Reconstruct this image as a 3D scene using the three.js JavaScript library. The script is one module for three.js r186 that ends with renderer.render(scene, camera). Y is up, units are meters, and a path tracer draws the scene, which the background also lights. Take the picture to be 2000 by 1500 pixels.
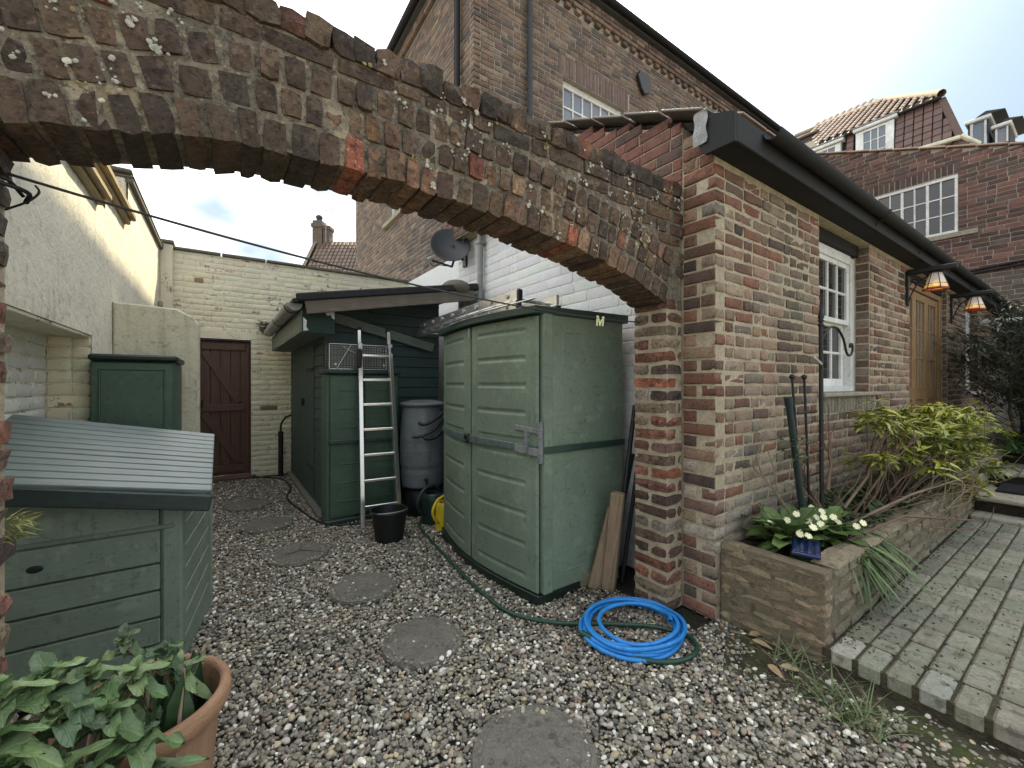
import * as THREE from 'three';
import { mergeGeometries, mergeVertices } from 'three/addons/utils/BufferGeometryUtils.js';

// ---------------------------------------------------------------- camera, sky, sun, exposure
// The place is squared up to x (along the arch wall and the annex front), -z (down the yard) and y up; metres.
const scene = new THREE.Scene();
const FPX = 816, YAW = THREE.MathUtils.degToRad(34.66), EYE = 1.4;
const camera = new THREE.PerspectiveCamera(THREE.MathUtils.radToDeg(2 * Math.atan(750 / FPX)), 4 / 3, 0.05, 2000);
camera.position.set(0, EYE, 0);
camera.lookAt(Math.sin(YAW), EYE, -Math.cos(YAW));
const renderer = new THREE.WebGLRenderer({ antialias: true });
renderer.toneMapping = THREE.LinearToneMapping;
renderer.toneMappingExposure = 4.5;
renderer.shadowMap.enabled = true;

const SUN_AZ = THREE.MathUtils.degToRad(43), SUN_EL = THREE.MathUtils.degToRad(48.5);
const sunDir = new THREE.Vector3(Math.sin(SUN_AZ) * Math.cos(SUN_EL), Math.sin(SUN_EL), -Math.cos(SUN_AZ) * Math.cos(SUN_EL));
const sun = new THREE.DirectionalLight(new THREE.Color(1, 0.86, 0.58), 2.0);
sun.position.copy(sunDir).multiplyScalar(60);
sun.castShadow = true;
sun.shadow.mapSize.set(4096, 4096);
Object.assign(sun.shadow.camera, { left: -25, right: 25, top: 25, bottom: -25, near: 1, far: 140 });
sun.shadow.radius = 1.6;
scene.add(sun);

// ---------------------------------------------------------------- random numbers and noise
function RNG(seed) { let s = seed | 0; return () => { s = (s + 0x6d2b79f5) | 0; let t = Math.imul(s ^ (s >>> 15), 1 | s); t = (t + Math.imul(t ^ (t >>> 7), 61 | t)) ^ t; return ((t ^ (t >>> 14)) >>> 0) / 4294967296; }; }
const clamp = (v, a = 0, b = 1) => Math.min(b, Math.max(a, v)), mix = (a, b, t) => a + (b - a) * t;
const smooth = (a, b, v) => { const t = clamp((v - a) / (b - a)); return t * t * (3 - 2 * t); };
function hash3(x, y, z) { let h = Math.imul(x, 374761393) ^ Math.imul(y, 668265263) ^ Math.imul(z, 2147483647 - 1442695); h = Math.imul(h ^ (h >>> 13), 1274126177); h ^= h >>> 16; return (h >>> 0) / 4294967296; }
function noise3(x, y, z) {
  const xi = Math.floor(x), yi = Math.floor(y), zi = Math.floor(z), s = (t) => t * t * (3 - 2 * t), u = s(x - xi), v = s(y - yi), w = s(z - zi);
  const l = (a, b, t) => a + (b - a) * t, h = (i, j, k) => hash3(xi + i, yi + j, zi + k);
  return l(l(l(h(0, 0, 0), h(1, 0, 0), u), l(h(0, 1, 0), h(1, 1, 0), u), v), l(l(h(0, 0, 1), h(1, 0, 1), u), l(h(0, 1, 1), h(1, 1, 1), u), v), w);
}
const fbm3 = (x, y, z, o = 4) => { let a = 0.5, f = 1, t = 0, n = 0; for (let i = 0; i < o; i++) { t += a * noise3(x * f, y * f, z * f + i * 7.3); n += a; a *= 0.5; f *= 2.03; } return t / n; };
// a noise field that tiles: fx, fy cells across at the first octave
function field(n, fx, fy, oct, seed, gain = 0.55) {
  const out = new Float32Array(n * n); let amp = 1, tot = 0;
  for (let o = 0; o < oct; o++) {
    const ax = fx << o, ay = fy << o; if (ax > n || ay > n) break;
    const r = RNG(seed * 131 + o * 977), lat = new Float32Array(ax * ay); for (let i = 0; i < lat.length; i++) lat[i] = r();
    for (let y = 0; y < n; y++) {
      const gy = (y / n) * ay, y0 = Math.floor(gy), ty = gy - y0, sy = ty * ty * (3 - 2 * ty), r0 = (y0 % ay) * ax, r1 = ((y0 + 1) % ay) * ax;
      for (let x = 0; x < n; x++) {
        const gx = (x / n) * ax, x0 = Math.floor(gx), tx = gx - x0, sx = tx * tx * (3 - 2 * tx), c0 = x0 % ax, c1 = (x0 + 1) % ax;
        const a = lat[r0 + c0] + (lat[r0 + c1] - lat[r0 + c0]) * sx, b = lat[r1 + c0] + (lat[r1 + c1] - lat[r1 + c0]) * sx;
        out[y * n + x] += amp * (a + (b - a) * sy);
      }
    }
    tot += amp; amp *= gain;
  }
  for (let i = 0; i < out.length; i++) out[i] /= tot;
  return out;
}

// ---------------------------------------------------------------- sky: pale spring haze, white round the sun, blue away from it, thin cloud
{
  const W = 1024, Hh = 512, data = new Float32Array(W * Hh * 4), d = new THREE.Vector3();
  for (let j = 0; j < Hh; j++) for (let i = 0; i < W; i++) {
    const el = ((j + 0.5) / Hh - 0.5) * Math.PI, az = ((i + 0.5) / W - 0.5) * 2 * Math.PI;
    d.set(Math.cos(el) * Math.cos(az), Math.sin(el), Math.cos(el) * Math.sin(az));
    const c = clamp(d.dot(sunDir), -1, 1), ang = Math.acos(c), up = Math.max(d.y, 0.02);
    const hor = Math.exp(-up * 3.2);
    let r = mix(0.098, 0.17, hor), g = mix(0.142, 0.20, hor), b = mix(0.182, 0.222, hor);      // clear air
    const glow = 2.0 * Math.exp(-Math.pow(ang / 0.24, 1.35)) + 5 * Math.exp(-ang / 0.10);
    r += glow; g += glow * 0.985; b += glow * 0.95;
    const q = 1.5 / (up + 0.35), n = fbm3(d.x * q * 2.2 + 9, d.z * q * 2.2 + 4, 3.7, 6), n2 = fbm3(d.x * q * 0.7 + 2, d.z * q * 0.7 + 1, 8.1, 3);
    const east = smooth(0.5, 0.95, d.x - 0.25 * d.z) * smooth(0.95, 0.6, d.y), cover = smooth(0.40, 0.62, n * 0.62 + n2 * 0.38 - 0.20 * east + 0.02) * smooth(0.0, 0.10, d.y) * 0.92;   // broken white cloud, thinning out to clear air on the right
    const cl = (0.26 + 0.44 * n2 + 0.35 * Math.exp(-ang / 0.4)) * (0.75 + 0.5 * n);
    r = mix(r, cl, cover); g = mix(g, cl, cover); b = mix(b, cl * 1.0, cover);
    const o = (j * W + i) * 4; data[o] = r; data[o + 1] = g; data[o + 2] = b; data[o + 3] = 1;
  }
  const t = new THREE.DataTexture(data, W, Hh, THREE.RGBAFormat, THREE.FloatType);
  t.mapping = THREE.EquirectangularReflectionMapping; t.magFilter = THREE.LinearFilter; t.minFilter = THREE.LinearFilter; t.wrapS = THREE.RepeatWrapping; t.needsUpdate = true;
  scene.background = t; scene.environment = t;
}

// ---------------------------------------------------------------- textures and materials
const N = 512;
const F = {
  mid: field(N, 6, 6, 6, 1), fine: field(N, 32, 32, 4, 2, 0.7), spot: field(N, 14, 14, 5, 3, 0.6), big: field(N, 3, 3, 5, 4), pit: field(N, 48, 48, 3, 5, 0.6),
  grain: field(N, 3, 64, 3, 6, 0.6), grainFine: field(N, 6, 128, 2, 7, 0.7), streak: field(N, 40, 2, 4, 8, 0.6),
};
// fine scratches and scuffs, a few hundred short strokes
F.scratch = new Float32Array(N * N); { const r = RNG(55); for (let k = 0; k < 170; k++) { let x = r() * N, y = r() * N; const a = (r() < 0.5 ? 0 : 1.57) + (r() - 0.5) * 0.7, L = 6 + r() * r() * 70, w = 0.35 + 0.65 * r(); for (let t = 0; t < L; t++) { const i = (Math.floor(y + N) % N) * N + (Math.floor(x + N) % N); F.scratch[i] = Math.max(F.scratch[i], w * (r() < 0.75 ? 1 : 0.3)); x += Math.cos(a); y += Math.sin(a); } } }
function dataTex(fn, srgb, size) {   // fn(i, x, y) -> [r, g, b] 0..1 (sRGB-coded when srgb)
  const a = new Uint8Array(N * N * 4);
  for (let y = 0, i = 0; y < N; y++) for (let x = 0; x < N; x++, i++) { const c = fn(i, x, y), o = i * 4; a[o] = clamp(c[0]) * 255; a[o + 1] = clamp(c[1]) * 255; a[o + 2] = clamp(c[2]) * 255; a[o + 3] = 255; }
  const t = new THREE.DataTexture(a, N, N); t.wrapS = t.wrapT = THREE.RepeatWrapping; t.magFilter = THREE.LinearFilter; t.minFilter = THREE.LinearMipmapLinearFilter; t.generateMipmaps = true;
  if (srgb) t.colorSpace = THREE.SRGBColorSpace; t.repeat.set(1 / size, 1 / size); t.needsUpdate = true; return t;
}
const toS = (v) => (v <= 0.0031308 ? v * 12.92 : 1.055 * Math.pow(v, 1 / 2.4) - 0.055);
const lin = (fn, size) => dataTex((i, x, y) => { const c = fn(i, x, y); return [toS(clamp(c[0])), toS(clamp(c[1])), toS(clamp(c[2]))]; }, true, size);
const grey = (fn, size) => dataTex((i, x, y) => { const v = fn(i, x, y); return [v, v, v]; }, false, size);
const C3 = (r, g, b) => new THREE.Color().setRGB(r, g, b);
const std = (o) => new THREE.MeshStandardMaterial({ roughness: 0.85, ...o });
const T = {};
// weathered brick skin: multiplied on the brick's own colour; pale crust, dark pits
T.brick = lin((i) => { const m = F.mid[i], p = smooth(0.60, 0.74, F.spot[i]), k = smooth(0.42, 0.26, F.pit[i]); let v = 0.52 + 0.42 * m + 0.25 * (F.fine[i] - 0.5); v *= 1 - 0.5 * k; return [mix(v, 0.86, p * 0.5), mix(v, 0.95, p * 0.55), mix(v, 0.95, p * 0.58)]; }, 0.42);
T.brickB = grey((i) => 0.45 * F.mid[i] + 0.35 * F.fine[i] + 0.2 * F.pit[i], 0.42);
// sooty arch brick with white and ochre lichen spots
T.arch = lin((i) => { const m = F.mid[i], w = Math.max(smooth(0.645, 0.675, F.spot[i]) * smooth(0.42, 0.55, F.big[i]), smooth(0.74, 0.77, F.pit[i])), y = smooth(0.60, 0.70, F.mid[(i * 7 + 9931) % (N * N)] * 0.2 + F.big[(i + 77777) % (N * N)] * 0.8), k = smooth(0.45, 0.28, F.pit[i]); let v = 0.26 + 0.62 * m + 0.5 * (F.fine[i] - 0.5); v *= 1 - 0.5 * k; const c = [mix(v, v * 1.5, y * 0.6), mix(v, v * 1.25, y * 0.6), mix(v, v * 0.7, y * 0.6)]; return [mix(c[0], 1, w), mix(c[1], 1, w), mix(c[2], 0.92, w)]; }, 0.55);
T.mortar = lin((i) => { const v = 0.72 + 0.35 * (F.mid[i] - 0.5) + 0.5 * (F.fine[i] - 0.5); return [v, v * 0.985, v * 0.95]; }, 0.4);
// cream masonry paint with flaked places
T.cream = lin((i) => { const v = 0.9 + 0.16 * (F.mid[i] - 0.5) + 0.1 * (F.fine[i] - 0.5), f = Math.max(smooth(0.675, 0.69, F.spot[i] * 0.7 + F.big[i] * 0.3), smooth(0.022, 0.010, Math.abs(F.mid[i] - 0.5)) * smooth(0.52, 0.6, F.big[i]) * 0.8); return [mix(v, 0.34, f), mix(v, 0.30, f), mix(v, 0.33, f)]; }, 0.7);
T.white = lin((i) => { const v = 0.92 + 0.14 * (F.mid[i] - 0.5) + 0.08 * (F.fine[i] - 0.5), f = smooth(0.66, 0.72, F.pit[i] * 0.6 + F.mid[i] * 0.4) * 0.25; return [v - f, v - f, v - f]; }, 0.8);
T.lumpB = grey((i) => 0.6 * F.mid[i] + 0.4 * F.fine[i], 0.5);
// stucco: drips and rain streaks as dirt with a grain
T.stucco = lin((i) => { const s = smooth(0.50, 0.72, F.streak[i]) * smooth(0.35, 0.65, F.big[i]), v = 0.9 + 0.12 * (F.mid[i] - 0.5) + 0.14 * (F.fine[i] - 0.5), d = smooth(0.36, 0.24, F.pit[i]) * 0.2; return [v - d - 0.16 * s, v - d - 0.15 * s, v - d - 0.19 * s]; }, 1.6);
T.stuccoB = grey((i) => 0.3 * F.mid[i] + 0.35 * F.spot[i] + 0.35 * F.fine[i], 0.55);
// wood: grain runs along u
T.wood = lin((i) => { const g = F.grain[i] * 0.6 + F.grainFine[i] * 0.4, v = 0.78 + 0.7 * (g - 0.5) + 0.25 * (F.mid[i] - 0.5); return [v, v * 0.985, v * 0.96]; }, 0.5);
T.woodB = grey((i) => F.grain[i] * 0.6 + F.grainFine[i] * 0.4, 0.5);
T.plastic = lin((i) => { const s = smooth(0.62, 0.75, F.spot[i]) * 0.22, st = smooth(0.52, 0.70, F.streak[i]) * smooth(0.4, 0.6, F.mid[i]) * 0.06, gr = smooth(0.66, 0.76, F.pit[i]) * 0.2, v = 0.84 + 0.3 * (F.big[i] - 0.5) + 0.2 * (F.mid[i] - 0.5) + 0.14 * (F.fine[i] - 0.5) - st - gr; const q = F.scratch[i] * 0.16; return [v + s * 0.9 + q, v + s * 0.85 + q, v + s * 0.6 - st * 0.3 + q]; }, 0.9);
T.plasticR = grey((i) => 0.5 + 0.35 * (F.mid[i] - 0.5) + 0.3 * (F.big[i] - 0.5), 0.9);
T.plasticB = grey((i) => F.grain[i] * 0.7 + F.fine[i] * 0.3, 0.4);
T.conc = lin((i) => { const s = smooth(0.64, 0.68, F.pit[i]), k = smooth(0.62, 0.74, F.spot[i]), v = 0.72 + 0.36 * (F.mid[i] - 0.5) + 0.4 * (F.fine[i] - 0.5); const c = v * (1 - 0.4 * k); return [mix(c, 1, s * 0.5), mix(c, 1, s * 0.5), mix(c * 0.95, 0.95, s * 0.5)]; }, 0.5);
T.concB = grey((i) => 0.4 * F.mid[i] + 0.6 * F.fine[i], 0.5);
T.soil = lin((i) => { const m = smooth(0.5, 0.66, F.big[i] * 0.6 + F.spot[i] * 0.4), v = 0.6 + 0.8 * (F.mid[i] - 0.5) + 0.8 * (F.fine[i] - 0.5); return [mix(v, v * 0.75, m), mix(v * 0.9, v * 0.95, m), mix(v * 0.78, v * 0.38, m)]; }, 0.9);
T.leaf = lin((i) => { const v = 0.82 + 0.4 * (F.mid[i] - 0.5) + 0.2 * (F.fine[i] - 0.5); return [v, v, v * 0.95]; }, 0.12);
// a leaf's own veins: midrib along v = 0, side veins sloping off it
T.vein = lin((i, x, y) => { const u = x / N, v = Math.abs(((y / N + 0.5) % 1) - 0.5), mid = smooth(0.022, 0.008, v), side = smooth(0.10, 0.03, Math.abs((((u * 7 - v * 7) % 1) + 1) % 1 - 0.5)) * 0.55 * smooth(0.5, 0.1, v), k = clamp(mid + side), w = 0.66 + 0.3 * (F.mid[i] - 0.5) + 0.1 * (F.fine[i] - 0.5); return [mix(w, 1, k * 0.7), mix(w, 0.98, k * 0.6), mix(w, 0.9, k * 0.6)]; }, 0.12);
T.veinB = grey((i, x, y) => { const u = x / N, v = Math.abs(((y / N + 0.5) % 1) - 0.5); return 0.75 - 0.45 * smooth(0.03, 0.006, v) - 0.4 * smooth(0.12, 0.02, Math.abs((((u * 7 - v * 7) % 1) + 1) % 1 - 0.5)) + 0.2 * (F.fine[i] - 0.5); }, 0.12);
T.terra = lin((i) => { const p = smooth(0.56, 0.70, F.spot[i]), v = 0.8 + 0.35 * (F.mid[i] - 0.5) + 0.25 * (F.fine[i] - 0.5); return [mix(v, 0.85, p * 0.5), mix(v, 0.95, p * 0.6), mix(v, 1, p * 0.6)]; }, 0.3);
T.metal = grey((i) => 0.35 + 0.3 * F.grain[i] + 0.2 * (F.mid[i] - 0.5), 0.3);

const tint = (r, g, b, map, bump, bs, o = {}) => std({ color: C3(r, g, b), map, bumpMap: bump, bumpScale: bs, ...o });
const vcol = (map, bump, bs, o = {}) => std({ vertexColors: true, map, bumpMap: bump, bumpScale: bs, ...o });
const M = {
  brick: vcol(T.brick, T.brickB, 0.006, { roughness: 0.92 }), arch: vcol(T.arch, T.brickB, 0.010, { roughness: 0.95 }),
  mortar: tint(0.53, 0.46, 0.335, T.mortar, T.concB, 0.006), mortarDark: tint(0.21, 0.185, 0.145, T.mortar, T.concB, 0.008), mortarSoot: tint(0.30, 0.252, 0.185, T.arch, T.brickB, 0.016), mortarPier: tint(0.50, 0.425, 0.31, T.mortar, T.concB, 0.008), mortarGrey: tint(0.46, 0.43, 0.38, T.mortar, T.concB, 0.004),
  cream: vcol(T.cream, T.lumpB, 0.007, { roughness: 0.75 }), creamFlat: tint(0.80, 0.745, 0.57, T.cream, T.lumpB, 0.006, { roughness: 0.75 }),
  white: vcol(T.white, T.lumpB, 0.006, { roughness: 0.7 }), whiteFlat: tint(0.80, 0.80, 0.78, T.white, T.lumpB, 0.005, { roughness: 0.7 }),
  stucco: tint(0.80, 0.76, 0.63, T.stucco, T.stuccoB, 0.008, { roughness: 0.9 }), stuccoDirty: tint(0.64, 0.60, 0.46, T.stucco, T.stuccoB, 0.010, { roughness: 0.9 }),
  shedGreen: tint(0.19, 0.25, 0.185, T.plastic, T.plasticB, 0.0012, { roughness: 0.52 }), shedDark: tint(0.022, 0.05, 0.04, T.plastic, T.plasticB, 0.001, { roughness: 0.45 }),
  binGreen: tint(0.20, 0.26, 0.205, T.plastic, T.plasticB, 0.0015, { roughness: 0.6 }), binLid: tint(0.15, 0.20, 0.195, T.wood, T.woodB, 0.0015, { roughness: 0.42 }),
  cabGreen: tint(0.07, 0.125, 0.09, T.plastic, T.plasticB, 0.0008, { roughness: 0.5 }), cabTop: tint(0.010, 0.024, 0.018, T.plastic, T.plasticB, 0.0008, { roughness: 0.4 }),
  plankGreen: tint(0.04, 0.075, 0.075, T.wood, T.woodB, 0.003, { roughness: 0.55 }), plankPale: tint(0.20, 0.24, 0.205, T.wood, T.woodB, 0.003, { roughness: 0.7 }),
  greyWood: tint(0.20, 0.175, 0.145, T.wood, T.woodB, 0.004, { roughness: 0.9 }), felt: tint(0.03, 0.03, 0.034, T.conc, T.concB, 0.004, { roughness: 0.9 }),
  doorBrown: tint(0.12, 0.058, 0.04, T.wood, T.woodB, 0.003, { roughness: 0.6 }), oldWood: tint(0.30, 0.215, 0.14, T.wood, T.woodB, 0.005, { roughness: 0.9 }), oak: tint(0.37, 0.225, 0.105, T.wood, T.woodB, 0.0015, { roughness: 0.45 }),
  beam: tint(0.42, 0.33, 0.19, T.wood, T.woodB, 0.006, { roughness: 0.9 }),
  alu: std({ color: C3(0.62, 0.61, 0.60), metalness: 0.85, roughness: 0.42, roughnessMap: T.metal }), steel: std({ color: C3(0.45, 0.45, 0.46), metalness: 0.7, roughness: 0.5 }), wire: std({ color: C3(0.42, 0.42, 0.40), metalness: 0.5, roughness: 0.5 }),
  blackPaint: tint(0.0085, 0.009, 0.0105, T.plastic, T.plasticB, 0.001, { roughness: 0.8 }), blackPlastic: std({ color: C3(0.008, 0.0085, 0.011), roughness: 0.5 }), iron: std({ color: C3(0.012, 0.011, 0.012), roughness: 0.55, metalness: 0.2 }),
  slate: tint(0.075, 0.08, 0.09, T.conc, T.concB, 0.004), coping: tint(0.17, 0.155, 0.13, T.conc, T.concB, 0.006), lead: tint(0.36, 0.37, 0.39, T.conc, T.concB, 0.004, { roughness: 0.7 }),
  stone: tint(0.40, 0.36, 0.29, T.conc, T.concB, 0.008), conc: tint(0.20, 0.195, 0.18, T.conc, T.concB, 0.006), stepStone: tint(0.20, 0.188, 0.162, T.conc, T.concB, 0.02), tread: tint(0.42, 0.38, 0.32, T.conc, T.concB, 0.005),
  paver: vcol(T.conc, T.concB, 0.004, { roughness: 0.9 }), tile: vcol(T.terra, T.concB, 0.003, { roughness: 0.5 }),
  butt: tint(0.19, 0.215, 0.23, T.plastic, T.plasticB, 0.0006, { roughness: 0.38 }), paintWhite: tint(0.82, 0.82, 0.80, T.plastic, T.plasticB, 0.0005, { roughness: 0.4 }), paintCream: tint(0.80, 0.76, 0.60, T.plastic, T.plasticB, 0.0005, { roughness: 0.45 }),
  pvcWhite: std({ color: C3(0.62, 0.62, 0.58), roughness: 0.4 }), pvcGrey: tint(0.30, 0.30, 0.29, T.plastic, T.plasticB, 0.0005, { roughness: 0.4 }),
  glass: new THREE.MeshPhysicalMaterial({ color: C3(0.012, 0.014, 0.017), roughness: 0.03, specularIntensity: 1, ior: 1.6 }), glassPale: new THREE.MeshPhysicalMaterial({ color: C3(0.16, 0.18, 0.22), roughness: 0.06, ior: 1.55 }),
  curtain: std({ color: C3(0.62, 0.62, 0.60), roughness: 0.9 }),
  blueHose: tint(0.025, 0.27, 0.74, T.plastic, T.plasticB, 0.0004, { roughness: 0.4 }), greenHose: std({ color: C3(0.012, 0.05, 0.03), roughness: 0.45 }), yellow: std({ color: C3(0.72, 0.52, 0.03), roughness: 0.4 }), canGreen: std({ color: C3(0.012, 0.03, 0.026), roughness: 0.4 }),
  terra: tint(0.40, 0.225, 0.13, T.terra, T.concB, 0.004), soil: tint(0.055, 0.045, 0.035, T.soil, T.concB, 0.02, { roughness: 1 }), soilDark: tint(0.035, 0.028, 0.02, T.soil, T.concB, 0.02, { roughness: 1 }),
  leafV: vcol(T.vein, T.veinB, 0.0022, { roughness: 0.5, side: THREE.DoubleSide }), leaf: vcol(T.leaf, T.concB, 0.0008, { roughness: 0.5, side: THREE.DoubleSide }), twig: vcol(T.wood, T.woodB, 0.001, { roughness: 0.85 }), petal: std({ color: C3(0.86, 0.82, 0.52), roughness: 0.7, side: THREE.DoubleSide }),
  peg: std({ color: C3(0.75, 0.76, 0.42), roughness: 0.5 }), mat: std({ color: C3(0.012, 0.013, 0.016), roughness: 0.95 }), dish: std({ color: C3(0.016, 0.018, 0.022), roughness: 0.5 }),
  dirt: tint(0.085, 0.078, 0.052, T.soil, T.concB, 0.02, { roughness: 1 }), pebble: std({ color: C3(1, 1, 1), roughness: 0.62 }), panel: std({ color: C3(0.010, 0.02, 0.085), roughness: 0.25 }), lawn: tint(0.36, 0.33, 0.27, T.conc, T.concB, 0.02, { roughness: 1 }),
};

// ---------------------------------------------------------------- shapes
const V = (x, y, z) => new THREE.Vector3(x, y, z);
const mat4 = (p = [0, 0, 0], r = [0, 0, 0], s = [1, 1, 1]) => new THREE.Matrix4().compose(V(...p), new THREE.Quaternion().setFromEuler(new THREE.Euler(...r)), V(...s));
let uvSeed = 1; const uvRand = RNG(4242);
function flat(g, uvFrom) {   // own faces, flat normals and uv in metres from the shape's own box
  const q = g.index ? g.toNonIndexed() : g; if (!uvFrom) q.computeVertexNormals(); return boxUV(q);
}
function boxUV(q, along = 0, off) {
  if (q.index) q = q.toNonIndexed();
  const p = q.attributes.position, n = p.count, uv = new Float32Array(n * 2), a = V(), b = V(), c = V(), m = V(), ou = off ?? uvRand() * 7, ov = uvRand() * 7;
  for (let i = 0; i < n; i += 3) {
    a.fromBufferAttribute(p, i); b.fromBufferAttribute(p, i + 1); c.fromBufferAttribute(p, i + 2);
    m.copy(b).sub(a).cross(c.clone().sub(a)); const x = Math.abs(m.x), y = Math.abs(m.y), z = Math.abs(m.z), k = x >= y && x >= z ? 0 : y >= z ? 1 : 2;
    for (let j = 0; j < 3; j++) {
      const e = [p.getX(i + j), p.getY(i + j), p.getZ(i + j)];
      const ax = [0, 1, 2].filter((t) => t !== k); if (ax[1] === along) ax.reverse();
      uv[(i + j) * 2] = e[ax[0]] + ou; uv[(i + j) * 2 + 1] = e[ax[1]] + ov;
    }
  }
  q.setAttribute('uv', new THREE.BufferAttribute(uv, 2)); return q;
}
// box with chamfered edges; grain along its longest side
function box(w, h, d, b = 0.004, m) {
  b = Math.min(b, w * 0.45, h * 0.45, d * 0.45);
  const X = w / 2, Y = h / 2, Z = d / 2, P = [], pt = (sx, sy, sz, k) => [sx * (k === 0 ? X : X - b), sy * (k === 1 ? Y : Y - b), sz * (k === 2 ? Z : Z - b)];
  const quad = (a, c, e, f) => P.push(...a, ...c, ...e, ...a, ...e, ...f);
  for (let k = 0; k < 3; k++) for (const s of [1, -1]) {
    const i = (k + 1) % 3, j = (k + 2) % 3, v = (p, q) => { const t = [0, 0, 0]; t[k] = s; t[i] = p; t[j] = q; return pt(...t, k); };
    s > 0 ? quad(v(-1, -1), v(1, -1), v(1, 1), v(-1, 1)) : quad(v(-1, -1), v(-1, 1), v(1, 1), v(1, -1));
    for (const t of [1, -1]) {   // the chamfer between face k (sign s) and face i (sign t)
      const e = (kk, q) => { const u = [0, 0, 0]; u[k] = s; u[i] = t; u[j] = q; return pt(...u, kk); };
      const a = e(k, -1), c = e(k, 1), f = e(i, 1), g = e(i, -1);
      s * t > 0 ? quad(a, g, f, c) : quad(a, c, f, g);
    }
  }
  for (const sx of [1, -1]) for (const sy of [1, -1]) for (const sz of [1, -1]) { const t = [pt(sx, sy, sz, 0), pt(sx, sy, sz, 1), pt(sx, sy, sz, 2)]; if (sx * sy * sz < 0) t.reverse(); P.push(...t[0], ...t[1], ...t[2]); }
  const g = new THREE.BufferGeometry(); g.setAttribute('position', new THREE.Float32BufferAttribute(P, 3)); g.computeVertexNormals();
  boxUV(g, w >= h && w >= d ? 0 : h >= d ? 1 : 2);
  if (m) g.applyMatrix4(m); return g;
}
const bx = (x0, x1, y0, y1, z0, z1, b = 0.004) => box(x1 - x0, y1 - y0, z1 - z0, b, mat4([(x0 + x1) / 2, (y0 + y1) / 2, (z0 + z1) / 2]));
// a bar between two points
function bar(a, b, w, h, bev = 0.002) {
  const A = V(...a), Bv = V(...b), d = Bv.clone().sub(A), L = d.length(), q = new THREE.Quaternion().setFromUnitVectors(V(1, 0, 0), d.normalize());
  const g = box(L, h, w, bev); g.applyMatrix4(new THREE.Matrix4().compose(A.add(Bv).multiplyScalar(0.5), q, V(1, 1, 1))); return g;
}
function barUp(a, b, w, h, bev = 0.002) {   // same, its h side kept as upright as it can be
  const A = V(...a), Bv = V(...b), X = Bv.clone().sub(A), L = X.length(); X.normalize(); const Z = X.clone().cross(V(0, 1, 0)).normalize(), Y = Z.clone().cross(X), m = new THREE.Matrix4().makeBasis(X, Y, Z);
  m.setPosition(A.add(Bv).multiplyScalar(0.5)); return box(L, h, w, bev, m);
}
function tube(pts, r, seg = 0, rad = 8, closed = false, straight = false) {
  const v = pts.map((p) => V(...p)), c = straight ? null : new THREE.CatmullRomCurve3(v, closed, 'centripetal');
  let g; if (straight) { const cp = new THREE.CurvePath(); for (let i = 1; i < v.length; i++) cp.add(new THREE.LineCurve3(v[i - 1], v[i])); g = new THREE.TubeGeometry(cp, seg || v.length - 1, r, rad, closed); } else g = new THREE.TubeGeometry(c, seg || pts.length * 6, r, rad, closed);
  const L = v.reduce((s, p, i) => (i ? s + p.distanceTo(v[i - 1]) : 0), 0), uv = g.attributes.uv; for (let i = 0; i < uv.count; i++) uv.setXY(i, uv.getX(i) * L, uv.getY(i) * r * 6.28);
  return g.toNonIndexed();
}
const rod = (a, b, r, rad = 8, r2 = r) => { const A = V(...a), Bv = V(...b), d = Bv.clone().sub(A), L = d.length(), g = new THREE.CylinderGeometry(r2, r, L, rad, 1).toNonIndexed(), uv = g.attributes.uv; for (let i = 0; i < uv.count; i++) uv.setXY(i, uv.getY(i) * L, uv.getX(i) * r * 6.28); g.applyMatrix4(new THREE.Matrix4().compose(A.add(Bv).multiplyScalar(0.5), new THREE.Quaternion().setFromUnitVectors(V(0, 1, 0), d.normalize()), V(1, 1, 1))); return g; };
function lathe(prof, seg = 32, m) { const g = new THREE.LatheGeometry(prof.map((p) => new THREE.Vector2(...p)), seg).toNonIndexed(), uv = g.attributes.uv, R = Math.max(...prof.map((p) => p[0])), L = prof.reduce((s, p, i) => (i ? s + Math.hypot(p[0] - prof[i - 1][0], p[1] - prof[i - 1][1]) : 0), 0); for (let i = 0; i < uv.count; i++) uv.setXY(i, uv.getX(i) * R * 6.28, uv.getY(i) * L); if (m) g.applyMatrix4(m); return g; }
function extrude(pts, depth, m, bevel = 0, holes = []) {
  const s = new THREE.Shape(pts.map((p) => new THREE.Vector2(...p))); for (const h of holes) s.holes.push(new THREE.Path(h.map((p) => new THREE.Vector2(...p))));
  const g = new THREE.ExtrudeGeometry(s, { depth, bevelEnabled: bevel > 0, bevelSize: bevel, bevelThickness: bevel, bevelSegments: 1, bevelOffset: -bevel, curveSegments: 12 }); const q = boxUV(g.index ? g.toNonIndexed() : g); if (m) q.applyMatrix4(m); return q;
}
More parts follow.
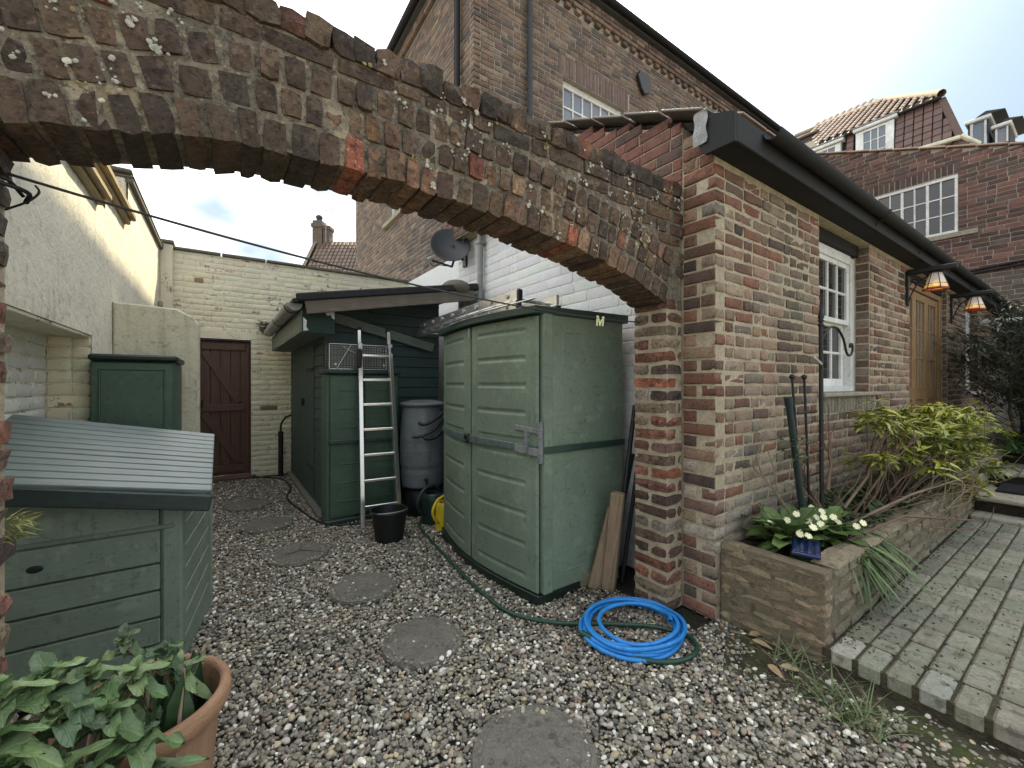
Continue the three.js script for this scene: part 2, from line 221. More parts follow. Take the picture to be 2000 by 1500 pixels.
function quadG(a, b, c, d, nu = 1, nv = 1, fn) {   // a sheet a-b-c-d (u from a to b, v from a to d), fn may push a point
  const P = [], U = [], pt = (u, v) => { const p = V(...a).multiplyScalar((1 - u) * (1 - v)).addScaledVector(V(...b), u * (1 - v)).addScaledVector(V(...c), u * v).addScaledVector(V(...d), (1 - u) * v); if (fn) fn(p, u, v); return p; };
  const idx = [], Lu = V(...a).distanceTo(V(...b)), Lv = V(...a).distanceTo(V(...d));
  for (let j = 0; j <= nv; j++) for (let i = 0; i <= nu; i++) { const p = pt(i / nu, j / nv); P.push(p.x, p.y, p.z); U.push((i / nu) * Lu, (j / nv) * Lv); }
  for (let j = 0; j < nv; j++) for (let i = 0; i < nu; i++) { const o = j * (nu + 1) + i; idx.push(o, o + 1, o + nu + 2, o, o + nu + 2, o + nu + 1); }
  const g = new THREE.BufferGeometry(); g.setAttribute('position', new THREE.Float32BufferAttribute(P, 3)); g.setAttribute('uv', new THREE.Float32BufferAttribute(U, 2)); g.setIndex(idx); g.computeVertexNormals(); return g.toNonIndexed();
}
function paint(g, c, j) { const n = g.attributes.position.count, a = new Float32Array(n * 3); for (let i = 0; i < n; i++) { a[i * 3] = c[0]; a[i * 3 + 1] = c[1]; a[i * 3 + 2] = c[2]; } g.setAttribute('color', new THREE.BufferAttribute(a, 3)); return g; }
// an old brick as a whole lump: rounded, a little uneven
function lump(w, h, d, rough, rnd, r = 0.012) {
  let g = new THREE.BoxGeometry(w, h, d, 2, 2, 2); const p = g.attributes.position, key = new Map();
  for (let i = 0; i < p.count; i++) {
    let x = p.getX(i), y = p.getY(i), z = p.getZ(i); const k = `${x.toFixed(4)},${y.toFixed(4)},${z.toFixed(4)}`;
    if (!key.has(k)) { const ex = Math.abs(x) > w * 0.4, ey = Math.abs(y) > h * 0.4, ez = Math.abs(z) > d * 0.4, e = ex + ey + ez, q = e >= 3 ? r : e === 2 ? r * 0.62 : 0; key.set(k, [x - Math.sign(x) * (ex ? q : 0) + (rnd() - 0.5) * rough, y - Math.sign(y) * (ey ? q : 0) + (rnd() - 0.5) * rough, z - Math.sign(z) * (ez ? q : 0) + (rnd() - 0.5) * rough]); }
    p.setXYZ(i, ...key.get(k));
  }
  g = boxUV(g.toNonIndexed()); g.computeVertexNormals(); return g;
}
// a brick face with a worn, bevelled front at z = 0, reaching back d
function faceBrick(w, h, d, rough, rnd, bev = 0.005, fine = true) {
  const nx = fine ? 3 : 1, ny = fine ? 2 : 1, P = [], I = [], j = () => (rnd() - 0.5) * rough;
  const ring = (ins, z, amp) => { const o = []; for (let t = 0; t < nx; t++) o.push([t / nx, 0]); for (let t = 0; t < ny; t++) o.push([1, t / ny]); for (let t = 0; t < nx; t++) o.push([1 - t / nx, 1]); for (let t = 0; t < ny; t++) o.push([0, 1 - t / ny]); const s = P.length / 3; for (const [u, v] of o) { const cx = (u - 0.5) * (w - 2 * ins) + j() * amp, cy = (v - 0.5) * (h - 2 * ins) + j() * amp; P.push(cx, cy, z + j() * amp * 0.7); } return [s, o.length]; };
  const b = Math.min(bev, h * 0.3);
  const [f0, n] = ring(b, 0, 1), [f1] = ring(0, -b, 0.6), [f2] = ring(0, -d, 0);
  for (const [a, c] of [[f0, f1], [f1, f2]]) for (let i = 0; i < n; i++) { const k = (i + 1) % n; I.push(a + i, c + i, c + k, a + i, c + k, a + k); }
  if (fine) {   // inner points of the face
    const s = P.length / 3, at = (x, y) => (y === 0 ? f0 + x : x === nx ? f0 + nx + y : y === ny ? f0 + nx + ny + (nx - x) : x === 0 ? f0 + 2 * nx + ny + (ny - y) : s + (x - 1) * (ny - 1) + (y - 1));
    for (let x = 1; x < nx; x++) for (let y = 1; y < ny; y++) P.push((x / nx - 0.5) * (w - 2 * b), (y / ny - 0.5) * (h - 2 * b), j() * 0.8 + 0.001);
    for (let x = 0; x < nx; x++) for (let y = 0; y < ny; y++) { const a = at(x, y), c = at(x + 1, y), e = at(x + 1, y + 1), f = at(x, y + 1); I.push(a, c, e, a, e, f); }
  } else I.push(f0, f0 + 1, f0 + 2, f0, f0 + 2, f0 + 3);
  const g = new THREE.BufferGeometry(); g.setAttribute('position', new THREE.Float32BufferAttribute(P, 3)); g.setIndex(I); g.computeVertexNormals(); return boxUV(g);
}

// ---------------------------------------------------------------- things and their parts
const taken = {};
function numbered(name) { const n = (taken[name] = (taken[name] ?? -1) + 1); return n ? `${name}_${String(n).padStart(3, '0')}` : name; }
function tag(o, label, category, group) { o.userData.label = label; o.userData.category = category; if (group) o.userData.group = group; return o; }
function thing(name, label, category, pos = [0, 0, 0], group) { const o = new THREE.Group(); o.name = numbered(name); o.position.set(...pos); scene.add(o); return tag(o, label, category, group); }
function mesh(name, g, m) { const o = new THREE.Mesh(g, m); o.name = name; o.castShadow = o.receiveShadow = true; return o; }
const NEED = ['position', 'normal', 'uv', 'color'];
function join(geos) { geos = [].concat(geos); const col = geos.some((g) => g.attributes.color); geos.forEach((g) => { for (const k of Object.keys(g.attributes)) if (!NEED.includes(k)) g.deleteAttribute(k); if (col && !g.attributes.color) paint(g, [1, 1, 1]); }); return geos.length === 1 ? geos[0] : mergeGeometries(geos.map((g) => (g.index ? g.toNonIndexed() : g))); }
// a part: its shapes are given in world metres and moved to its thing's base
function part(parent, name, geos, m, label) {
  const g = join(geos), o = mesh(name, g, m), base = V(); for (let p = parent; p && p !== scene; p = p.parent) base.add(p.position); g.translate(-base.x, -base.y, -base.z);
  if (label) o.userData.label = label; parent.add(o); return o;
}
function single(name, geos, m, label, category, group) { const o = mesh(numbered(name), join(geos), m); scene.add(o); return tag(o, label, category, group); }
function structure(name, geos, m) { const o = mesh(numbered(name), join(geos), m); o.userData.kind = 'structure'; scene.add(o); return o; }

// where a point falls in the photograph's frame (only used to choose which bricks become parts)
const CS = Math.cos(YAW), SN = Math.sin(YAW);
function seen(x, y, z) { const w = SN * x - CS * z, u = (CS * x + SN * z) / w, v = (y - EYE) / w; return [1000 + FPX * u, 750 - FPX * v, w]; }
// a wall plane: O is its lower left corner seen from outside, N its outward side
function plane(O, n) { const Nn = V(...n), Vv = V(0, 1, 0), U = Vv.clone().cross(Nn); return { O: V(...O), U, V: Vv, N: Nn, m: (u, v, w = 0) => new THREE.Matrix4().makeBasis(U, Vv, Nn).setPosition(V(...O).addScaledVector(U, u).addScaledVector(Vv, v).addScaledVector(Nn, w)) }; }
// the courses of a wall as a list of {u, v, w, h, d}
function courses(o) {
  const { L, top, bottom = 0, ch, bl, joint, holes = [], rnd, header = 0.4, dep = 0.05, quoinL = -1, quoinR = -1, quoin = 0.115 } = o, out = [];
  const topAt = typeof top === 'function' ? top : () => top, topMax = Math.max(topAt(0), topAt(L), topAt(L / 2));
  for (let k = 0, v = bottom; v < topMax - 0.02; k++, v += ch) {
    const q0 = quoinL < 0 ? 0 : k % 2 === quoinL ? 0 : quoin, q1 = quoinR < 0 ? 0 : k % 2 === quoinR ? 0 : quoin;
    let free = [[q0, L - q1]]; const vc = v + ch / 2;
    for (const [a, b, c, e] of holes) if (vc > c && vc < e) free = free.flatMap(([s, t]) => (b <= s || a >= t ? [[s, t]] : [[s, a], [b, t]].filter(([x, y]) => y - x > 0.03)));
    for (const [s, t] of free) {
      let u = s, first = true;
      while (u < t - 0.02) {
        let l = bl * (rnd() < header ? 0.5 : 1) * (0.94 + rnd() * 0.12); if (first && k % 2) l = bl * 0.5; first = false;
        if (t - u - l < bl * 0.3) l = t - u;
        const tp = topAt(u + l / 2), h = Math.min(ch, tp - v) - joint;
        if (h > 0.02) out.push({ u: u + l / 2, v: v + joint / 2 + h / 2, w: Math.max(l - joint, 0.02), h, d: u < 0.01 && q0 === 0 || u + l > L - 0.01 && q1 === 0 ? Math.max(dep, quoinL >= 0 || quoinR >= 0 ? quoin - joint : dep) : dep });
        u += l;
      }
    }
  }
  return out;
}
// lay bricks: the ones that show largest become parts, the rest one joined part
const layers = new Map();
function lay(th, name, list, pl, m, { max = 300, see, color, rnd, rough = 0.004, bev = 0.005, proud = 0.004, fine = true, stuffName = 'brickwork' }) {
  const acc = layers.get(th) ?? layers.set(th, []).get(th);
  for (const b of list) {
    const mm = pl.m(b.u + (rnd() - 0.5) * 0.004, b.v + (rnd() - 0.5) * 0.004, (rnd() - 0.5) * proud), e = mm.elements, c = V(e[12], e[13], e[14]);
    const [px, py, w] = seen(c.x, c.y, c.z), facing = V(0, EYE, 0).sub(c).dot(pl.N), on = w > 0.2 && px > -20 && px < 2020 && py > -20 && py < 1520 && facing > 0 && (!see || see(px, py, c));
    const [x1, , w1] = seen(...c.clone().addScaledVector(pl.U, b.w / 2).toArray()), area = on ? Math.abs(x1 - px) * 2 * ((b.h * FPX) / w) : 0;
    const g = paint(faceBrick(b.w, b.h, b.d, rough, rnd, bev, fine), color(rnd, b, c));
    acc.push({ g, mm, area, m, name, stuffName });
  }
  layers.set(th, acc);
}
function commit(th, max = 300) {
  const acc = layers.get(th); if (!acc) return; layers.delete(th);
  acc.sort((a, b) => b.area - a.area); const base = th.position, rest = new Map();
  acc.forEach((b, i) => {
    if (i < max && b.area > 30) { const o = mesh(b.name, b.g, b.m); o.applyMatrix4(b.mm); o.position.sub(base); th.add(o); }
    else { b.g.applyMatrix4(b.mm).translate(-base.x, -base.y, -base.z); const k = b.stuffName; if (!rest.has(k)) rest.set(k, { m: b.m, l: [] }); rest.get(k).l.push(b.g); }
  });
  for (const [k, r] of rest) { const o = mesh(k, mergeGeometries(r.l), r.m); o.userData.kind = 'stuff'; th.add(o); }
}
// the body of a wall behind its bricks: outline and holes in wall metres
function body(pl, outline, holes, thick, recess, inset = 0) { return extrude(outline, thick, pl.m(0, 0, -recess - thick), 0, holes.map(([a, b, c, d]) => [[a, c], [a, d], [b, d], [b, c]])); }
const pick = (rnd, list) => { let t = rnd() * list.reduce((s, e) => s + e[0], 0); for (const e of list) if ((t -= e[0]) <= 0) return e[1]; return list[0][1]; };
const vary = (rnd, c, a = 0.2) => { const k = 1 + (rnd() - 0.5) * 2 * a; return c.map((v) => v * k * (1 + (rnd() - 0.5) * 0.08)); };

// ================================================================ THE SETTING
structure('ground', [quadG([-400, -0.06, 400], [400, -0.06, 400], [400, -0.06, -400], [-400, -0.06, -400], 40, 40)], M.lawn);
structure('gravel_bed', [quadG([-1.3, -0.012, 2.6], [2.62, -0.012, 2.6], [2.62, -0.012, -7.5], [-1.3, -0.012, -7.5], 60, 120, (p) => { p.y += 0.012 * (fbm3(p.x * 2, p.z * 2, 1, 3) - 0.5); })], M.soilDark);

// ---------------------------------------------------------------- brick palettes (linear base colours)
const REDS = [[5, [0.239, 0.110, 0.074]], [5, [0.206, 0.110, 0.076]], [3, [0.288, 0.126, 0.081]], [3, [0.140, 0.086, 0.067]], [1.4, [0.095, 0.066, 0.055]], [5, [0.347, 0.218, 0.145]], [3, [0.272, 0.176, 0.122]]];
const HOUSE = [[5, [0.211, 0.140, 0.106]], [4, [0.263, 0.181, 0.132]], [3, [0.167, 0.122, 0.098]], [2, [0.307, 0.226, 0.166]], [2, [0.132, 0.107, 0.094]]];
const DEEP = [[5, [0.169, 0.090, 0.076]], [4, [0.213, 0.109, 0.090]], [3, [0.117, 0.075, 0.067]], [2, [0.263, 0.137, 0.107]], [2, [0.146, 0.103, 0.095]]];
const SOOT = [[5, [0.262, 0.160, 0.104]], [4, [0.214, 0.132, 0.091]], [3, [0.334, 0.190, 0.119]], [2.0, [0.429, 0.154, 0.093]], [2, [0.381, 0.233, 0.140]], [1, [0.134, 0.091, 0.069]]];
const PIER = [[4, [0.228, 0.140, 0.107]], [3, [0.300, 0.140, 0.101]], [2, [0.372, 0.146, 0.085]], [3, [0.360, 0.264, 0.176]], [2, [0.132, 0.096, 0.084]], [1, [0.481, 0.404, 0.319]]];
const CREAM = [0.80, 0.745, 0.565], WHITE = [0.80, 0.80, 0.78];

// ---------------------------------------------------------------- brick garden wall with its arched opening
const ZF = -1.55, ZB = -1.80, SPR = (x) => 2.162 - 0.08 * (x - 0.48) ** 2 - 0.03 * smooth(1.75, 2.25, x) - 0.05 * smooth(0.1, -0.45, x);
const arch = thing('garden_arch_wall', 'weathered brick garden wall with a wide low arch spanning the gravel yard', 'brick arch', [2.3, 0, -1.675]);
{
  const rnd = RNG(11), put = (w, h, d, x, y, z, rz, c, rough = 0.012, r = 0.012) => {
    const g = lump(w, h, d, rough, rnd, r), al = smooth(0.36, 0.60, fbm3(x * 2.3, y * 3.1, 4, 3) + 0.34 * smooth(2.25, 2.6, y) - 0.12 * smooth(1.9, 1.2, y)) * 0.62; paint(g, c.map((v, i) => mix(v, [0.052, 0.048, 0.04][i], al)));
    const mm = mat4([x, y, z], [(rnd() - 0.5) * 0.03, (rnd() - 0.5) * 0.05, rz + (rnd() - 0.5) * 0.03]), [px, py, q] = seen(x, y, z + 0.12), on = q > 0.2 && px > -60 && px < 2060 && py > -60 && py < 1560;
    (layers.get(arch) ?? layers.set(arch, []).get(arch)).push({ g, mm, area: on ? (w * h * FPX * FPX) / q / q : 0, m: M.arch, name: 'brick', stuffName: 'brickwork' });
  };
  const soot = () => vary(rnd, pick(rnd, SOOT), 0.3), X0 = -1.15, X1 = 2.215, zc = (ZF + ZB) / 2, TH = 0.25;
  let ringTop = [];
  for (let k = 0, off = 0; k < 3; k++) {   // three rings of bricks on end
    const hh = k ? 0.098 : 0.118;
    for (let x = X0 + k * 0.03; x < X1 - 0.03;) {
      const w = 0.062 + rnd() * 0.026, xm = x + w / 2, sl = (SPR(xm + 0.02) - SPR(xm - 0.02)) / 0.04, a = Math.atan(sl), h = hh * (0.94 + rnd() * 0.1);
      const r = off + h / 2 + (k ? 0 : (rnd() - 0.5) * 0.012), px = xm - Math.sin(a) * r, py = SPR(xm) + Math.cos(a) * r;
      put(w - 0.007, h - 0.002, TH + (rnd() - 0.5) * 0.022, px, py, zc + (rnd() - 0.5) * 0.012, a * 1.15 + (rnd() - 0.5) * 0.04, soot(), 0.008, 0.005); x += w;
    }
    off += hh + 0.007;
  }
  const ext = (x) => SPR(x) + 0.335, TOP = 2.565;
  for (let y = 1.98, k = 0; y < TOP - 0.03; y += 0.083, k++) for (let x = -1.2 + (k % 2) * 0.1; x < 2.37;) {   // level courses above the rings
    const w = (rnd() < 0.4 ? 0.11 : 0.215) * (0.93 + rnd() * 0.14), xm = x + w / 2, lo = Math.max(y, x < 2.21 ? Math.max(ext(x), ext(x + w)) : y), h = Math.min(y + 0.083, TOP) - lo - 0.009;
    if (h > 0.028) put(Math.min(w, 2.375 - x) - 0.008, h, TH + (rnd() - 0.5) * 0.02, xm, lo + h / 2 + 0.004, zc, 0, soot(), 0.009, 0.005);
    x += w;
  }
  for (let x = -1.2; x < 2.35;) {   // rough bricks on edge along the top
    const w = 0.066 + rnd() * 0.03, h = 0.095 + rnd() * 0.016 - (rnd() < 0.08 ? 0.02 : 0); put(w + 0.014, h, TH + 0.02 + (rnd() - 0.5) * 0.03, x + w / 2, TOP + h / 2 - 0.012, zc, (rnd() - 0.5) * 0.05, vary(rnd, pick(rnd, SOOT), 0.25), 0.016, 0.009); x += w;
  }
  // right pier, bonded round its corner
  const pc = () => vary(rnd, pick(rnd, PIER), 0.18), xa = 2.212, xb = 2.375;
  for (let y = 0, k = 0; y < 2.0; y += 0.0805, k++) {
    const h = 0.068, yc = y + h / 2 + 0.006, top = SPR(2.2) - 0.02; if (yc > top + 0.06) break;
    if (k % 2) { put(0.104, h, 0.248, xa + 0.052, yc, zc, 0, pc(), 0.008, 0.007); put(xb - xa - 0.117, h, 0.248, (xa + 0.117 + xb) / 2, yc, zc, 0, pc(), 0.008, 0.007); }
    else { put(xb - xa, h, 0.12, (xa + xb) / 2, yc, ZF - 0.06, 0, pc(), 0.008, 0.007); put(xb - xa, h, 0.116, (xa + xb) / 2, yc, ZB + 0.058, 0, pc(), 0.008, 0.007); }
  }
  // left pier, mostly outside the frame, its broken edge in view
  for (let y = 0, k = 0; y < 2.06; y += 0.082, k++) {
    const h = 0.066, yc = y + h / 2 + 0.006, e = -0.497 + (rnd() - 0.5) * 0.026;
    if (k % 2) { put(0.21, h, 0.12, e - 0.105, yc, ZF - 0.06, 0, pc(), 0.011, 0.007); put(0.21, h, 0.12, e - 0.105 + (rnd() - 0.5) * 0.02, yc, ZB + 0.06, 0, pc(), 0.011, 0.007); }
    else put(0.104, h, 0.25, e - 0.052, yc, zc, 0, pc(), 0.011, 0.007);
    for (let x = -0.72; x > -1.2; x -= 0.22) put(0.208, h, 0.25, x - (k % 2 ? 0.104 : 0), yc, zc, 0, pc(), 0.01, 0.008);
  }
  commit(arch, 300);
  const pts = []; pts.push([2.374, 0.01], [2.374, 2.575], [-1.2, 2.575], [-1.2, 0.01], [-0.52, 0.01], [-0.52, SPR(-0.52) + 0.012]); for (let x = -0.44; x < 2.2; x += 0.06) pts.push([x, SPR(x) + 0.014]); pts.push([2.224, SPR(2.224) + 0.012], [2.224, 0.01]);
  part(arch, 'mortar', [extrude(pts.slice().reverse(), 0.226, mat4([0, 0, -1.788]))], M.mortarSoot);
  // crusts of white and ochre lichen
  const lg = [], base = new THREE.IcosahedronGeometry(1, 0), rl = RNG(12); base.deleteAttribute('uv');
  for (let k = 0; k < 5200 && lg.length < 620; k++) {
    const x = -0.7 + rl() * 3.1, y = 1.95 + rl() * 0.75, hgt = y - SPR(x); if (hgt < 0.02 || y > 2.60) continue;
    if (fbm3(x * 3.1, y * 3.1, 8.2, 4) + 0.10 * smooth(2.3, 2.65, y) + 0.05 * smooth(0.8, -0.3, x) < 0.545) continue;
    const n = 1 + Math.floor(rl() * 5), ochre = rl() < 0.22, c = ochre ? [0.40, 0.32, 0.13] : [0.58, 0.57, 0.50];
    for (let q = 0; q < n; q++) { const r = 0.0025 + rl() * rl() * 0.009, g = base.clone().applyMatrix4(mat4([x + (rl() - 0.5) * 0.03, y + (rl() - 0.5) * 0.03, ZF + 0.003 + rl() * 0.004], [0, 0, rl() * 3], [r * (0.8 + rl() * 0.7), r, 0.003])); g.computeVertexNormals(); lg.push(paint(boxUV(g), vary(rl, c, 0.2))); }
  }
  part(arch, 'lichen', lg, vcol(T.mortar, T.concB, 0.001)).userData.kind = 'stuff';
  // pier joints are paler lime
  part(arch, 'pier_mortar', [bx(2.2205, 2.3765, 0.005, 1.86, -1.7925, -1.5575, 0.002), bx(-1.19, -0.509, 0.005, 2.03, -1.7925, -1.5575, 0.002)], M.mortarPier);
}

// ---------------------------------------------------------------- single-storey brick annex on the right
const annex = thing('brick_annex', 'single-storey old brick annex with white sash window, oak doors and black eaves', 'house', [6.7, 0, -3]);
{
  const rnd = RNG(21), AX = 2.38, AL = 10.02, AZ = -1.34, EAVE = 2.745;
  const fp = plane([AX, 0, AZ], [0, 0, 1]), U = (x) => x - AX;
  const win = [U(3.90), U(5.10), 1.325, 2.8], door = [U(6.45), U(8.34), 0.5, 2.8], win2 = [U(9.55), U(10.66), 1.28, 2.8], sill = [U(3.86), U(5.28), 1.15, 1.326];
  const damp = (c) => smooth(0.28, 0.05, Math.abs(c.x - 3.42 + 0.12 * (fbm3(c.x, c.y * 3, 2, 3) - 0.5))) * smooth(0.25, 0.55, fbm3(c.x * 5, c.y * 4, 3, 3));
  const col = (r, b, c) => { const k = vary(r, pick(r, REDS), 0.2), w = smooth(1.1, 0.45, c.y + 0.7 * (fbm3(c.x * 3, c.y * 3, 5, 3) - 0.5)) * 0.55 * (r() < 0.6 ? 1 : 0.2), s = damp(c) * 0.75; const sm = 0.42 * smooth(0.42, 0.66, fbm3(c.x * 2.1, c.y * 2.6, 7, 3) * 0.6 + r() * 0.4); return k.map((v, i) => mix(mix(mix(v, [0.52, 0.45, 0.34][i], sm), [0.50, 0.46, 0.38][i], w), [0.11, 0.10, 0.068][i], s)); };
  lay(annex, 'brick', courses({ L: AL, top: EAVE, ch: 0.0775, bl: 0.225, joint: 0.016, holes: [win, door, win2, sill], rnd, quoinL: 1, quoin: 0.105, dep: 0.06 }), fp, M.brick, { rnd, color: col, rough: 0.011, bev: 0.007, proud: 0.009, see: (px) => px > 1385 });
  // the end wall: near strip by the arch is bare brick, the rest (beyond the arch wall) is painted white; above the arch it is bare red brick again
  const ep = plane([AX, 0, AZ - 0.216], [-1, 0, 0]);
  lay(annex, 'brick', courses({ L: 0.216, top: 2.95, ch: 0.0775, bl: 0.225, joint: 0.013, rnd, quoinR: 0, quoin: 0.118, header: 0.1 }), ep, M.brick, { rnd, color: (r, b, c) => vary(r, pick(r, c.y < 0.9 ? PIER : REDS), 0.2), rough: 0.006, bev: 0.006 });
  const WX = 2.56, wl = 3.16, wp = plane([WX, 0, -4.96], [-1, 0, 0]), WT = (u) => (u < 2.05 ? 3.2 : 2.6), slope = (u) => 2.885 + 0.452 * (3.80 - u);
  lay(annex, 'white_brick', courses({ L: wl, top: WT, ch: 0.096, bl: 0.34, joint: 0.008, rnd, header: 0.3 }), wp, M.white, { rnd, color: (r) => vary(r, WHITE, 0.03), rough: 0.003, bev: 0.004, proud: 0.003, stuffName: 'white_brickwork', see: (px, py) => px > 930 && px < 1240 && py > 440 && py < 700 });
  const gp = plane([AX, 0, -4.97], [-1, 0, 0]), gl = 3.41;
  lay(annex, 'brick', courses({ L: gl, bottom: 2.61, holes: [[0, 2.06, 0, 3.21]], top: (u) => slope(u) - 0.01, ch: 0.075, bl: 0.23, joint: 0.009, rnd, header: 0.15 }), gp, M.brick, { rnd, color: (r) => vary(r, pick(r, [[4, [0.24, 0.115, 0.085]], [2, [0.30, 0.125, 0.10]], [2, [0.16, 0.10, 0.085]], [1, [0.24, 0.19, 0.15]]]), 0.16), rough: 0.003, bev: 0.004, see: (px, py) => px > 1120 && py < 380 });
  lay(annex, 'brick', courses({ L: 0.2, bottom: 2.63, top: 2.96, ch: 0.0775, bl: 0.21, joint: 0.012, rnd }), plane([AX, 0, -1.55], [-1, 0, 0]), M.brick, { rnd, color: (r) => vary(r, pick(r, REDS), 0.2), rough: 0.006 });
  // soldier bricks under the window sill
  const sol = []; for (let u = U(3.92); u < U(5.20); u += 0.072) sol.push({ u: u + 0.036, v: 1.228, w: 0.062, h: 0.135, d: 0.06 });
  lay(annex, 'brick', sol, fp, M.brick, { rnd, color: (r) => vary(r, [0.33, 0.29, 0.22], 0.2), rough: 0.006, proud: 0.01 });
  // window and door reveals facing the yard
  for (const [x, y0, z0] of [[5.094, 1.325, -1.457], [8.334, 0.5, -1.40], [10.654, 1.28, -1.445]]) lay(annex, 'brick', courses({ L: -1.345 - z0, bottom: y0, top: 2.74, ch: 0.0775, bl: 0.3, joint: 0.012, rnd, header: 0, dep: 0.02 }).map((b) => ({ ...b, d: 0.02 })), plane([x, 0, z0], [-1, 0, 0]), M.brick, { rnd, color: (r) => vary(r, pick(r, [[3, [0.21, 0.13, 0.10]], [2, [0.25, 0.20, 0.15]]]), 0.25), rough: 0.005 });
  commit(annex, 300);
  const hole = (h) => [h[0], h[1], h[2], Math.min(h[3], 2.74)];
  part(annex, 'mortar', [body(fp, [[0.012, 0], [AL, 0], [AL, 2.745], [0.012, 2.745]], [hole(win), hole(door), hole(win2)], 0.30, 0.006),
    bx(AX + 0.009, AX + 0.32, 0, 2.93, -1.5555, -1.349, 0.002), extrude([[4.97, 3.205], [2.91, 3.205], [2.91, 2.605], [1.56, 2.605], [1.56, 3.02], [4.97, 4.56]].reverse(), 0.2, new THREE.Matrix4().makeBasis(V(0, 0, -1), V(0, 1, 0), V(1, 0, 0)).setPosition(AX + 0.009, 0, 0))], M.mortar);
  part(annex, 'white_wall', [bx(WX + 0.004, WX + 0.3, 0, 3.2, -4.96, -2.912, 0.002), bx(WX + 0.004, WX + 0.3, 0, 2.6, -2.91, -1.82, 0.002), bx(AX + 0.212, WX + 0.3, 3.201, 3.22, -4.96, -2.92, 0.002)], M.whiteFlat);
  part(annex, 'lintel', [bx(3.9, 5.1, 2.637, 2.742, -1.64, -1.43, 0.002), bx(6.45, 8.34, 2.637, 2.742, -1.64, -1.40, 0.002), bx(9.55, 10.66, 2.637, 2.742, -1.64, -1.43, 0.002)], M.blackPaint);
  // roof: boarded eaves, fascia, gutter, verge tiles
  const ry = (z) => 2.885 + 0.452 * (-z - 1.17), RX = 12.38;
  part(annex, 'roof', [extrude([[1.20, 2.86], [4.94, ry(-4.94) - 0.05], [4.94, ry(-4.94) + 0.02], [1.20, 2.91]].reverse(), RX - AX - 0.02, new THREE.Matrix4().makeBasis(V(0, 0, -1), V(0, 1, 0), V(1, 0, 0)).setPosition(AX + 0.07, 0, 0))], M.slate);
  const vt = []; for (let z = -1.36, k = 0; z > -4.9; z -= 0.30, k++) { const g = box(0.17, 0.016, 0.31, 0.005); g.applyMatrix4(mat4([AX - 0.005, ry(z - 0.15) + 0.034 + (k % 2) * 0.003, z - 0.15], [Math.atan(0.452) + 0.03, 0, 0])); vt.push(g); }
  vt.forEach((g) => part(annex, 'verge_tile', [paint(g, vary(rnd, [0.20, 0.16, 0.125], 0.15))], M.tile));
  const rt = []; for (let z = -1.21; z > -4.8; z -= 0.28) for (let x = AX + 0.2; x < RX; x += 0.3) { const g = box(0.29, 0.02, 0.32, 0.008); g.applyMatrix4(mat4([x, ry(z - 0.14) + 0.05, z - 0.14], [Math.atan(0.452) + 0.05, 0, 0])); rt.push(paint(g, vary(rnd, [0.26, 0.15, 0.10], 0.2))); }
  const rto = part(annex, 'roof_tiles', rt, M.tile); rto.userData.kind = 'stuff';
  part(annex, 'soffit', [bx(AX - 0.05, RX, 2.748, 2.768, -1.352, -1.213, 0.003)], M.blackPaint);
  part(annex, 'fascia', [bx(AX - 0.05, RX, 2.742, 2.90, -1.212, -1.188, 0.004), extrude([[1.188, 2.735], [1.36, 2.735], [1.40, 2.80], [1.40, 2.985], [1.188, 2.90]].reverse(), 0.024, new THREE.Matrix4().makeBasis(V(0, 0, -1), V(0, 1, 0), V(1, 0, 0)).setPosition(AX - 0.076, 0, 0))], M.blackPaint);
  part(annex, 'lead_flashing', [quadG([AX - 0.088, 2.80, -1.345], [AX - 0.088, 2.80, -1.43], [AX - 0.086, 2.985, -1.42], [AX - 0.086, 2.985, -1.34], 4, 8, (p, u, v) => { p.x += 0.005 * Math.sin(v * 9 + u * 3); p.z += 0.004 * Math.sin(v * 11); }), bx(AX - 0.09, AX + 0.01, 2.985, 2.995, -1.42, -1.34, 0.004)], M.lead, 'grey lead flashing at the gable corner');
  const gz = -1.136, prof = []; for (let a = 0; a <= 12; a++) { const t = Math.PI * (a / 12); prof.push([0.05 * Math.cos(t), -0.05 * Math.sin(t)]); } for (let a = 12; a >= 0; a--) { const t = Math.PI * (a / 12); prof.push([0.045 * Math.cos(t), -0.045 * Math.sin(t)]); }
  const gm = new THREE.Matrix4().makeBasis(V(0, 0, -1), V(0, 1, 0), V(1, 0, 0)).setPosition(AX + 0.24, 2.872, gz);
  part(annex, 'gutter', [extrude(prof, RX - AX - 0.27, gm)], M.blackPaint);
  for (const x of [4.62, 6.0, 7.4, 8.8]) { const pr = prof.map(([a, b]) => [a * 1.1, b * 1.1 - 0.002]); part(annex, 'gutter_bracket', [extrude(pr, 0.05, new THREE.Matrix4().makeBasis(V(0, 0, -1), V(0, 1, 0), V(1, 0, 0)).setPosition(x, 2.877, gz)), tube([[x + 0.025, 2.81, gz + 0.02], [x + 0.025, 2.80, gz - 0.03], [x + 0.025, 2.77, -1.18]], 0.006, 8, 5)], M.blackPaint); }
  part(annex, 'sill', [bx(3.86, 5.30, 1.296, 1.328, -1.60, -1.285, 0.006)], M.stone);
  // sash window
  const w = part(annex, 'sash_window', [bx(3.90, 3.99, 1.33, 2.62, -1.60, -1.46, 0.004), bx(5.00, 5.098, 1.33, 2.62, -1.60, -1.46, 0.004), bx(3.99, 5.00, 2.55, 2.635, -1.60, -1.462, 0.004), bx(3.99, 5.00, 1.33, 1.375, -1.60, -1.44, 0.004)], M.paintWhite);
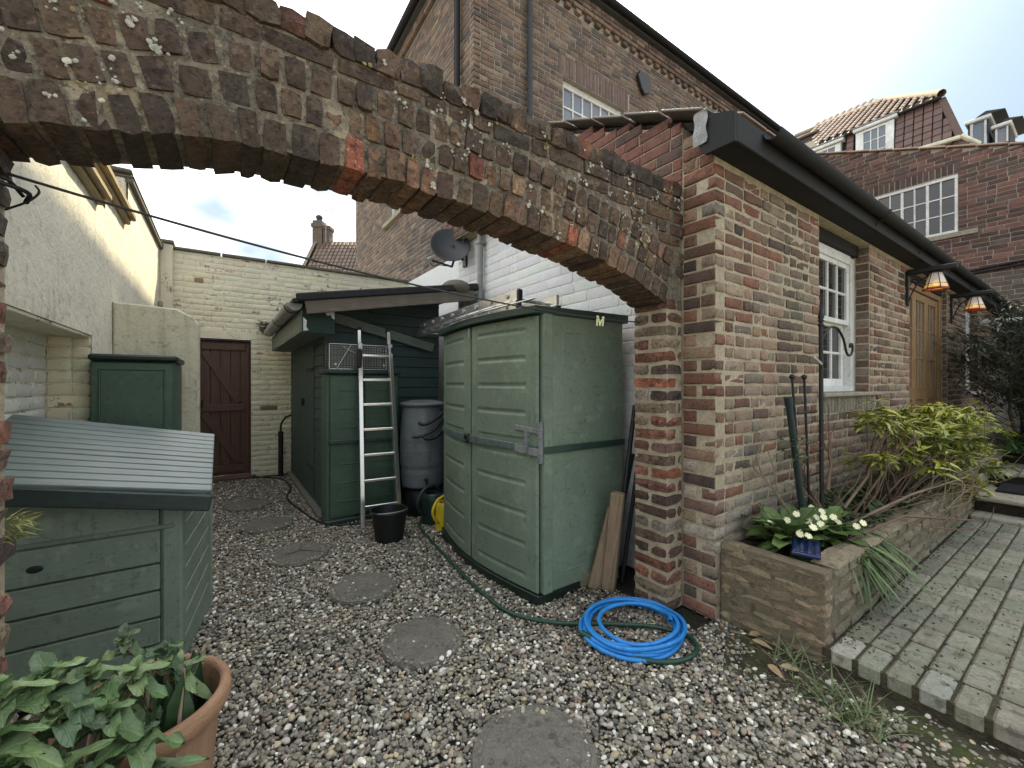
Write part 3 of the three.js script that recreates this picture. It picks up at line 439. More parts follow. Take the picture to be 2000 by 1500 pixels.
  const sash = (y0, y1, z, cols, rows, deep) => {
    const x0 = 3.99, x1 = 4.995, s = 0.055, g = [bx(x0, x0 + s, y0, y1, z - 0.04, z, 0.004), bx(x1 - s, x1, y0, y1, z - 0.04, z, 0.004), bx(x0 + s, x1 - s, y1 - 0.045, y1, z - 0.04, z, 0.004), bx(x0 + s, x1 - s, y0, y0 + deep, z - 0.04, z, 0.004)];
    part(w, 'sash_frame', g, M.paintWhite);
    for (let i = 1; i < cols; i++) { const x = mix(x0 + s, x1 - s, i / cols); part(w, 'glazing_bar', [bx(x - 0.012, x + 0.012, y0 + deep, y1 - 0.045, z - 0.035, z - 0.004, 0.006)], M.paintWhite); }
    for (let i = 1; i < rows; i++) { const y = mix(y0 + deep, y1 - 0.045, i / rows); part(w, 'glazing_bar', [bx(x0 + s, x1 - s, y - 0.012, y + 0.012, z - 0.036, z - 0.006, 0.006)], M.paintWhite); }
    for (let i = 0; i < cols; i++) for (let k = 0; k < rows; k++) { const a = mix(x0 + s, x1 - s, i / cols), b = mix(x0 + s, x1 - s, (i + 1) / cols), c = mix(y0 + deep, y1 - 0.045, k / rows), e = mix(y0 + deep, y1 - 0.045, (k + 1) / rows); part(w, 'pane', [bx(a, b, c, e, z - 0.026, z - 0.022, 0)], M.glass); }
  };
  sash(1.965, 2.55, -1.475, 4, 2, 0.045); sash(1.375, 1.985, -1.52, 4, 2, 0.075);
  // oak doors
  const d = part(annex, 'door_frame', [bx(6.45, 6.53, 0.5, 2.63, -1.56, -1.405, 0.006), bx(8.25, 8.337, 0.5, 2.63, -1.56, -1.405, 0.006), bx(6.53, 8.25, 2.56, 2.63, -1.56, -1.407, 0.006), bx(6.45, 8.34, 0.46, 0.5, -1.64, -1.34, 0.006)], M.oak);
  for (const [x0, x1] of [[6.53, 7.08], [7.08, 7.665], [7.665, 8.25]]) {
    const z = -1.43, s = 0.075, g = [bx(x0 + 0.004, x0 + s, 0.51, 2.555, z - 0.045, z, 0.005), bx(x1 - s, x1 - 0.004, 0.51, 2.555, z - 0.045, z, 0.005), bx(x0 + s, x1 - s, 2.46, 2.555, z - 0.045, z - 0.001, 0.005), bx(x0 + s, x1 - s, 1.20, 1.36, z - 0.045, z - 0.001, 0.005), bx(x0 + s, x1 - s, 0.51, 0.68, z - 0.045, z - 0.001, 0.005), bx(x0 + s, x1 - s, 0.68, 1.20, z - 0.036, z - 0.015, 0.008)];
    part(d, 'door_leaf', g, M.oak); const a = x0 + s, b = x1 - s;
    for (let i = 1; i < 3; i++) { const x = mix(a, b, i / 3); part(d, 'glazing_bar', [bx(x - 0.01, x + 0.01, 1.36, 2.46, z - 0.036, z - 0.008, 0.004)], M.oak); }
    for (let i = 1; i < 3; i++) { const y = mix(1.36, 2.46, i / 3); part(d, 'glazing_bar', [bx(a, b, y - 0.01, y + 0.01, z - 0.037, z - 0.01, 0.004)], M.oak); }
    for (let i = 0; i < 3; i++) for (let k = 0; k < 3; k++) part(d, 'pane', [bx(mix(a, b, i / 3), mix(a, b, (i + 1) / 3), mix(1.36, 2.46, k / 3), mix(1.36, 2.46, (k + 1) / 3), z - 0.028, z - 0.024, 0)], M.glassPale);
  }
  const w2 = part(annex, 'window_frame', [bx(9.55, 9.66, 1.28, 2.63, -1.58, -1.45, 0.004), bx(10.40, 10.66, 1.28, 2.63, -1.58, -1.45, 0.004), bx(9.66, 10.40, 2.5, 2.63, -1.58, -1.45, 0.004), bx(9.5, 10.7, 1.23, 1.28, -1.58, -1.30, 0.004), bx(10.02, 10.06, 1.28, 2.5, -1.57, -1.46, 0.004), bx(9.66, 10.40, 1.88, 1.92, -1.57, -1.465, 0.004)], M.paintWhite);
  part(w2, 'pane', [bx(9.66, 10.40, 1.28, 2.5, -1.535, -1.53, 0)], M.glass);
  part(annex, 'overflow_pipe', [rod([10.7, 2.46, -1.33], [10.7, 2.44, -0.80], 0.05, 14), rod([10.7, 2.461, -1.33], [10.7, 2.459, -1.25], 0.062, 14)], M.pvcWhite, 'short white plastic pipe under the far end of the eaves');
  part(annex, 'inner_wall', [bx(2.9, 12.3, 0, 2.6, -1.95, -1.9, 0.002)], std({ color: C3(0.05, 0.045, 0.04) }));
}

// ---------------------------------------------------------------- tall brick house behind
const house = thing('tall_brick_house', 'tall dark brick house with dentilled eaves rising behind the annex and shed', 'house', [6.9, 0, -8]);
{
  const rnd = RNG(31), HX = 2.80, HZ = -4.97, BK = -11.1, EY = 7.72;
  const col = (r, b, c) => vary(r, pick(r, HOUSE), 0.18);
  const lp = plane([HX, 0, BK], [-1, 0, 0]), LL = HZ - BK, wl = [BK * -1 - 8.95, 0, 0, 0];
  const u0 = -8.62 - BK, u1 = -7.52 - BK, lw = [u0, u1, 4.71, 5.95];
  lay(house, 'brick', courses({ L: LL, bottom: 3.26, top: EY - 0.2, ch: 0.0775, bl: 0.225, joint: 0.011, holes: [lw], rnd, quoinR: 0, dep: 0.05 }), lp, M.brick, { rnd, color: col, rough: 0.006, bev: 0.006, fine: false, see: (px, py) => (px > 690 && px < 930 && py > 375 && py < 560) || (py < 220 && px > 790) });
  const fp = plane([HX, 0, HZ], [0, 0, 1]), FL = 9.58, fw = [4.42 - HX, 5.89 - HX, 5.2, 6.28], fl = [4.32 - HX, 6.0 - HX, 6.28, 6.62];
  lay(house, 'brick', courses({ L: FL, bottom: 3.0275, top: EY - 0.46, ch: 0.0775, bl: 0.225, joint: 0.011, holes: [fw, fl], rnd, quoinL: 0, dep: 0.05 }), fp, M.brick, { rnd, color: col, rough: 0.006, bev: 0.006, fine: false, see: (px, py) => py < 300 && px > 925 });
  lay(house, 'brick', courses({ L: FL, bottom: EY - 0.18, top: EY - 0.02, ch: 0.0775, bl: 0.225, joint: 0.011, rnd }), plane([HX - 0.03, 0, HZ + 0.06], [0, 0, 1]), M.brick, { rnd, color: col, fine: false });
  lay(house, 'brick', courses({ L: LL + 0.06, bottom: EY - 0.18, top: EY - 0.02, ch: 0.0775, bl: 0.225, joint: 0.011, rnd }), plane([HX - 0.06, 0, BK], [-1, 0, 0]), M.brick, { rnd, color: col, fine: false });
  const den = []; for (let u = 0.06; u < FL; u += 0.225) den.push({ u: u + 0.055, v: EY - 0.32, w: 0.108, h: 0.066, d: 0.06 }, { u: u + 0.055, v: EY - 0.225, w: 0.216, h: 0.066, d: 0.06 });
  lay(house, 'brick', den, plane([HX, 0, HZ + 0.055], [0, 0, 1]), M.brick, { rnd, color: col, fine: false, see: (px, py) => py < 300 });
  const row = courses({ L: FL, bottom: EY - 0.46, top: EY - 0.36, ch: 0.09, bl: 0.225, joint: 0.011, rnd }); lay(house, 'brick', row, fp, M.brick, { rnd, color: col, fine: false });
  const head = []; for (let u = fl[0]; u < fl[1] - 0.03; u += 0.075) head.push({ u: u + 0.037, v: 6.45, w: 0.064, h: 0.32, d: 0.06 });
  lay(house, 'brick', head, fp, M.brick, { rnd, color: (r) => vary(r, [0.22, 0.15, 0.13], 0.18), fine: false, proud: 0.008 });
  commit(house, 300);
  part(house, 'mortar', [body(lp, [[0, 3.25], [LL - 0.012, 3.25], [LL - 0.012, EY], [0, EY]], [lw], 0.3, 0.008), body(fp, [[0.31, 0], [FL, 0], [FL, EY], [0.31, EY]], [fw], 0.3, 0.008)], M.mortarGrey);
  part(house, 'painted_wall', [bx(HX - 0.012, HX + 0.3, 0, 3.262, BK, HZ + 0.01, 0.004)], M.whiteFlat, 'white painted lower part of the side wall');
  part(house, 'roof', [quadG([HX - 0.15, EY + 0.05, HZ + 0.15], [12.5, EY + 0.05, HZ + 0.15], [10.2, EY + 1.9, -8], [5.4, EY + 1.9, -8]), quadG([HX - 0.15, EY + 0.05, BK - 0.1], [HX - 0.15, EY + 0.05, HZ + 0.15], [5.4, EY + 1.9, -8], [5.4, EY + 1.9, -8]), bx(HX - 0.13, 12.4, EY - 0.015, EY + 0.045, BK, HZ + 0.13, 0.004)], M.slate);
  const gp = (L, m) => { const pr = []; for (let a = 0; a <= 10; a++) { const t = Math.PI * (a / 10); pr.push([0.06 * Math.cos(t), -0.06 * Math.sin(t)]); } for (let a = 10; a >= 0; a--) { const t = Math.PI * (a / 10); pr.push([0.054 * Math.cos(t), -0.054 * Math.sin(t)]); } return extrude(pr, L, m); };
  part(house, 'gutter', [gp(9.75, new THREE.Matrix4().makeBasis(V(0, 0, -1), V(0, 1, 0), V(1, 0, 0)).setPosition(HX - 0.16, EY + 0.06, HZ + 0.19)), gp(LL + 0.2, new THREE.Matrix4().makeBasis(V(1, 0, 0), V(0, 1, 0), V(0, 0, 1)).setPosition(HX - 0.19, EY + 0.06, BK))], M.blackPaint);
  part(house, 'fascia', [bx(HX - 0.14, 12.4, EY - 0.01, EY + 0.06, HZ + 0.08, HZ + 0.122, 0.004), bx(HX - 0.125, HX - 0.083, EY - 0.012, EY + 0.058, BK, HZ + 0.078, 0.004)], M.slate);
  part(house, 'downpipe', [rod([HX - 0.06, 3.3, -5.32], [HX - 0.06, EY, -5.32], 0.035, 10), rod([HX - 0.05, 3.3, -5.42], [HX - 0.05, EY, -5.42], 0.016, 8)], M.blackPaint, 'pair of dark pipes on the side wall');
  part(house, 'downpipe', [rod([3.72, 4.4, HZ + 0.06], [3.72, EY, HZ + 0.06], 0.04, 10)], M.slate, 'dark downpipe on the front wall');
  const window = (pl, u0, u1, v0, v1, cols, rows, rec, glassM, cut) => {
    const add = (a, b, c, d, w0, w1) => { const g = box(b - a, d - c, w1 - w0, 0.004); g.applyMatrix4(pl.m((a + b) / 2, (c + d) / 2, (w0 + w1) / 2)); return g; };
    const f = part(house, 'window', [add(u0, u0 + 0.09, v0, v1, -rec - 0.06, -rec), add(u1 - 0.09, u1, v0, v1, -rec - 0.06, -rec), add(u0 + 0.09, u1 - 0.09, v1 - 0.1, v1, -rec - 0.06, -rec), add(u0 + 0.09, u1 - 0.09, v0, v0 + 0.09, -rec - 0.06, -rec)], M.paintWhite);
    const a0 = u0 + 0.09, a1 = u1 - 0.09, b0 = v0 + 0.09, b1 = v1 - 0.1;
    for (let i = 1; i < cols; i++) { const x = mix(a0, a1, i / cols); part(f, 'glazing_bar', [add(x - 0.015, x + 0.015, b0, b1, -rec - 0.05, -rec - 0.01)], M.paintWhite); }
    for (let i = 1; i < rows; i++) { const y = mix(b0, b1, i / rows); part(f, 'glazing_bar', [add(a0, a1, y - 0.015, y + 0.015, -rec - 0.049, -rec - 0.012)], M.paintWhite); }
    for (let i = 0; i < cols; i++) for (let k = 0; k < rows; k++) part(f, 'pane', [add(mix(a0, a1, i / cols), mix(a0, a1, (i + 1) / cols), mix(b0, b1, k / rows), mix(b0, b1, (k + 1) / rows), -rec - 0.036, -rec - 0.03)], glassM);
    return f;
  };
  window(fp, fw[0], fw[1], fw[2], fw[3], 6, 3, 0.09, M.glassPale);
  window(lp, u0, u1, 4.71, 5.95, 3, 2, 0.11, M.glassPale);
  part(house, 'sill', [bx(HX - 0.07, HX + 0.1, 4.63, 4.712, -8.72, -7.42, 0.006)], M.stone);
  part(house, 'inner_wall', [bx(HX + 0.6, 12, 0, EY - 0.1, HZ - 0.75, HZ - 0.7, 0.002), bx(HX + 0.6, HX + 0.65, 0, EY - 0.1, BK, HZ - 0.76, 0.002)], std({ color: C3(0.05, 0.045, 0.04) }));
}
{
  const a = single('alarm_box', [extrude([[-0.13, 0.19], [0.13, 0.19], [0.17, 0.06], [0.13, -0.12], [0.0, -0.2], [-0.09, -0.12], [-0.19, 0.08]].reverse(), 0.05, mat4([6.35, 6.9, -4.955]), 0.008)], M.dish, 'dark slanted box fixed high on the brick wall right of the upper window', 'alarm box');
}

// ---------------------------------------------------------------- brick end building on the far right
const endb = thing('brick_end_building', 'dark red brick building with a wide white casement window and sloping tiled verge', 'house', [13, 0, -1.5]);
{
  const rnd = RNG(41), X = 12.4, K = 12.4 / 11, fy = (y) => EYE + (y - EYE) * K, Z0 = -4.97, L = 7.2, pl = plane([X, 0, Z0], [-1, 0, 0]), top = (u) => fy(7.0 - 0.392 * ((u + Z0) / K - Z0));
  const wn = [-2.83 * K - Z0, -1.64 * K - Z0, fy(4.17), fy(5.24)], wh = [-3.0 * K - Z0, -1.62 * K - Z0, fy(5.24), fy(5.24) + 0.25];
  const col = (r, b, c) => vary(r, c.y < 3.6 ? pick(r, [[3, [0.17, 0.14, 0.115]], [2, [0.20, 0.165, 0.13]], [2, [0.12, 0.095, 0.08]]]) : pick(r, DEEP), 0.16);
  lay(endb, 'brick', courses({ L, bottom: 2.3, top: (u) => top(u) - 0.02, ch: 0.091, bl: 0.265, joint: 0.012, holes: [wn, wh], rnd, header: 0.3 }), pl, M.brick, { rnd, color: col, rough: 0.004, bev: 0.004, fine: false, see: (px, py) => py > 275 && px > 1560 && py - 590 < (px - 1940) * 0.66 + 4 });
  const head = []; for (let u = wh[0]; u < wh[1] - 0.03; u += 0.092) head.push({ u: u + 0.046, v: fy(5.24) + 0.125, w: 0.078, h: 0.22, d: 0.05 });
  lay(endb, 'brick', head, pl, M.brick, { rnd, color: (r) => vary(r, [0.13, 0.085, 0.075], 0.2), fine: false, proud: 0.006 });
  commit(endb, 300);
  part(endb, 'mortar', [body(pl, [[0, 0], [L, 0], [L, top(L)], [0, top(0)]], [wn], 0.3, 0.008)], M.mortarGrey);
  for (let u = 0.02, k = 0; u < L - 0.3; u += 0.42, k++) { const g = box(0.43, 0.035, 0.2, 0.008); g.applyMatrix4(pl.m(u + 0.21, top(u + 0.21) + 0.03, -0.04).multiply(mat4([0, 0, 0], [0, 0, -Math.atan(0.392) + 0.03]))); part(endb, 'verge_tile', [paint(g, vary(rnd, [0.42, 0.27, 0.20], 0.15))], M.tile); }
  part(endb, 'lead_flashing', [bx(X - 0.05, X + 0.02, top(0), top(0) + 0.25, -4.93, -4.86, 0.005)], M.lead);
  part(endb, 'roof', [quadG([X + 0.02, top(0), -4.97], [X + 0.02, top(7.2), 2.23], [X + 3, top(7.2), 2.23], [X + 3, top(0), -4.97])], M.slate);
  const add = (a, b, c, d, w0, w1) => { const g = box(b - a, d - c, w1 - w0, 0.004); g.applyMatrix4(pl.m((a + b) / 2, (c + d) / 2, (w0 + w1) / 2)); return g; };
  const [a0, a1, b0, b1] = [wn[0] + 0.07, wn[1] - 0.05, wn[2] + 0.06, wn[3] - 0.07];
  const f = part(endb, 'window', [add(wn[0], a0, wn[2], wn[3], -0.1, -0.02), add(a1, wn[1], wn[2], wn[3], -0.1, -0.02), add(a0, a1, b1, wn[3], -0.1, -0.02), add(a0, a1, wn[2], b0, -0.1, -0.02)], M.paintWhite);
  for (let i = 1; i < 6; i++) { const u = mix(a0, a1, i / 6), t = i % 2 ? 0.014 : 0.024; part(f, 'glazing_bar', [add(u - t, u + t, b0, b1, -0.09, -0.03)], M.paintWhite); }
  for (let i = 1; i < 3; i++) { const v = mix(b0, b1, i / 3); part(f, 'glazing_bar', [add(a0, a1, v - 0.013, v + 0.013, -0.088, -0.034)], M.paintWhite); }
  for (let i = 0; i < 6; i++) for (let k = 0; k < 3; k++) part(f, 'pane', [add(mix(a0, a1, i / 6), mix(a0, a1, (i + 1) / 6), mix(b0, b1, k / 3), mix(b0, b1, (k + 1) / 3), -0.066, -0.06)], M.glass);
  part(endb, 'sill', [add(wn[0] - 0.05, wn[1] + 0.28, wn[2] - 0.1, wn[2] - 0.004, -0.06, 0.05)], M.stone);
  part(endb, 'cable', [tube([[X - 0.03, 3.60, -2.5], [X - 0.03, 3.67, -1.7], [X - 0.03, 3.72, -1.0], [X - 0.03, 3.79, 0.4], [X - 0.03, 3.82, 2]], 0.025, 24, 6), tube([[X - 0.03, 3.545, -2.5], [X - 0.03, 3.605, -1.7], [X - 0.03, 3.655, -1.0], [X - 0.03, 3.72, 0.4], [X - 0.03, 3.76, 2]], 0.02, 24, 6)], M.blackPaint);
  part(endb, 'downpipe', [rod([X - 0.12, 0.4, -0.98], [X - 0.12, 2.5, -0.98], 0.045, 12), bx(X - 0.2, X - 0.03, 2.45, 2.72, -1.06, -0.88, 0.01)], M.blackPaint);
}

// ---------------------------------------------------------------- cream painted brick wall across the end of the yard
const cream = thing('cream_garden_wall', 'cream painted brick garden wall with flaking paint at the end of the yard', 'wall', [1.0, 0, -7.5]);
{
  const rnd = RNG(51), Z = -7.38, X0 = -0.58, L = 3.38, pl = plane([X0, 0, Z], [0, 0, 1]), dr = [-0.29 - X0, 0.345 - X0, 0, 2.13];
  const dents = (b) => fbm3(b.u * 2.2, b.v * 2.2, 3, 3);
  lay(cream, 'brick', courses({ L, top: 3.25, ch: 0.0765, bl: 0.235, joint: 0.008, holes: [dr], rnd, dep: 0.04 }), pl, M.cream, { rnd, color: (r, b) => { const bare = r() < 0.006 + 0.03 * smooth(0.55, 0.68, dents(b)); return bare ? vary(r, pick(r, [[2, [0.30, 0.20, 0.15]], [1, [0.22, 0.17, 0.15]]]), 0.2) : vary(r, CREAM, 0.04); }, rough: 0.008, bev: 0.006, proud: 0.007, see: (px, py) => px > 315 && px < 800 && py < 940 && !(px > 570 && py > 590) });
  commit(cream, 300);
  part(cream, 'wall_core', [body(pl, [[0, 0], [L, 0], [L, 3.25], [0, 3.25]], [dr], 0.22, 0.004)], M.creamFlat);
  part(cream, 'lintel', [bx(-0.36, 0.42, 2.065, 2.17, Z - 0.02, Z + 0.006, 0.004)], M.creamFlat);
  for (let x = X0, k = 0; x < 2.76; x += 0.56, k++) part(cream, 'coping_slab', [bx(x + 0.006, Math.min(x + 0.552, 2.79), 3.25 + rnd() * 0.006, 3.292, Z - 0.25, Z + 0.04, 0.008)], M.coping);
  part(cream, 'pilaster', [bx(-0.70, -0.565, 0, 3.30, Z - 0.2, Z + 0.09, 0.01)], M.creamFlat); part(cream, 'coping_slab', [bx(-0.72, -0.55, 3.302, 3.345, Z - 0.25, Z + 0.13, 0.008)], M.coping);
}
const gate = thing('yard_door', 'dark brown ledged and braced timber door in the cream wall', 'door', [0.03, 0, -7.42]);
{
  const z = -7.46, x0 = -0.275, x1 = 0.33, n = 5;
  for (let i = 0; i < n; i++) part(gate, 'board', [bx(mix(x0, x1, i / n) + 0.002, mix(x0, x1, (i + 1) / n) - 0.002, 0.06, 2.03, z - 0.025, z, 0.004)], M.doorBrown);
  for (const y of [0.1, 1.0, 1.9]) part(gate, 'ledge', [bx(x0 + 0.02, x1 - 0.06, y, y + 0.1, z + 0.001, z + 0.026, 0.004)], M.doorBrown);
  for (const y of [0.2, 1.1]) part(gate, 'brace', [barUp([x1 - 0.13, y + 0.03, z + 0.0125], [x0 + 0.05, y + 0.78, z + 0.0125], 0.021, 0.1, 0.003)], M.doorBrown);
  part(gate, 'door_frame', [bx(-0.29, -0.276, 0.04, 2.06, z - 0.05, z + 0.06, 0.003), bx(0.331, 0.345, 0.04, 2.06, z - 0.05, z + 0.06, 0.003), bx(-0.29, 0.345, 2.032, 2.064, z - 0.05, z + 0.055, 0.003)], M.doorBrown);
  part(gate, 'backing', [bx(x0 - 0.005, x1 + 0.004, 0.05, 2.032, z - 0.06, z - 0.03, 0.002)], M.doorBrown);
  part(gate, 'latch', [bx(-0.262, -0.235, 1.06, 1.18, z + 0.001, z + 0.03, 0.004)], M.iron);
  part(gate, 'threshold', [bx(-0.30, 0.40, -0.02, 0.045, -7.52, -7.27, 0.008)], tint(0.17, 0.085, 0.06, T.terra, T.concB, 0.004));
}

// ---------------------------------------------------------------- rendered boundary wall on the left, with a recess and a stub wall
const left = thing('rendered_boundary_wall', 'tall cream rendered boundary wall on the left with stepped copings, a recess and a stub wall', 'wall', [-0.9, 0, -5]);
{
  const rnd = RNG(61), X = -0.70, NZ0 = -2.35, NZ1 = -3.77, NH = 1.715, NB = -0.905;
  const lump2 = (p, s) => { p.x += s * (fbm3(p.y * 4, p.z * 4, 1.5, 4) - 0.5); };
  const sheet = (z0, z1, y0, y1) => quadG([X, y0, z0], [X, y0, z1], [X, y1, z1], [X, y1, z0], Math.ceil((z0 - z1) / 0.05), Math.ceil((y1 - y0) / 0.05), (p, u, v) => { const e = Math.min(1, Math.min(u, 1 - u) * 12, Math.min(v, 1 - v) * 12); lump2(p, 0.022 * e); });
  part(left, 'rendered_face', [sheet(-1.55, NZ1, NH, 2.66), sheet(NZ1, -5.03, 0, 2.66), sheet(-5.03, -7.38, 0, 3.25), sheet(-4.15, -5.03, 2.66, 2.83)], M.stucco);
  part(left, 'wall_core', [bx(X - 0.5, X - 0.016, NH + 0.004, 2.655, NZ1, -1.5, 0.01), bx(X - 0.5, X - 0.016, 0, 2.655, -5.03, NZ1 - 0.002, 0.004), bx(X - 0.5, X - 0.016, 0, 3.245, -7.4, -5.034, 0.012), bx(X - 0.5, X - 0.018, 2.657, 2.825, -5.028, -4.152, 0.01)], M.stucco);
  part(left, 'upper_wall', [bx(X - 0.56, X - 0.30, 2.66, 3.22, -5.02, -3.0, 0.01), bx(X - 0.56, X - 0.2, 2.66, 3.0, -4.1, -2.2, 0.01)], M.stuccoDirty);
  part(left, 'recess_wall', [bx(NB - 0.1, NB - 0.006, 0, NH, NZ1, -1.85, 0.004)], M.creamFlat);
  const jp = plane([NB, 0, NZ1 + 0.004], [0, 0, 1]);
  lay(left, 'brick', courses({ L: X - NB, top: NH - 0.01, ch: 0.078, bl: 0.22, joint: 0.007, rnd, dep: 0.03 }), jp, M.cream, { rnd, color: (r) => vary(r, [0.76, 0.70, 0.50], 0.05), rough: 0.006, bev: 0.006 });
  lay(left, 'brick', courses({ L: 1.9, top: NH - 0.01, ch: 0.078, bl: 0.23, joint: 0.007, rnd, dep: 0.03 }), plane([NB, 0, -1.87], [1, 0, 0]), M.white, { rnd, color: (r) => vary(r, [0.78, 0.77, 0.70], 0.05), rough: 0.009, bev: 0.007, proud: 0.008, see: (px, py) => px < 110 && py > 600 && py < 850 });
  commit(left, 120);
  part(left, 'recess_soffit', [bx(NB - 0.1, X - 0.005, NH - 0.02, NH + 0.002, NZ1 - 0.01, -1.85, 0.004)], M.creamFlat);
  // stub wall with a clipped corner
  part(left, 'stub_wall', [extrude([[X + 0.002, 0], [-0.165, 0], [-0.165, 1.90], [-0.20, 1.955], [-0.31, 2.018], [X + 0.002, 2.035]], 0.17, mat4([0, 0, -4.56]), 0.012)], M.stuccoDirty);
  // stepped copings: stone ledges along the wall and slabs across its steps
  for (const [y, z0, z1, h] of [[2.655, -1.6, -3.95, 0.05], [2.83, -2.9, -4.93, 0.055], [3.25, -5.03, -7.36, 0.03]]) part(left, 'coping', [bx(X - 0.12, X + (y > 3 ? 0.04 : 0.07), y, y + h, z1, z0, 0.01), bx(X - 0.02, X + 0.035, y - 0.045, y - 0.002, z1 + 0.03, z0, 0.008)], y > 3 ? M.coping : M.beam);
  part(left, 'fascia_board', [bx(X + 0.02, X + 0.075, 2.708, 2.85, -3.42, -2.0, 0.006)], M.beam);
  part(left, 'coping', [bx(X - 0.6, X - 0.2, 3.222, 3.26, -5.06, -3.0, 0.01), bx(X - 0.6, X + 0.03, 3.285, 3.315, -5.09, -4.99, 0.008), bx(X - 0.6, X - 0.14, 3.0, 3.04, -4.14, -2.2, 0.01)], M.coping);
  part(left, 'bracket', [bx(X + 0.004, X + 0.05, 2.40, 2.48, -7.12, -7.06, 0.01), rod([X + 0.03, 2.44, -7.1], [X + 0.03, 2.30, -7.12], 0.012, 6)], M.pvcGrey);
}

// ---------------------------------------------------------------- mansard house far right, with white dormers and tile-hung slopes
const mans = thing('mansard_house', 'house beyond the brick end building with pantiled mansard roof and two white dormers', 'house', [18, 0, -4]);
{
  const rnd = RNG(71), X = 17, TL = (r) => vary(r, [0.155, 0.085, 0.07], 0.22);
  part(mans, 'wall', [bx(X + 0.6, X + 6, 0, 8.6, -11, -2.5, 0.01)], tint(0.17, 0.10, 0.08, T.brick, T.brickB, 0.006));
  // tile-hung lower slope, leaning back a little; right end follows the hip
  const zr = (y) => -2.42 - 0.29 * (y - 8.1), sx = (y) => X + 0.16 * (y - 9.6), hang = [];
  for (let y = 7.9, k = 0; y < 9.6; y += 0.205, k++) for (let z = -2.5; z > -8; z -= 0.205) { if (z > zr(y) - 0.1) continue; if ((z > -4.86 && z < -3.84 && y > 8.2) || (z < -5.1 && z > -6.3)) continue; const g = box(0.03, 0.225, 0.186, 0.008); g.applyMatrix4(mat4([sx(y) - 0.03 - rnd() * 0.008, y + 0.1, z], [0, 0, -0.26])); hang.push({ g: paint(g, TL(rnd)), z }); }
  hang.sort((a, b) => b.z - a.z); hang.slice(0, 150).forEach((h) => part(mans, 'hanging_tile', [h.g], M.tile)); if (hang.length > 150) part(mans, 'hanging_tiles', hang.slice(150).map((h) => h.g), M.tile).userData.kind = 'stuff';
  part(mans, 'slope', [quadG([sx(7.8) + 0.04, 7.8, -11], [sx(7.8) + 0.04, 7.8, zr(7.8)], [sx(9.62) + 0.04, 9.62, zr(9.62)], [sx(9.62) + 0.04, 9.62, -11]), quadG([sx(7.8), 7.8, zr(7.8) - 0.02], [X + 6, 7.8, zr(7.8) - 0.02], [X + 5.4, 9.62, zr(9.62) - 0.02], [sx(9.62), 9.62, zr(9.62) - 0.02])], M.felt);
  part(mans, 'corner_rib', [bar([sx(7.8) - 0.02, 7.8, zr(7.8)], [sx(9.6) - 0.02, 9.6, zr(9.6)], 0.16, 0.1, 0.02)], tint(0.17, 0.11, 0.09, T.terra, T.concB, 0.003));
  // pantiled upper slope up to the ridge, hipped at the near end
  const A = V(16.86, 9.64, -6.6), B = V(16.84, 9.62, -2.82), D = V(19.89, 11.92, -5.15), E = V(19.6, 11.7, -7.6), n = B.clone().sub(A).normalize(), up = V(0.8, 0.6, 0), tiles = [];
  for (let r = 0; r < 15; r++) for (let c = 0; c < 26; c++) {
    const s = r * 0.27 + 0.13, z = -2.92 - c * 0.215, f = s / 3.85; if (z > mix(-2.82, -5.15, f) - 0.05 || z < mix(-6.0, -7.2, f)) continue;
    const g = new THREE.CylinderGeometry(0.115, 0.12, 0.30, 8, 1, true, -1.3, 2.6).toNonIndexed(); boxUV(g); g.rotateZ(-Math.PI / 2); g.scale(1, 0.45, 1);
    g.applyMatrix4(mat4([16.86 + s * 0.8 - 0.02, 9.65 + s * 0.6 + 0.03, z], [0, 0, Math.atan2(0.6, 0.8) - 0.04])); tiles.push({ g: paint(g, vary(rnd, [0.38, 0.25, 0.17], 0.2)), s, z });
  }
  tiles.sort((a, b) => a.s - b.s); tiles.slice(0, 150).forEach((t) => part(mans, 'pantile', [t.g], M.tile)); if (tiles.length > 150) part(mans, 'pantiles', tiles.slice(150).map((t) => t.g), M.tile).userData.kind = 'stuff';
  part(mans, 'roof', [quadG([16.86, 9.62, -6.3], [16.84, 9.6, -2.84], D.toArray(), E.toArray()), quadG([16.84, 9.6, -2.84], [22, 9.6, -2.84], [20.2, 11.9, -5.15], D.toArray()), bx(16.8, 17.2, 9.56, 9.62, -8, -2.85, 0.01)], M.felt);
  part(mans, 'ridge_tiles', [tube([[16.8, 9.66, -2.82], D.toArray(), E.toArray()], 0.11, 2, 8, false, true)], tint(0.42, 0.32, 0.24, T.terra, T.concB, 0.003));
  part(mans, 'chimney', [bx(18.2, 19.0, 9.8, 10.75, -7.05, -6.35, 0.02), bx(18.12, 19.08, 10.75, 10.85, -7.12, -6.28, 0.02)], tint(0.15, 0.09, 0.075, T.brick, T.brickB, 0.006));
  const dormer = (z0, z1, y0, y1, fr) => {
    const x = X - 0.16, d = part(mans, 'dormer', [bx(x, x + 0.06, y0, y1, z0, z0 + fr, 0.006), bx(x, x + 0.06, y0, y1, z1 - fr, z1, 0.006), bx(x, x + 0.058, y1 - 0.07, y1, z0 + fr, z1 - fr, 0.004), bx(x - 0.07, x + 0.5, y1 + 0.02, y1 + 0.13, z0 - 0.06, z1 + 0.09, 0.02), bx(x + 0.06, x + 0.7, y0, y1 + 0.02, z1 - 0.04, z1, 0.004)], M.paintWhite);
    part(d, 'dormer_roof', [bx(x - 0.09, x + 0.9, y1 + 0.132, y1 + 0.16, z0 - 0.08, z1 + 0.11, 0.004)], M.lead);
    const a = z0 + fr, b = z1 - fr; part(d, 'pane', [bx(x + 0.03, x + 0.035, y0, y1 - 0.07, a, b, 0)], M.glassPale);
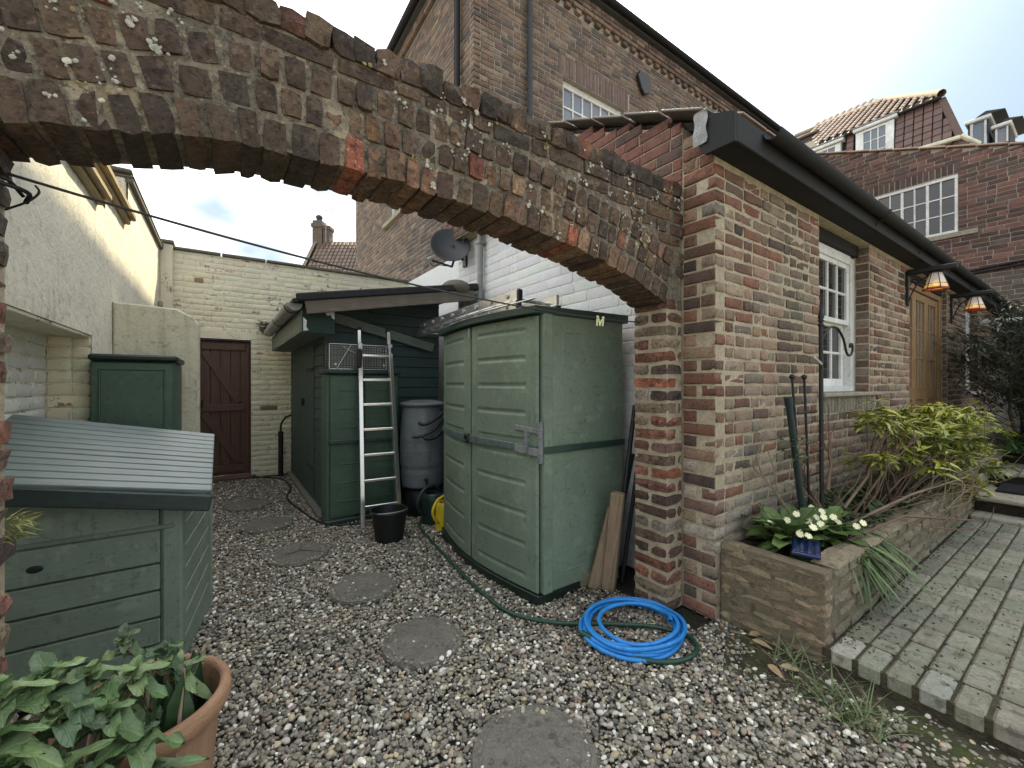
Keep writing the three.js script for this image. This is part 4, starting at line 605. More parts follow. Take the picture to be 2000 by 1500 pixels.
    for (let i = 1; i < 3; i++) part(d, 'glazing_bar', [bx(x + 0.012, x + 0.03, y0, y1 - 0.07, mix(a, b, i / 3) - 0.014, mix(a, b, i / 3) + 0.014, 0.003)], M.paintWhite);
    for (const t of [0.28, 0.62]) part(d, 'glazing_bar', [bx(x + 0.014, x + 0.029, mix(y0, y1, t) - 0.013, mix(y0, y1, t) + 0.013, a, b, 0.003)], M.paintWhite);
  };
  dormer(-4.80, -3.86, 8.45, 9.50, 0.2); dormer(-6.15, -5.2, 8.6, 9.42, 0.16);
  part(mans, 'porch_gable', [bar([16.6, 8.16, -2.42], [16.6, 8.22, -3.5], 0.12, 0.1, 0.02), bar([16.6, 8.20, -2.42], [16.85, 7.9, -2.1], 0.1, 0.1, 0.02)], M.paintCream);
}
const dorms = thing('slate_dormer_range', 'grey slate-cheeked dormer roofs behind the mansard house, near a thin aerial', 'dormers', [20, 8, -2.4]);
{
  for (const [z, y, s] of [[-2.45, 10.05, 1], [-1.98, 9.62, 0.75]]) {
    const d = part(dorms, 'dormer', [bx(20.4 - 0.02, 21.6, y - 1.1 * s, y - 0.05, z - 0.36 * s, z - 0.32 * s, 0.01), bx(20.4, 21.6, y - 1.1 * s, y - 0.05, z + 0.06 * s, z + 0.1 * s, 0.01)], M.slate);
    part(d, 'cornice', [bx(20.28, 21.7, y - 0.05, y + 0.06, z - 0.42 * s, z + 0.17 * s, 0.02)], M.paintWhite); part(d, 'window_frame', [bx(20.35, 20.42, y - 1.1 * s, y - 0.055, z - 0.31 * s, z - 0.24 * s, 0.01), bx(20.35, 20.42, y - 1.1 * s, y - 0.055, z, z + 0.055 * s, 0.01)], M.paintWhite);
    part(d, 'pane', [bx(20.4, 20.41, y - 1.1 * s, y - 0.06, z - 0.24 * s, z, 0)], M.glassPale);
    part(d, 'dormer_roof', [extrude([[-0.46 * s, 0], [0.2 * s, 0], [-0.05 * s, 0.13 * s]], 1.5, new THREE.Matrix4().makeBasis(V(0, 0, -1), V(0, 1, 0), V(1, 0, 0)).multiply(mat4([-z, y + 0.061, 20.3])))], M.slate);
  }
  part(dorms, 'roof', [extrude([[-0.6, 0], [1.8, 0.0], [1.4, 0.62], [0.6, 0.66], [-0.2, 0.2]].reverse(), 3, new THREE.Matrix4().makeBasis(V(0, 0, -1), V(0, 1, 0), V(1, 0, 0)).setPosition(19.8, 8.2, 0).multiply(mat4([1.3, 0, 0])))], M.slate);
  part(dorms, 'lower_wall', [bx(19.85, 22.8, 0, 8.2, -3.0, -0.7, 0.01)], tint(0.14, 0.085, 0.07, T.brick, T.brickB, 0.006));
}

// ---------------------------------------------------------------- distant pantiled house with a double chimney
const farh = thing('distant_pantiled_house', 'distant house with a brown pantiled roof and brick chimney beyond the cream wall', 'house', [3, 0, -16]);
{
  const rnd = RNG(81), p0 = V(1.75, 5.3, -15.6), D = V(0.83, 0, 0.56).normalize();   // the eaves run away to the right
  const bas = new THREE.Matrix4().makeBasis(D, V(0, 1, 0), D.clone().cross(V(0, 1, 0))).setPosition(p0), G = (g) => g.applyMatrix4(bas);
  const b = (x0, x1, y0, y1, z0, z1, e) => G(bx(x0, x1, y0, y1, z0, z1, e));
  part(farh, 'wall', [b(0.0, 6, -5.3, -0.55, -3.4, -0.3, 0.01), G(extrude([[0.3, -0.6], [3.4, -0.6], [1.85, 1.42]].reverse(), 0.3, new THREE.Matrix4().makeBasis(V(0, 0, -1), V(0, 1, 0), V(1, 0, 0))))], tint(0.22, 0.17, 0.14, T.brick, T.brickB, 0.006));
  part(farh, 'verge', [G(bar([0.12, -0.75, -0.13], [0.12, 1.34, -1.72], 0.42, 0.06, 0.01))], tint(0.40, 0.30, 0.2, T.terra, T.concB, 0.004));
  const t = [], sl = Math.atan2(2.05, 1.6), n = V(0, 1.6, 2.05).normalize();
  for (let r = 0; r < 13; r++) for (let c = 0; c < 26; c++) { const s = r * 0.205 + 0.05, x = 0.36 + c * 0.145; const g = new THREE.CylinderGeometry(0.075, 0.075, 0.24, 6, 1, true, -1.4, 2.8).toNonIndexed(); boxUV(g); g.rotateX(-(Math.PI / 2 - sl) - 0.09); g.translate(x, -0.78 + s * Math.sin(sl) + 0.02 + 0.03, -0.1 - s * Math.cos(sl) + 0.03); G(g); t.push(paint(g, vary(rnd, [0.21, 0.135, 0.095], 0.25))); }
  part(farh, 'pantiles', t, M.tile).userData.kind = 'stuff';
  part(farh, 'roof', [G(quadG([0.1, -0.82, -0.08], [6, -0.82, -0.08], [6, 1.33, -1.75], [0.1, 1.33, -1.75])), G(quadG([6, -0.82, -3.5], [0.1, -0.82, -3.5], [0.1, 1.33, -1.75], [6, 1.33, -1.75]))], tint(0.08, 0.055, 0.045, T.terra, T.concB, 0.003));
  part(farh, 'ridge_tiles', Array.from({ length: 15 }, (_, i) => G(bx(0.1 + i * 0.4, 0.49 + i * 0.4, 1.29, 1.40, -1.84, -1.66, 0.03))), tint(0.15, 0.11, 0.09, T.terra, T.concB, 0.003));
  const ch = part(farh, 'chimney', [b(0.12, 0.47, 0.7, 2.12, -1.95, -1.5, 0.01), b(0.08, 0.51, 1.86, 2.0, -1.99, -1.46, 0.01), b(0.48, 0.72, 0.7, 1.92, -1.9, -1.55, 0.01), b(0.46, 0.76, 1.80, 1.93, -1.94, -1.51, 0.01)], tint(0.20, 0.15, 0.12, T.brick, T.brickB, 0.006));
  const pot = lathe([[0.09, 0], [0.10, 0.12], [0.12, 0.14], [0.12, 0.2], [0.08, 0.25], [0, 0.27]], 12); pot.translate(0.28, 2.12, -1.72); part(ch, 'chimney_pot', [G(pot)], M.slate);
  const ar = [[[0.62, 1.3, -1.5], [0.62, 2.35, -1.5]], [[0.45, 2.42, -1.5], [0.95, 2.55, -1.5]]].map(([a, c]) => rod(a, c, 0.012, 5)); for (let i = 0; i < 6; i++) ar.push(rod([0.5 + i * 0.08, 2.35 + i * 0.02, -1.42], [0.5 + i * 0.08, 2.52 + i * 0.02, -1.58], 0.006, 4));
  part(farh, 'aerial', ar.map(G), M.steel);
}

// ---------------------------------------------------------------- raised paving, its kerb, the steps and the planter
const PX = 2.42, PY = 0.12;
{
  const rnd = RNG(91), pav = new THREE.Group(); pav.name = numbered('paving'); pav.userData.kind = 'structure'; pav.position.set(4.2, 0, 0.2); scene.add(pav);
  const list = [];
  for (let r = 0, z = -0.80; r < 22; r++, z += 0.104) for (let c = 0, x = PX; x < 5.86; c++) {
    const kerb = c === 0, w = kerb ? 0.205 : c === 1 && r % 2 ? 0.105 : 0.21, x1 = Math.min(x + w, 5.88); if (x1 - x < 0.03) break;
    const h = kerb ? 0.085 : 0.055, g = box(x1 - x - 0.012, h, 0.096, kerb ? 0.014 : 0.009, mat4([(x + x1) / 2, PY - h / 2 + (rnd() - 0.5) * 0.007, z + 0.052], [(rnd() - 0.5) * 0.02, (rnd() - 0.5) * 0.012, (rnd() - 0.5) * 0.02]));
    const c0 = kerb && rnd() < 0.4 ? [0.42, 0.40, 0.34] : [0.30, 0.288, 0.228], [px, py, q] = seen((x + x1) / 2, PY, z + 0.05), on = q > 0.2 && px < 2050 && py < 1540 && px > 1500;
    list.push({ g: paint(g, vary(rnd, c0, 0.2)), a: on ? (x1 - x) * 0.1 / q / q : 0 }); x += w;
  }
  list.sort((a, b) => b.a - a.a); list.slice(0, 290).forEach((l) => part(pav, 'paver', [l.g], M.paver));
  part(pav, 'pavers', list.slice(290).map((l) => l.g), M.paver).userData.kind = 'stuff';
  part(pav, 'bedding', [bx(PX + 0.012, 5.9, -0.05, PY - 0.012, -0.83, 1.5, 0.004)], M.dirt);
}
const steps = thing('stone_steps', 'low stone steps climbing from the paving beside the planter', 'steps', [6.3, 0, 0.1]);
{
  part(steps, 'tread', [bx(5.87, 6.16, PY - 0.03, PY + 0.035, -0.80, 1.5, 0.012)], M.tread); part(steps, 'tread', [bx(6.08, 6.75, 0.262, 0.305, -0.80, 1.5, 0.012)], M.tread); part(steps, 'tread', [bx(6.98, 7.8, 0.40, 0.45, -0.80, 1.5, 0.012)], M.tread);
  part(steps, 'riser', [bx(6.12, 6.98, -0.05, 0.26, -0.80, 1.5, 0.006), bx(7.0, 9.5, -0.05, 0.398, -0.80, 1.5, 0.006)], M.soilDark);
}
single('doormat', [bx(6.44, 6.95, 0.308, 0.328, -0.70, 0.3, 0.004), ...Array.from({ length: 14 }, (_, i) => bx(6.45 + i * 0.036, 6.468 + i * 0.036, 0.3285, 0.335, -0.69, 0.29, 0.002))], M.mat, 'black ribbed rubber doormat lying on the stone step', 'doormat');

const planter = thing('brick_planter', 'low rendered brick planter full of plants along the annex wall', 'planter', [4.3, 0, -1.05]);
const SOILY = 0.42;
{
  const rnd = RNG(101), W = M.stone, PT = 0.475;
  const rough = (p, s) => { const n = fbm3(p.x * 9, p.y * 11, p.z * 9, 3) - 0.5; p.x += n * s; p.z += (fbm3(p.x * 9 + 5, p.y * 11, p.z * 9, 3) - 0.5) * s; };
  const ps = M.planterStone = vcol(T.conc, T.concB, 0.009, { roughness: 0.95 });
  const stone = (x0, x1, y0, y1, z0, z1, c) => { const g = lump(x1 - x0 - 0.010, y1 - y0 - 0.010, z1 - z0 + (rnd() - 0.5) * 0.012, 0.015, rnd, 0.010); g.translate((x0 + x1) / 2, (y0 + y1) / 2, (z0 + z1) / 2); return paint(g, vary(rnd, c, 0.2)); };
  // end facing the gravel
  for (let y = 0.0, k = 0; y < 0.46; y += 0.0785, k++) { const cut = k % 2 ? [-1.34, -1.16, -0.95, -0.80] : [-1.34, -1.27, -1.05, -0.80]; for (let i = 0; i < 3; i++) part(planter, 'brick', [stone(PX, PX + 0.11, y, y + 0.0785, cut[i], cut[i + 1] - 0.005, [0.29, 0.225, 0.15])], ps); }
  for (let y = 0.10, k = 0; y < 0.46; y += 0.0625 * 1.2, k++) for (let x = PX + 0.11 + (k % 2 ? 0.07 : 0.0), j = 0; x < 6.3; j++) { const w = 0.2 + rnd() * 0.06; part(planter, 'brick', [stone(x, Math.min(x + w, 6.35), y, y + 0.075, -0.905, -0.80, [0.25, 0.215, 0.15])], ps); x += w; }
  part(planter, 'mortar', [bx(PX + 0.013, PX + 0.1, -0.02, 0.464, -1.338, -0.815, 0.004), bx(PX + 0.1, 6.35, 0, 0.456, -0.9, -0.815, 0.004)], tint(0.21, 0.17, 0.115, T.conc, T.concB, 0.008));
  for (let x = PX + 0.12; x < 6.3; x += 0.42) part(planter, 'coping', [(() => { const g = lump(0.412, 0.05, 0.13, 0.012, rnd, 0.014); g.translate(x + 0.2, PT - 0.005, -0.855); return paint(g, vary(rnd, [0.30, 0.25, 0.17], 0.2)); })()], ps);
  part(planter, 'soil', [quadG([PX + 0.1, SOILY, -0.9], [6.35, SOILY, -0.9], [6.35, SOILY, -1.335], [PX + 0.1, SOILY, -1.335], 60, 8, (p) => { p.y += 0.05 * (fbm3(p.x * 4, p.z * 4, 2, 3) - 0.4); })], M.soil);
  part(planter, 'end_wall', [bx(6.35, 6.5, 0, 0.60, -1.33, -0.79, 0.01), bx(6.5, 8.6, 0, 0.60, -0.98, -0.81, 0.01), bx(6.3, 8.6, 0.602, 0.635, -1.02, -0.77, 0.008)], M.stone);
}
structure('raised_border', [bx(8.0, 12.35, 0, 0.5, -0.98, 3, 0.01), bx(6.5, 12.35, 0, 0.48, -1.335, -0.985, 0.01)], M.soil);
structure('dirt_strip', [quadG([1.35, 0.006, -0.78], [PX + 0.02, 0.02, -1.3], [PX + 0.02, 0.02, 1.2], [1.9, 0.006, 1.2], 24, 40, (p, u, v) => { p.y = -0.012 + 0.022 * smooth(0.35, 1, u + 0.5 * (fbm3(p.x * 4, p.z * 4, 9, 3) - 0.5)) * (0.5 + fbm3(p.x * 12, p.z * 12, 2, 3)); })], M.dirt);

// ================================================================ THINGS IN THE YARD
// ---------------------------------------------------------------- big two-door plastic store
const store = thing('plastic_garden_store', 'large sage green plastic garden store with two bowed doors against the white wall', 'shed', [2.03, 0, -2.8]);
{
  // plan of the bowed front: from the near corner to the far corner
  const A = [1.645, -2.07], B = [1.70, -3.60], H0 = 0.06, H1 = 1.84, BOW = 0.105, SIN = (s) => Math.sin(Math.PI * clamp(s)) ;
  const P = (s, out = 0) => { const x = mix(A[0], B[0], s) - BOW * SIN(s), z = mix(A[1], B[1], s), dx = B[0] - A[0] - BOW * Math.PI * Math.cos(Math.PI * s), dz = B[1] - A[1], l = Math.hypot(dx, dz); return [x + (dz / l) * out, z - (dx / l) * out]; };
  const rows = [[0.16, 0.34], [0.36, 0.54], [0.56, 0.74], [0.76, 0.92], [1.04, 1.20], [1.22, 1.38], [1.40, 1.56], [1.58, 1.745]];
  const relief = (t, y) => {   // t across the door 0..1
    const inX = smooth(0.135, 0.165, t) * smooth(0.865, 0.835, t); let g = 0;
    for (const [a, b] of rows) g = Math.max(g, smooth(a - 0.004, a + 0.012, y) * smooth(b + 0.004, b - 0.010, y));
    const field = smooth(0.13, 0.15, y) * smooth(1.775, 1.755, y);
    return -0.009 * inX * field * (1 - g);
  };
  const door = (s0, s1) => {
    const nu = 60, nv = 300, p = [], uv = [], idx = [], L = 0.8;
    for (let j = 0; j <= nv; j++) for (let i = 0; i <= nu; i++) { const t = i / nu, y = mix(H0, H1, j / nv), e = Math.min(t, 1 - t) < 0.001 || j === 0 || j === nv ? -0.012 : 0, q = P(mix(s0, s1, t), relief(t, y) + e); p.push(q[0], y, q[1]); uv.push(t * L, y); }
    for (let j = 0; j < nv; j++) for (let i = 0; i < nu; i++) { const o = j * (nu + 1) + i; idx.push(o, o + nu + 2, o + 1, o, o + nu + 1, o + nu + 2); }
    const g = new THREE.BufferGeometry(); g.setAttribute('position', new THREE.Float32BufferAttribute(p, 3)); g.setAttribute('uv', new THREE.Float32BufferAttribute(uv, 2)); g.setIndex(idx); g.computeVertexNormals(); return g.toNonIndexed();
  };
  const d1 = part(store, 'door', [door(0.012, 0.492)], M.shedGreen), d2 = part(store, 'door', [door(0.505, 0.985)], M.shedGreen);
  for (const d of [d1, d2]) d.material.side = THREE.DoubleSide;
  // closing band across the doors with a grip at the middle
  const band = []; for (let i = 0; i < 28; i++) { const s0 = 0.01 + i * 0.0345, s1 = s0 + 0.0345, m = (s0 + s1) / 2, fat = 0.010 + 0.014 * smooth(0.30, 0.05, Math.abs(m - 0.5)), a = P(s0, fat / 2), b = P(s1, fat / 2), y = 0.985; band.push(barUp([a[0], y, a[1]], [b[0], y, b[1]], fat + 0.004, 0.046 + 0.012 * smooth(0.3, 0, Math.abs(m - 0.5)), 0.004)); }
  part(store, 'door_band', band, tint(0.10, 0.145, 0.145, T.plastic, T.plasticB, 0.001, { roughness: 0.4 }));
  const gr = P(0.5, 0.026); part(store, 'handle', [box(0.016, 0.075, 0.075, 0.006, mat4([gr[0], 0.985, gr[1]])), new THREE.TorusGeometry(0.026, 0.007, 6, 16).toNonIndexed().rotateY(Math.PI / 2).translate(gr[0] - 0.01, 0.985, gr[1])], M.cabTop);
  part(store, 'bolt', [(() => { const q = P(0.5, 0.008); return box(0.012, 0.07, 0.014, 0.003, mat4([q[0], 1.79, q[1]])); })()], M.steel);
  // body behind the doors
  const plan = [[1.665, 2.09], [2.425, 2.11], [2.455, 3.58], [1.72, 3.62]], rot = new THREE.Matrix4().makeRotationX(-Math.PI / 2);
  const prism = (pts, y0, y1, bev = 0) => extrude(pts.map(([x, z]) => [x, z]), y1 - y0 - 2 * bev, new THREE.Matrix4().makeTranslation(0, y0 + bev, 0).multiply(rot), bev);
  part(store, 'shell', [prism([[1.70, 2.115], [2.42, 2.13], [2.45, 3.57], [1.745, 3.60]], 0.05, 1.86)], M.shedGreen);
  const bowl = (off, y0, y1, extra = 0) => { const q = []; for (let i = 0; i <= 20; i++) { const p = P(i / 20, off); q.push([p[0], -p[1]]); } return prism([...q.reverse(), [2.43 + extra, 2.085 - extra * 1.2], [2.46 + extra, 3.60 + extra]].reverse(), y0, y1, 0.004); };
  part(store, 'base', [bowl(0.012, -0.02, 0.058)], M.cabTop);
  const lid = bowl(0.045, 1.845, 1.895, 0.03), lp = lid.attributes.position; for (let i = 0; i < lp.count; i++) lp.setY(i, lp.getY(i) + 0.012 * smooth(1.55, 2.1, lp.getX(i)) * (lp.getY(i) > 1.87 ? 1 : 0.0)); lid.computeVertexNormals();
  part(store, 'lid', [lid], M.shedDark);
  // moulded side panel facing the arch
  const S = (u, y, w = 0) => [mix(1.668, 2.425, u), y, mix(-2.07, -2.092, u) + w];
  const side = (u0, u1, y0, y1, w0, w1, b = 0.006) => { const a = S(u0, 0), c = S(u1, 0); return bx(a[0], c[0], y0, y1, a[2] + w0, a[2] + w1, b); };
  part(store, 'side_panel', [side(0.0, 1, 0.06, 1.85, -0.05, 0), side(0.0, 0.10, 0.06, 1.85, 0.0005, 0.013), side(0.90, 1, 0.06, 1.85, 0.0005, 0.012)], M.shedGreen);
  for (const [y0, y1] of [[0.16, 0.90], [1.07, 1.75]]) for (const [u0, u1] of [[0.22, 0.46], [0.52, 0.82]]) part(store, 'panel_moulding', [side(u0, u0 + 0.018, y0, y1, 0.0004, 0.008), side(u1 - 0.018, u1, y0, y1, 0.0004, 0.008), side(u0 + 0.018, u1 - 0.018, y1 - 0.014, y1, 0.0004, 0.008), side(u0 + 0.018, u1 - 0.018, y0, y0 + 0.014, 0.0004, 0.008)], M.shedGreen);
  part(store, 'side_band', [side(0.0, 1, 0.955, 1.0, 0.013, 0.020)], M.shedDark);
  const hg = M.weather = tint(0.26, 0.27, 0.27, T.brick, T.brickB, 0.004, { roughness: 0.7 });
  const hp = P(0.06, 0.008), hp2 = P(0.0, 0.012), hb = P(0.14, 0.008); part(store, 'corner_hinge', [barUp([hp2[0], 1.10, hp2[1]], [hb[0], 1.115, hb[1]], 0.012, 0.035, 0.004), barUp([hp2[0], 0.965, hp2[1]], [hb[0], 0.975, hb[1]], 0.016, 0.05, 0.004), barUp([hp[0], 0.96, hp[1]], [hp[0] - 0.001, 1.10, hp[1]], 0.012, 0.06, 0.004), rod([1.645, 0.90, -2.064], [1.645, 1.16, -2.064], 0.017, 8)], hg, 'weathered grey hinge at the near corner');
}

// ---------------------------------------------------------------- aluminium ladder lying on the roofs
{
  const t = thing('aluminium_ladder', 'aluminium extension ladder lying flat along the top of the big green store', 'ladder', [1.75, 1.95, -3.3]);
  const rail = (x, y0, y1, n) => { part(t, 'rail', [barUp([x, (y0 + y1) / 2, -2.44], [x + 0.10, (y0 + y1) / 2, -4.55], 0.026, y1 - y0, 0.004)], M.alu); for (let i = 0; i < n; i++) { const z = -2.58 - i * 0.25; part(t, 'rung_end', [rod([x - 0.018 + i * 0.012, (y0 + y1) / 2, z], [x + 0.002 + i * 0.012, (y0 + y1) / 2, z], 0.017, 10)], M.steel); } };
  rail(1.74, 1.935, 2.01, 8); rail(1.748, 2.013, 2.088, 8);
  rail(2.11, 1.935, 2.01, 0); rail(2.118, 2.013, 2.088, 0);
  for (let i = 0; i < 8; i++) { const z = -2.58 - i * 0.25; part(t, 'rung', [rod([1.745 + i * 0.012, 1.96, z], [2.12 + i * 0.012, 1.96, z], 0.014, 8), rod([1.752 + i * 0.012, 2.037, z], [2.125 + i * 0.012, 2.037, z], 0.014, 8)], M.alu); }
  part(t, 'end_cap', [bx(1.722, 1.762, 1.915, 2.003, -2.45, -2.42, 0.006), bx(1.73, 1.77, 1.995, 2.08, -2.45, -2.42, 0.006), bx(2.095, 2.135, 1.915, 2.003, -2.45, -2.42, 0.006)], M.blackPlastic);
  const r2 = single('metal_edging', [barUp([1.50, 1.905, -2.50], [1.545, 1.895, -3.72], 0.02, 0.008, 0.002), barUp([1.50, 1.905, -2.50], [1.66, 1.955, -2.14], 0.02, 0.008, 0.002)], M.alu, 'thin bright metal strip lying along the front edge of the big store lid', 'metal strip');
}

// ---------------------------------------------------------------- dark green timber shed
const shed = thing('timber_shed', 'dark green weatherboarded timber shed with felt roof, grey gutter and paler fascia', 'shed', [1.5, 0, -5.9]);
{
  const X0 = 0.885, X1 = 2.16, Z0 = -4.70, Z1 = -7.3, top = (x) => mix(2.12, 2.50, (x - X0) / (X1 - X0)), g = M.plankGreen;
  const ramp = (y) => Math.min(X1, Math.max(X0, X0)); const PH = 0.118;
  for (let y = 0.06; y < 2.45; y += PH) { let xa = X0 + 0.03; const yt = y + PH; if (yt > top(X0)) xa = Math.max(xa, X0 + ((y + PH * 0.6 - 2.12) / 0.38) * (X1 - X0)); if (xa > X1 - 0.2) break; part(shed, 'plank', [box(X1 - xa, PH - 0.004, 0.018, 0.004, mat4([(xa + X1) / 2, y + PH / 2, Z0 + 0.009], [-0.07, 0, 0]))], g); }
  for (let y = 0.06; y < 2.0; y += PH) { part(shed, 'plank', [box(0.018, PH - 0.004, Z0 - 0.06 + 5.27, 0.004, mat4([X0 - 0.009, y + PH / 2, (Z0 - 0.06 - 5.27) / 2], [0, 0, -0.07]))], g); part(shed, 'plank', [box(0.018, PH - 0.004, 7.3 - 6.62, 0.004, mat4([X0 - 0.009, y + PH / 2, (-6.62 - 7.3) / 2], [0, 0, -0.07]))], g); }
  part(shed, 'frame', [extrude([[X0 + 0.002, 0.03], [X1, 0.03], [X1, 2.5], [X0 + 0.002, 2.12]], 0.06, mat4([0, 0, Z0 - 0.062])), bx(X0 + 0.002, X0 + 0.06, 0.03, 2.1, Z1, Z0 - 0.063, 0.003), bx(X0 - 0.03, X0 + 0.035, 0.03, 2.12, Z0 - 0.045, Z0 + 0.028, 0.005)], g);
  // door on the yard side
  for (let i = 0; i < 8; i++) part(shed, 'door_board', [bx(X0 - 0.028, X0 - 0.006, 0.08, 1.95, -5.27 - (i + 1) * 0.166 + 0.003, -5.27 - i * 0.166 - 0.003, 0.004)], g);
  part(shed, 'hinge', [bx(X0 - 0.036, X0 - 0.029, 1.55, 1.59, -5.75, -5.3, 0.002), bx(X0 - 0.036, X0 - 0.029, 0.4, 0.44, -5.75, -5.3, 0.002)], M.iron);
  part(shed, 'padlock', [bx(X0 - 0.062, X0 - 0.03, 1.12, 1.18, -6.0, -5.95, 0.006), new THREE.TorusGeometry(0.022, 0.006, 6, 12).toNonIndexed().rotateY(Math.PI / 2).translate(X0 - 0.045, 1.19, -5.975), bx(X0 - 0.034, X0 - 0.029, 1.14, 1.22, -6.05, -5.9, 0.002)], M.iron);
  part(shed, 'eaves_board', [bx(0.60, X0 - 0.03, 1.89, 1.912, -7.2, Z0 + 0.33, 0.003), bx(0.60, 0.622, 1.913, 2.10, -7.2, Z0 + 0.33, 0.003)], M.plankPale, 'weathered pale green eaves boards');
  part(shed, 'eaves_end', [bx(0.615, 0.90, 1.885, 2.125, Z0 + 0.331, Z0 + 0.352, 0.003)], tint(0.028, 0.06, 0.052, T.wood, T.woodB, 0.002));
  part(shed, 'flaked_paint', [extrude([[0.74, 2.12], [0.895, 2.12], [0.895, 2.03], [0.87, 2.045], [0.865, 2.07], [0.83, 2.06], [0.81, 2.09], [0.77, 2.085]].reverse(), 0.0016, mat4([0, 0, Z0 + 0.3525])), extrude([[0.62, 2.03], [0.65, 2.0], [0.645, 1.94], [0.665, 1.91], [0.62, 1.90]].reverse(), 0.0016, mat4([0, 0, Z0 + 0.3525]))], M.paintWhite);
  part(shed, 'brace', [barUp([0.90, 2.105, Z0 + 0.06], [2.06, 1.83, Z0 + 0.06], 0.03, 0.10, 0.004)], M.plankPale, 'pale green board slanting below the roof');
  // roof sheet with its front board, rising to the house wall
  const ry = (x) => mix(2.16, 2.50, (x - 0.58) / 1.85), Zf = Z0 + 0.42;
  part(shed, 'front_board', [barUp([0.63, ry(0.63) - 0.055, Zf], [2.42, ry(2.42) - 0.055, Zf], 0.03, 0.13, 0.004)], M.greyWood);
  part(shed, 'roof', [extrude([[0.52, ry(0.52)], [2.5, ry(2.5)], [2.5, ry(2.5) + 0.03], [0.52, ry(0.52) + 0.03]], 2.95, mat4([0, 0, Zf - 2.93])), barUp([0.55, ry(0.55) + 0.04, Zf + 0.012], [2.46, ry(2.46) + 0.04, Zf + 0.012], 0.045, 0.075, 0.012)], M.felt);
  part(shed, 'soffit', [quadG([0.64, ry(0.64) - 0.015, Zf - 0.02], [2.4, ry(2.4) - 0.015, Zf - 0.02], [2.4, ry(2.4) - 0.015, -7.2], [0.64, ry(0.64) - 0.015, -7.2])], M.greyWood);
  const hump = new THREE.SphereGeometry(1, 16, 10).toNonIndexed(); boxUV(hump); hump.scale(0.17, 0.10, 0.2); hump.translate(2.24, ry(2.24) + 0.05, Zf - 0.12); part(shed, 'felt_fold', [hump], M.greyWood);
  part(shed, 'flashing', [quadG([2.36, 2.5, Zf - 0.02], [2.52, 2.55, Zf - 0.02], [2.55, 2.62, -5.4], [2.40, 2.55, -5.4])], M.lead);
  // gutter: half round with a capped near end
  const pr = []; for (let a = 0; a <= 12; a++) { const t = Math.PI * (a / 12); pr.push([0.068 * Math.cos(t), -0.068 * Math.sin(t)]); } for (let a = 12; a >= 0; a--) { const t = Math.PI * (a / 12); pr.push([0.061 * Math.cos(t), -0.061 * Math.sin(t)]); }
  const gx = 0.545, gy = 2.15; part(shed, 'gutter', [extrude(pr, 2.62, mat4([gx, gy, -6.95])), extrude([...pr.slice(0, 13)], 0.006, mat4([gx, gy, -4.335])), extrude(pr.map(([a, b]) => [a * 1.06, b * 1.06]), 0.03, mat4([gx, gy, -4.75]))], M.pvcGrey);
  part(shed, 'gutter_strap', [extrude(pr.map(([a, b]) => [a * 1.1, b * 1.1]), 0.022, mat4([gx, gy, -4.50])), extrude(pr.map(([a, b]) => [a * 1.1, b * 1.1]), 0.022, mat4([gx, gy, -5.60]))], M.blackPlastic);
  part(shed, 'plinth', [bx(X0 - 0.08, X1, -0.02, 0.05, Z1, Z0 + 0.08, 0.01)], M.conc);
}
single('down_pipe', [rod([0.72, 0, -7.22], [0.72, 0.68, -7.22], 0.035, 12), tube([[0.72, 0.66, -7.22], [0.73, 0.80, -7.22], [0.80, 0.90, -7.2], [0.9, 0.93, -7.18]], 0.014, 16, 8)], M.blackPlastic, 'short black plastic pipe standing against the cream wall by the dark shed', 'pipe');

// ---------------------------------------------------------------- tall cupboard beside the shed, wire trap on it
{
  const t = thing('tall_storage_cupboard', 'tall green plastic cupboard standing in front of the dark timber shed behind the ladder', 'cupboard', [1.19, 0, -4.57]);
  const x0 = 0.83, x1 = 1.56, z0 = -4.66, z1 = -4.40;
  part(t, 'body', [bx(x0, x1, 0.04, 1.50, z0, z1 - 0.03, 0.01)], M.cabGreen); part(t, 'base', [bx(x0 - 0.01, x1 + 0.01, -0.02, 0.05, z0, z1 + 0.005, 0.01)], M.shedDark);
  const Mg = tint(0.06, 0.115, 0.075, T.plastic, T.plasticB, 0.0008, { roughness: 0.5 });
  for (const [a, b] of [[x0 + 0.035, (x0 + x1) / 2 - 0.003], [(x0 + x1) / 2 + 0.003, x1 - 0.01]]) { part(t, 'door', [bx(a, b, 0.07, 1.485, z1 - 0.03, z1, 0.008)], Mg); for (let y = 0.22; y < 1.45; y += 0.185) part(t, 'rib', [bx(a + 0.08, b - 0.06, y, y + 0.014, z1 + 0.0004, z1 + 0.006, 0.004)], Mg); }
  part(t, 'band', [bx(x0 + 0.02, x1, 0.80, 0.845, z1 + 0.001, z1 + 0.022, 0.008)], M.shedDark);
  part(t, 'top', [bx(x0 - 0.02, x1 + 0.02, 1.50, 1.545, z0, z1 + 0.02, 0.012)], M.shedDark);
}
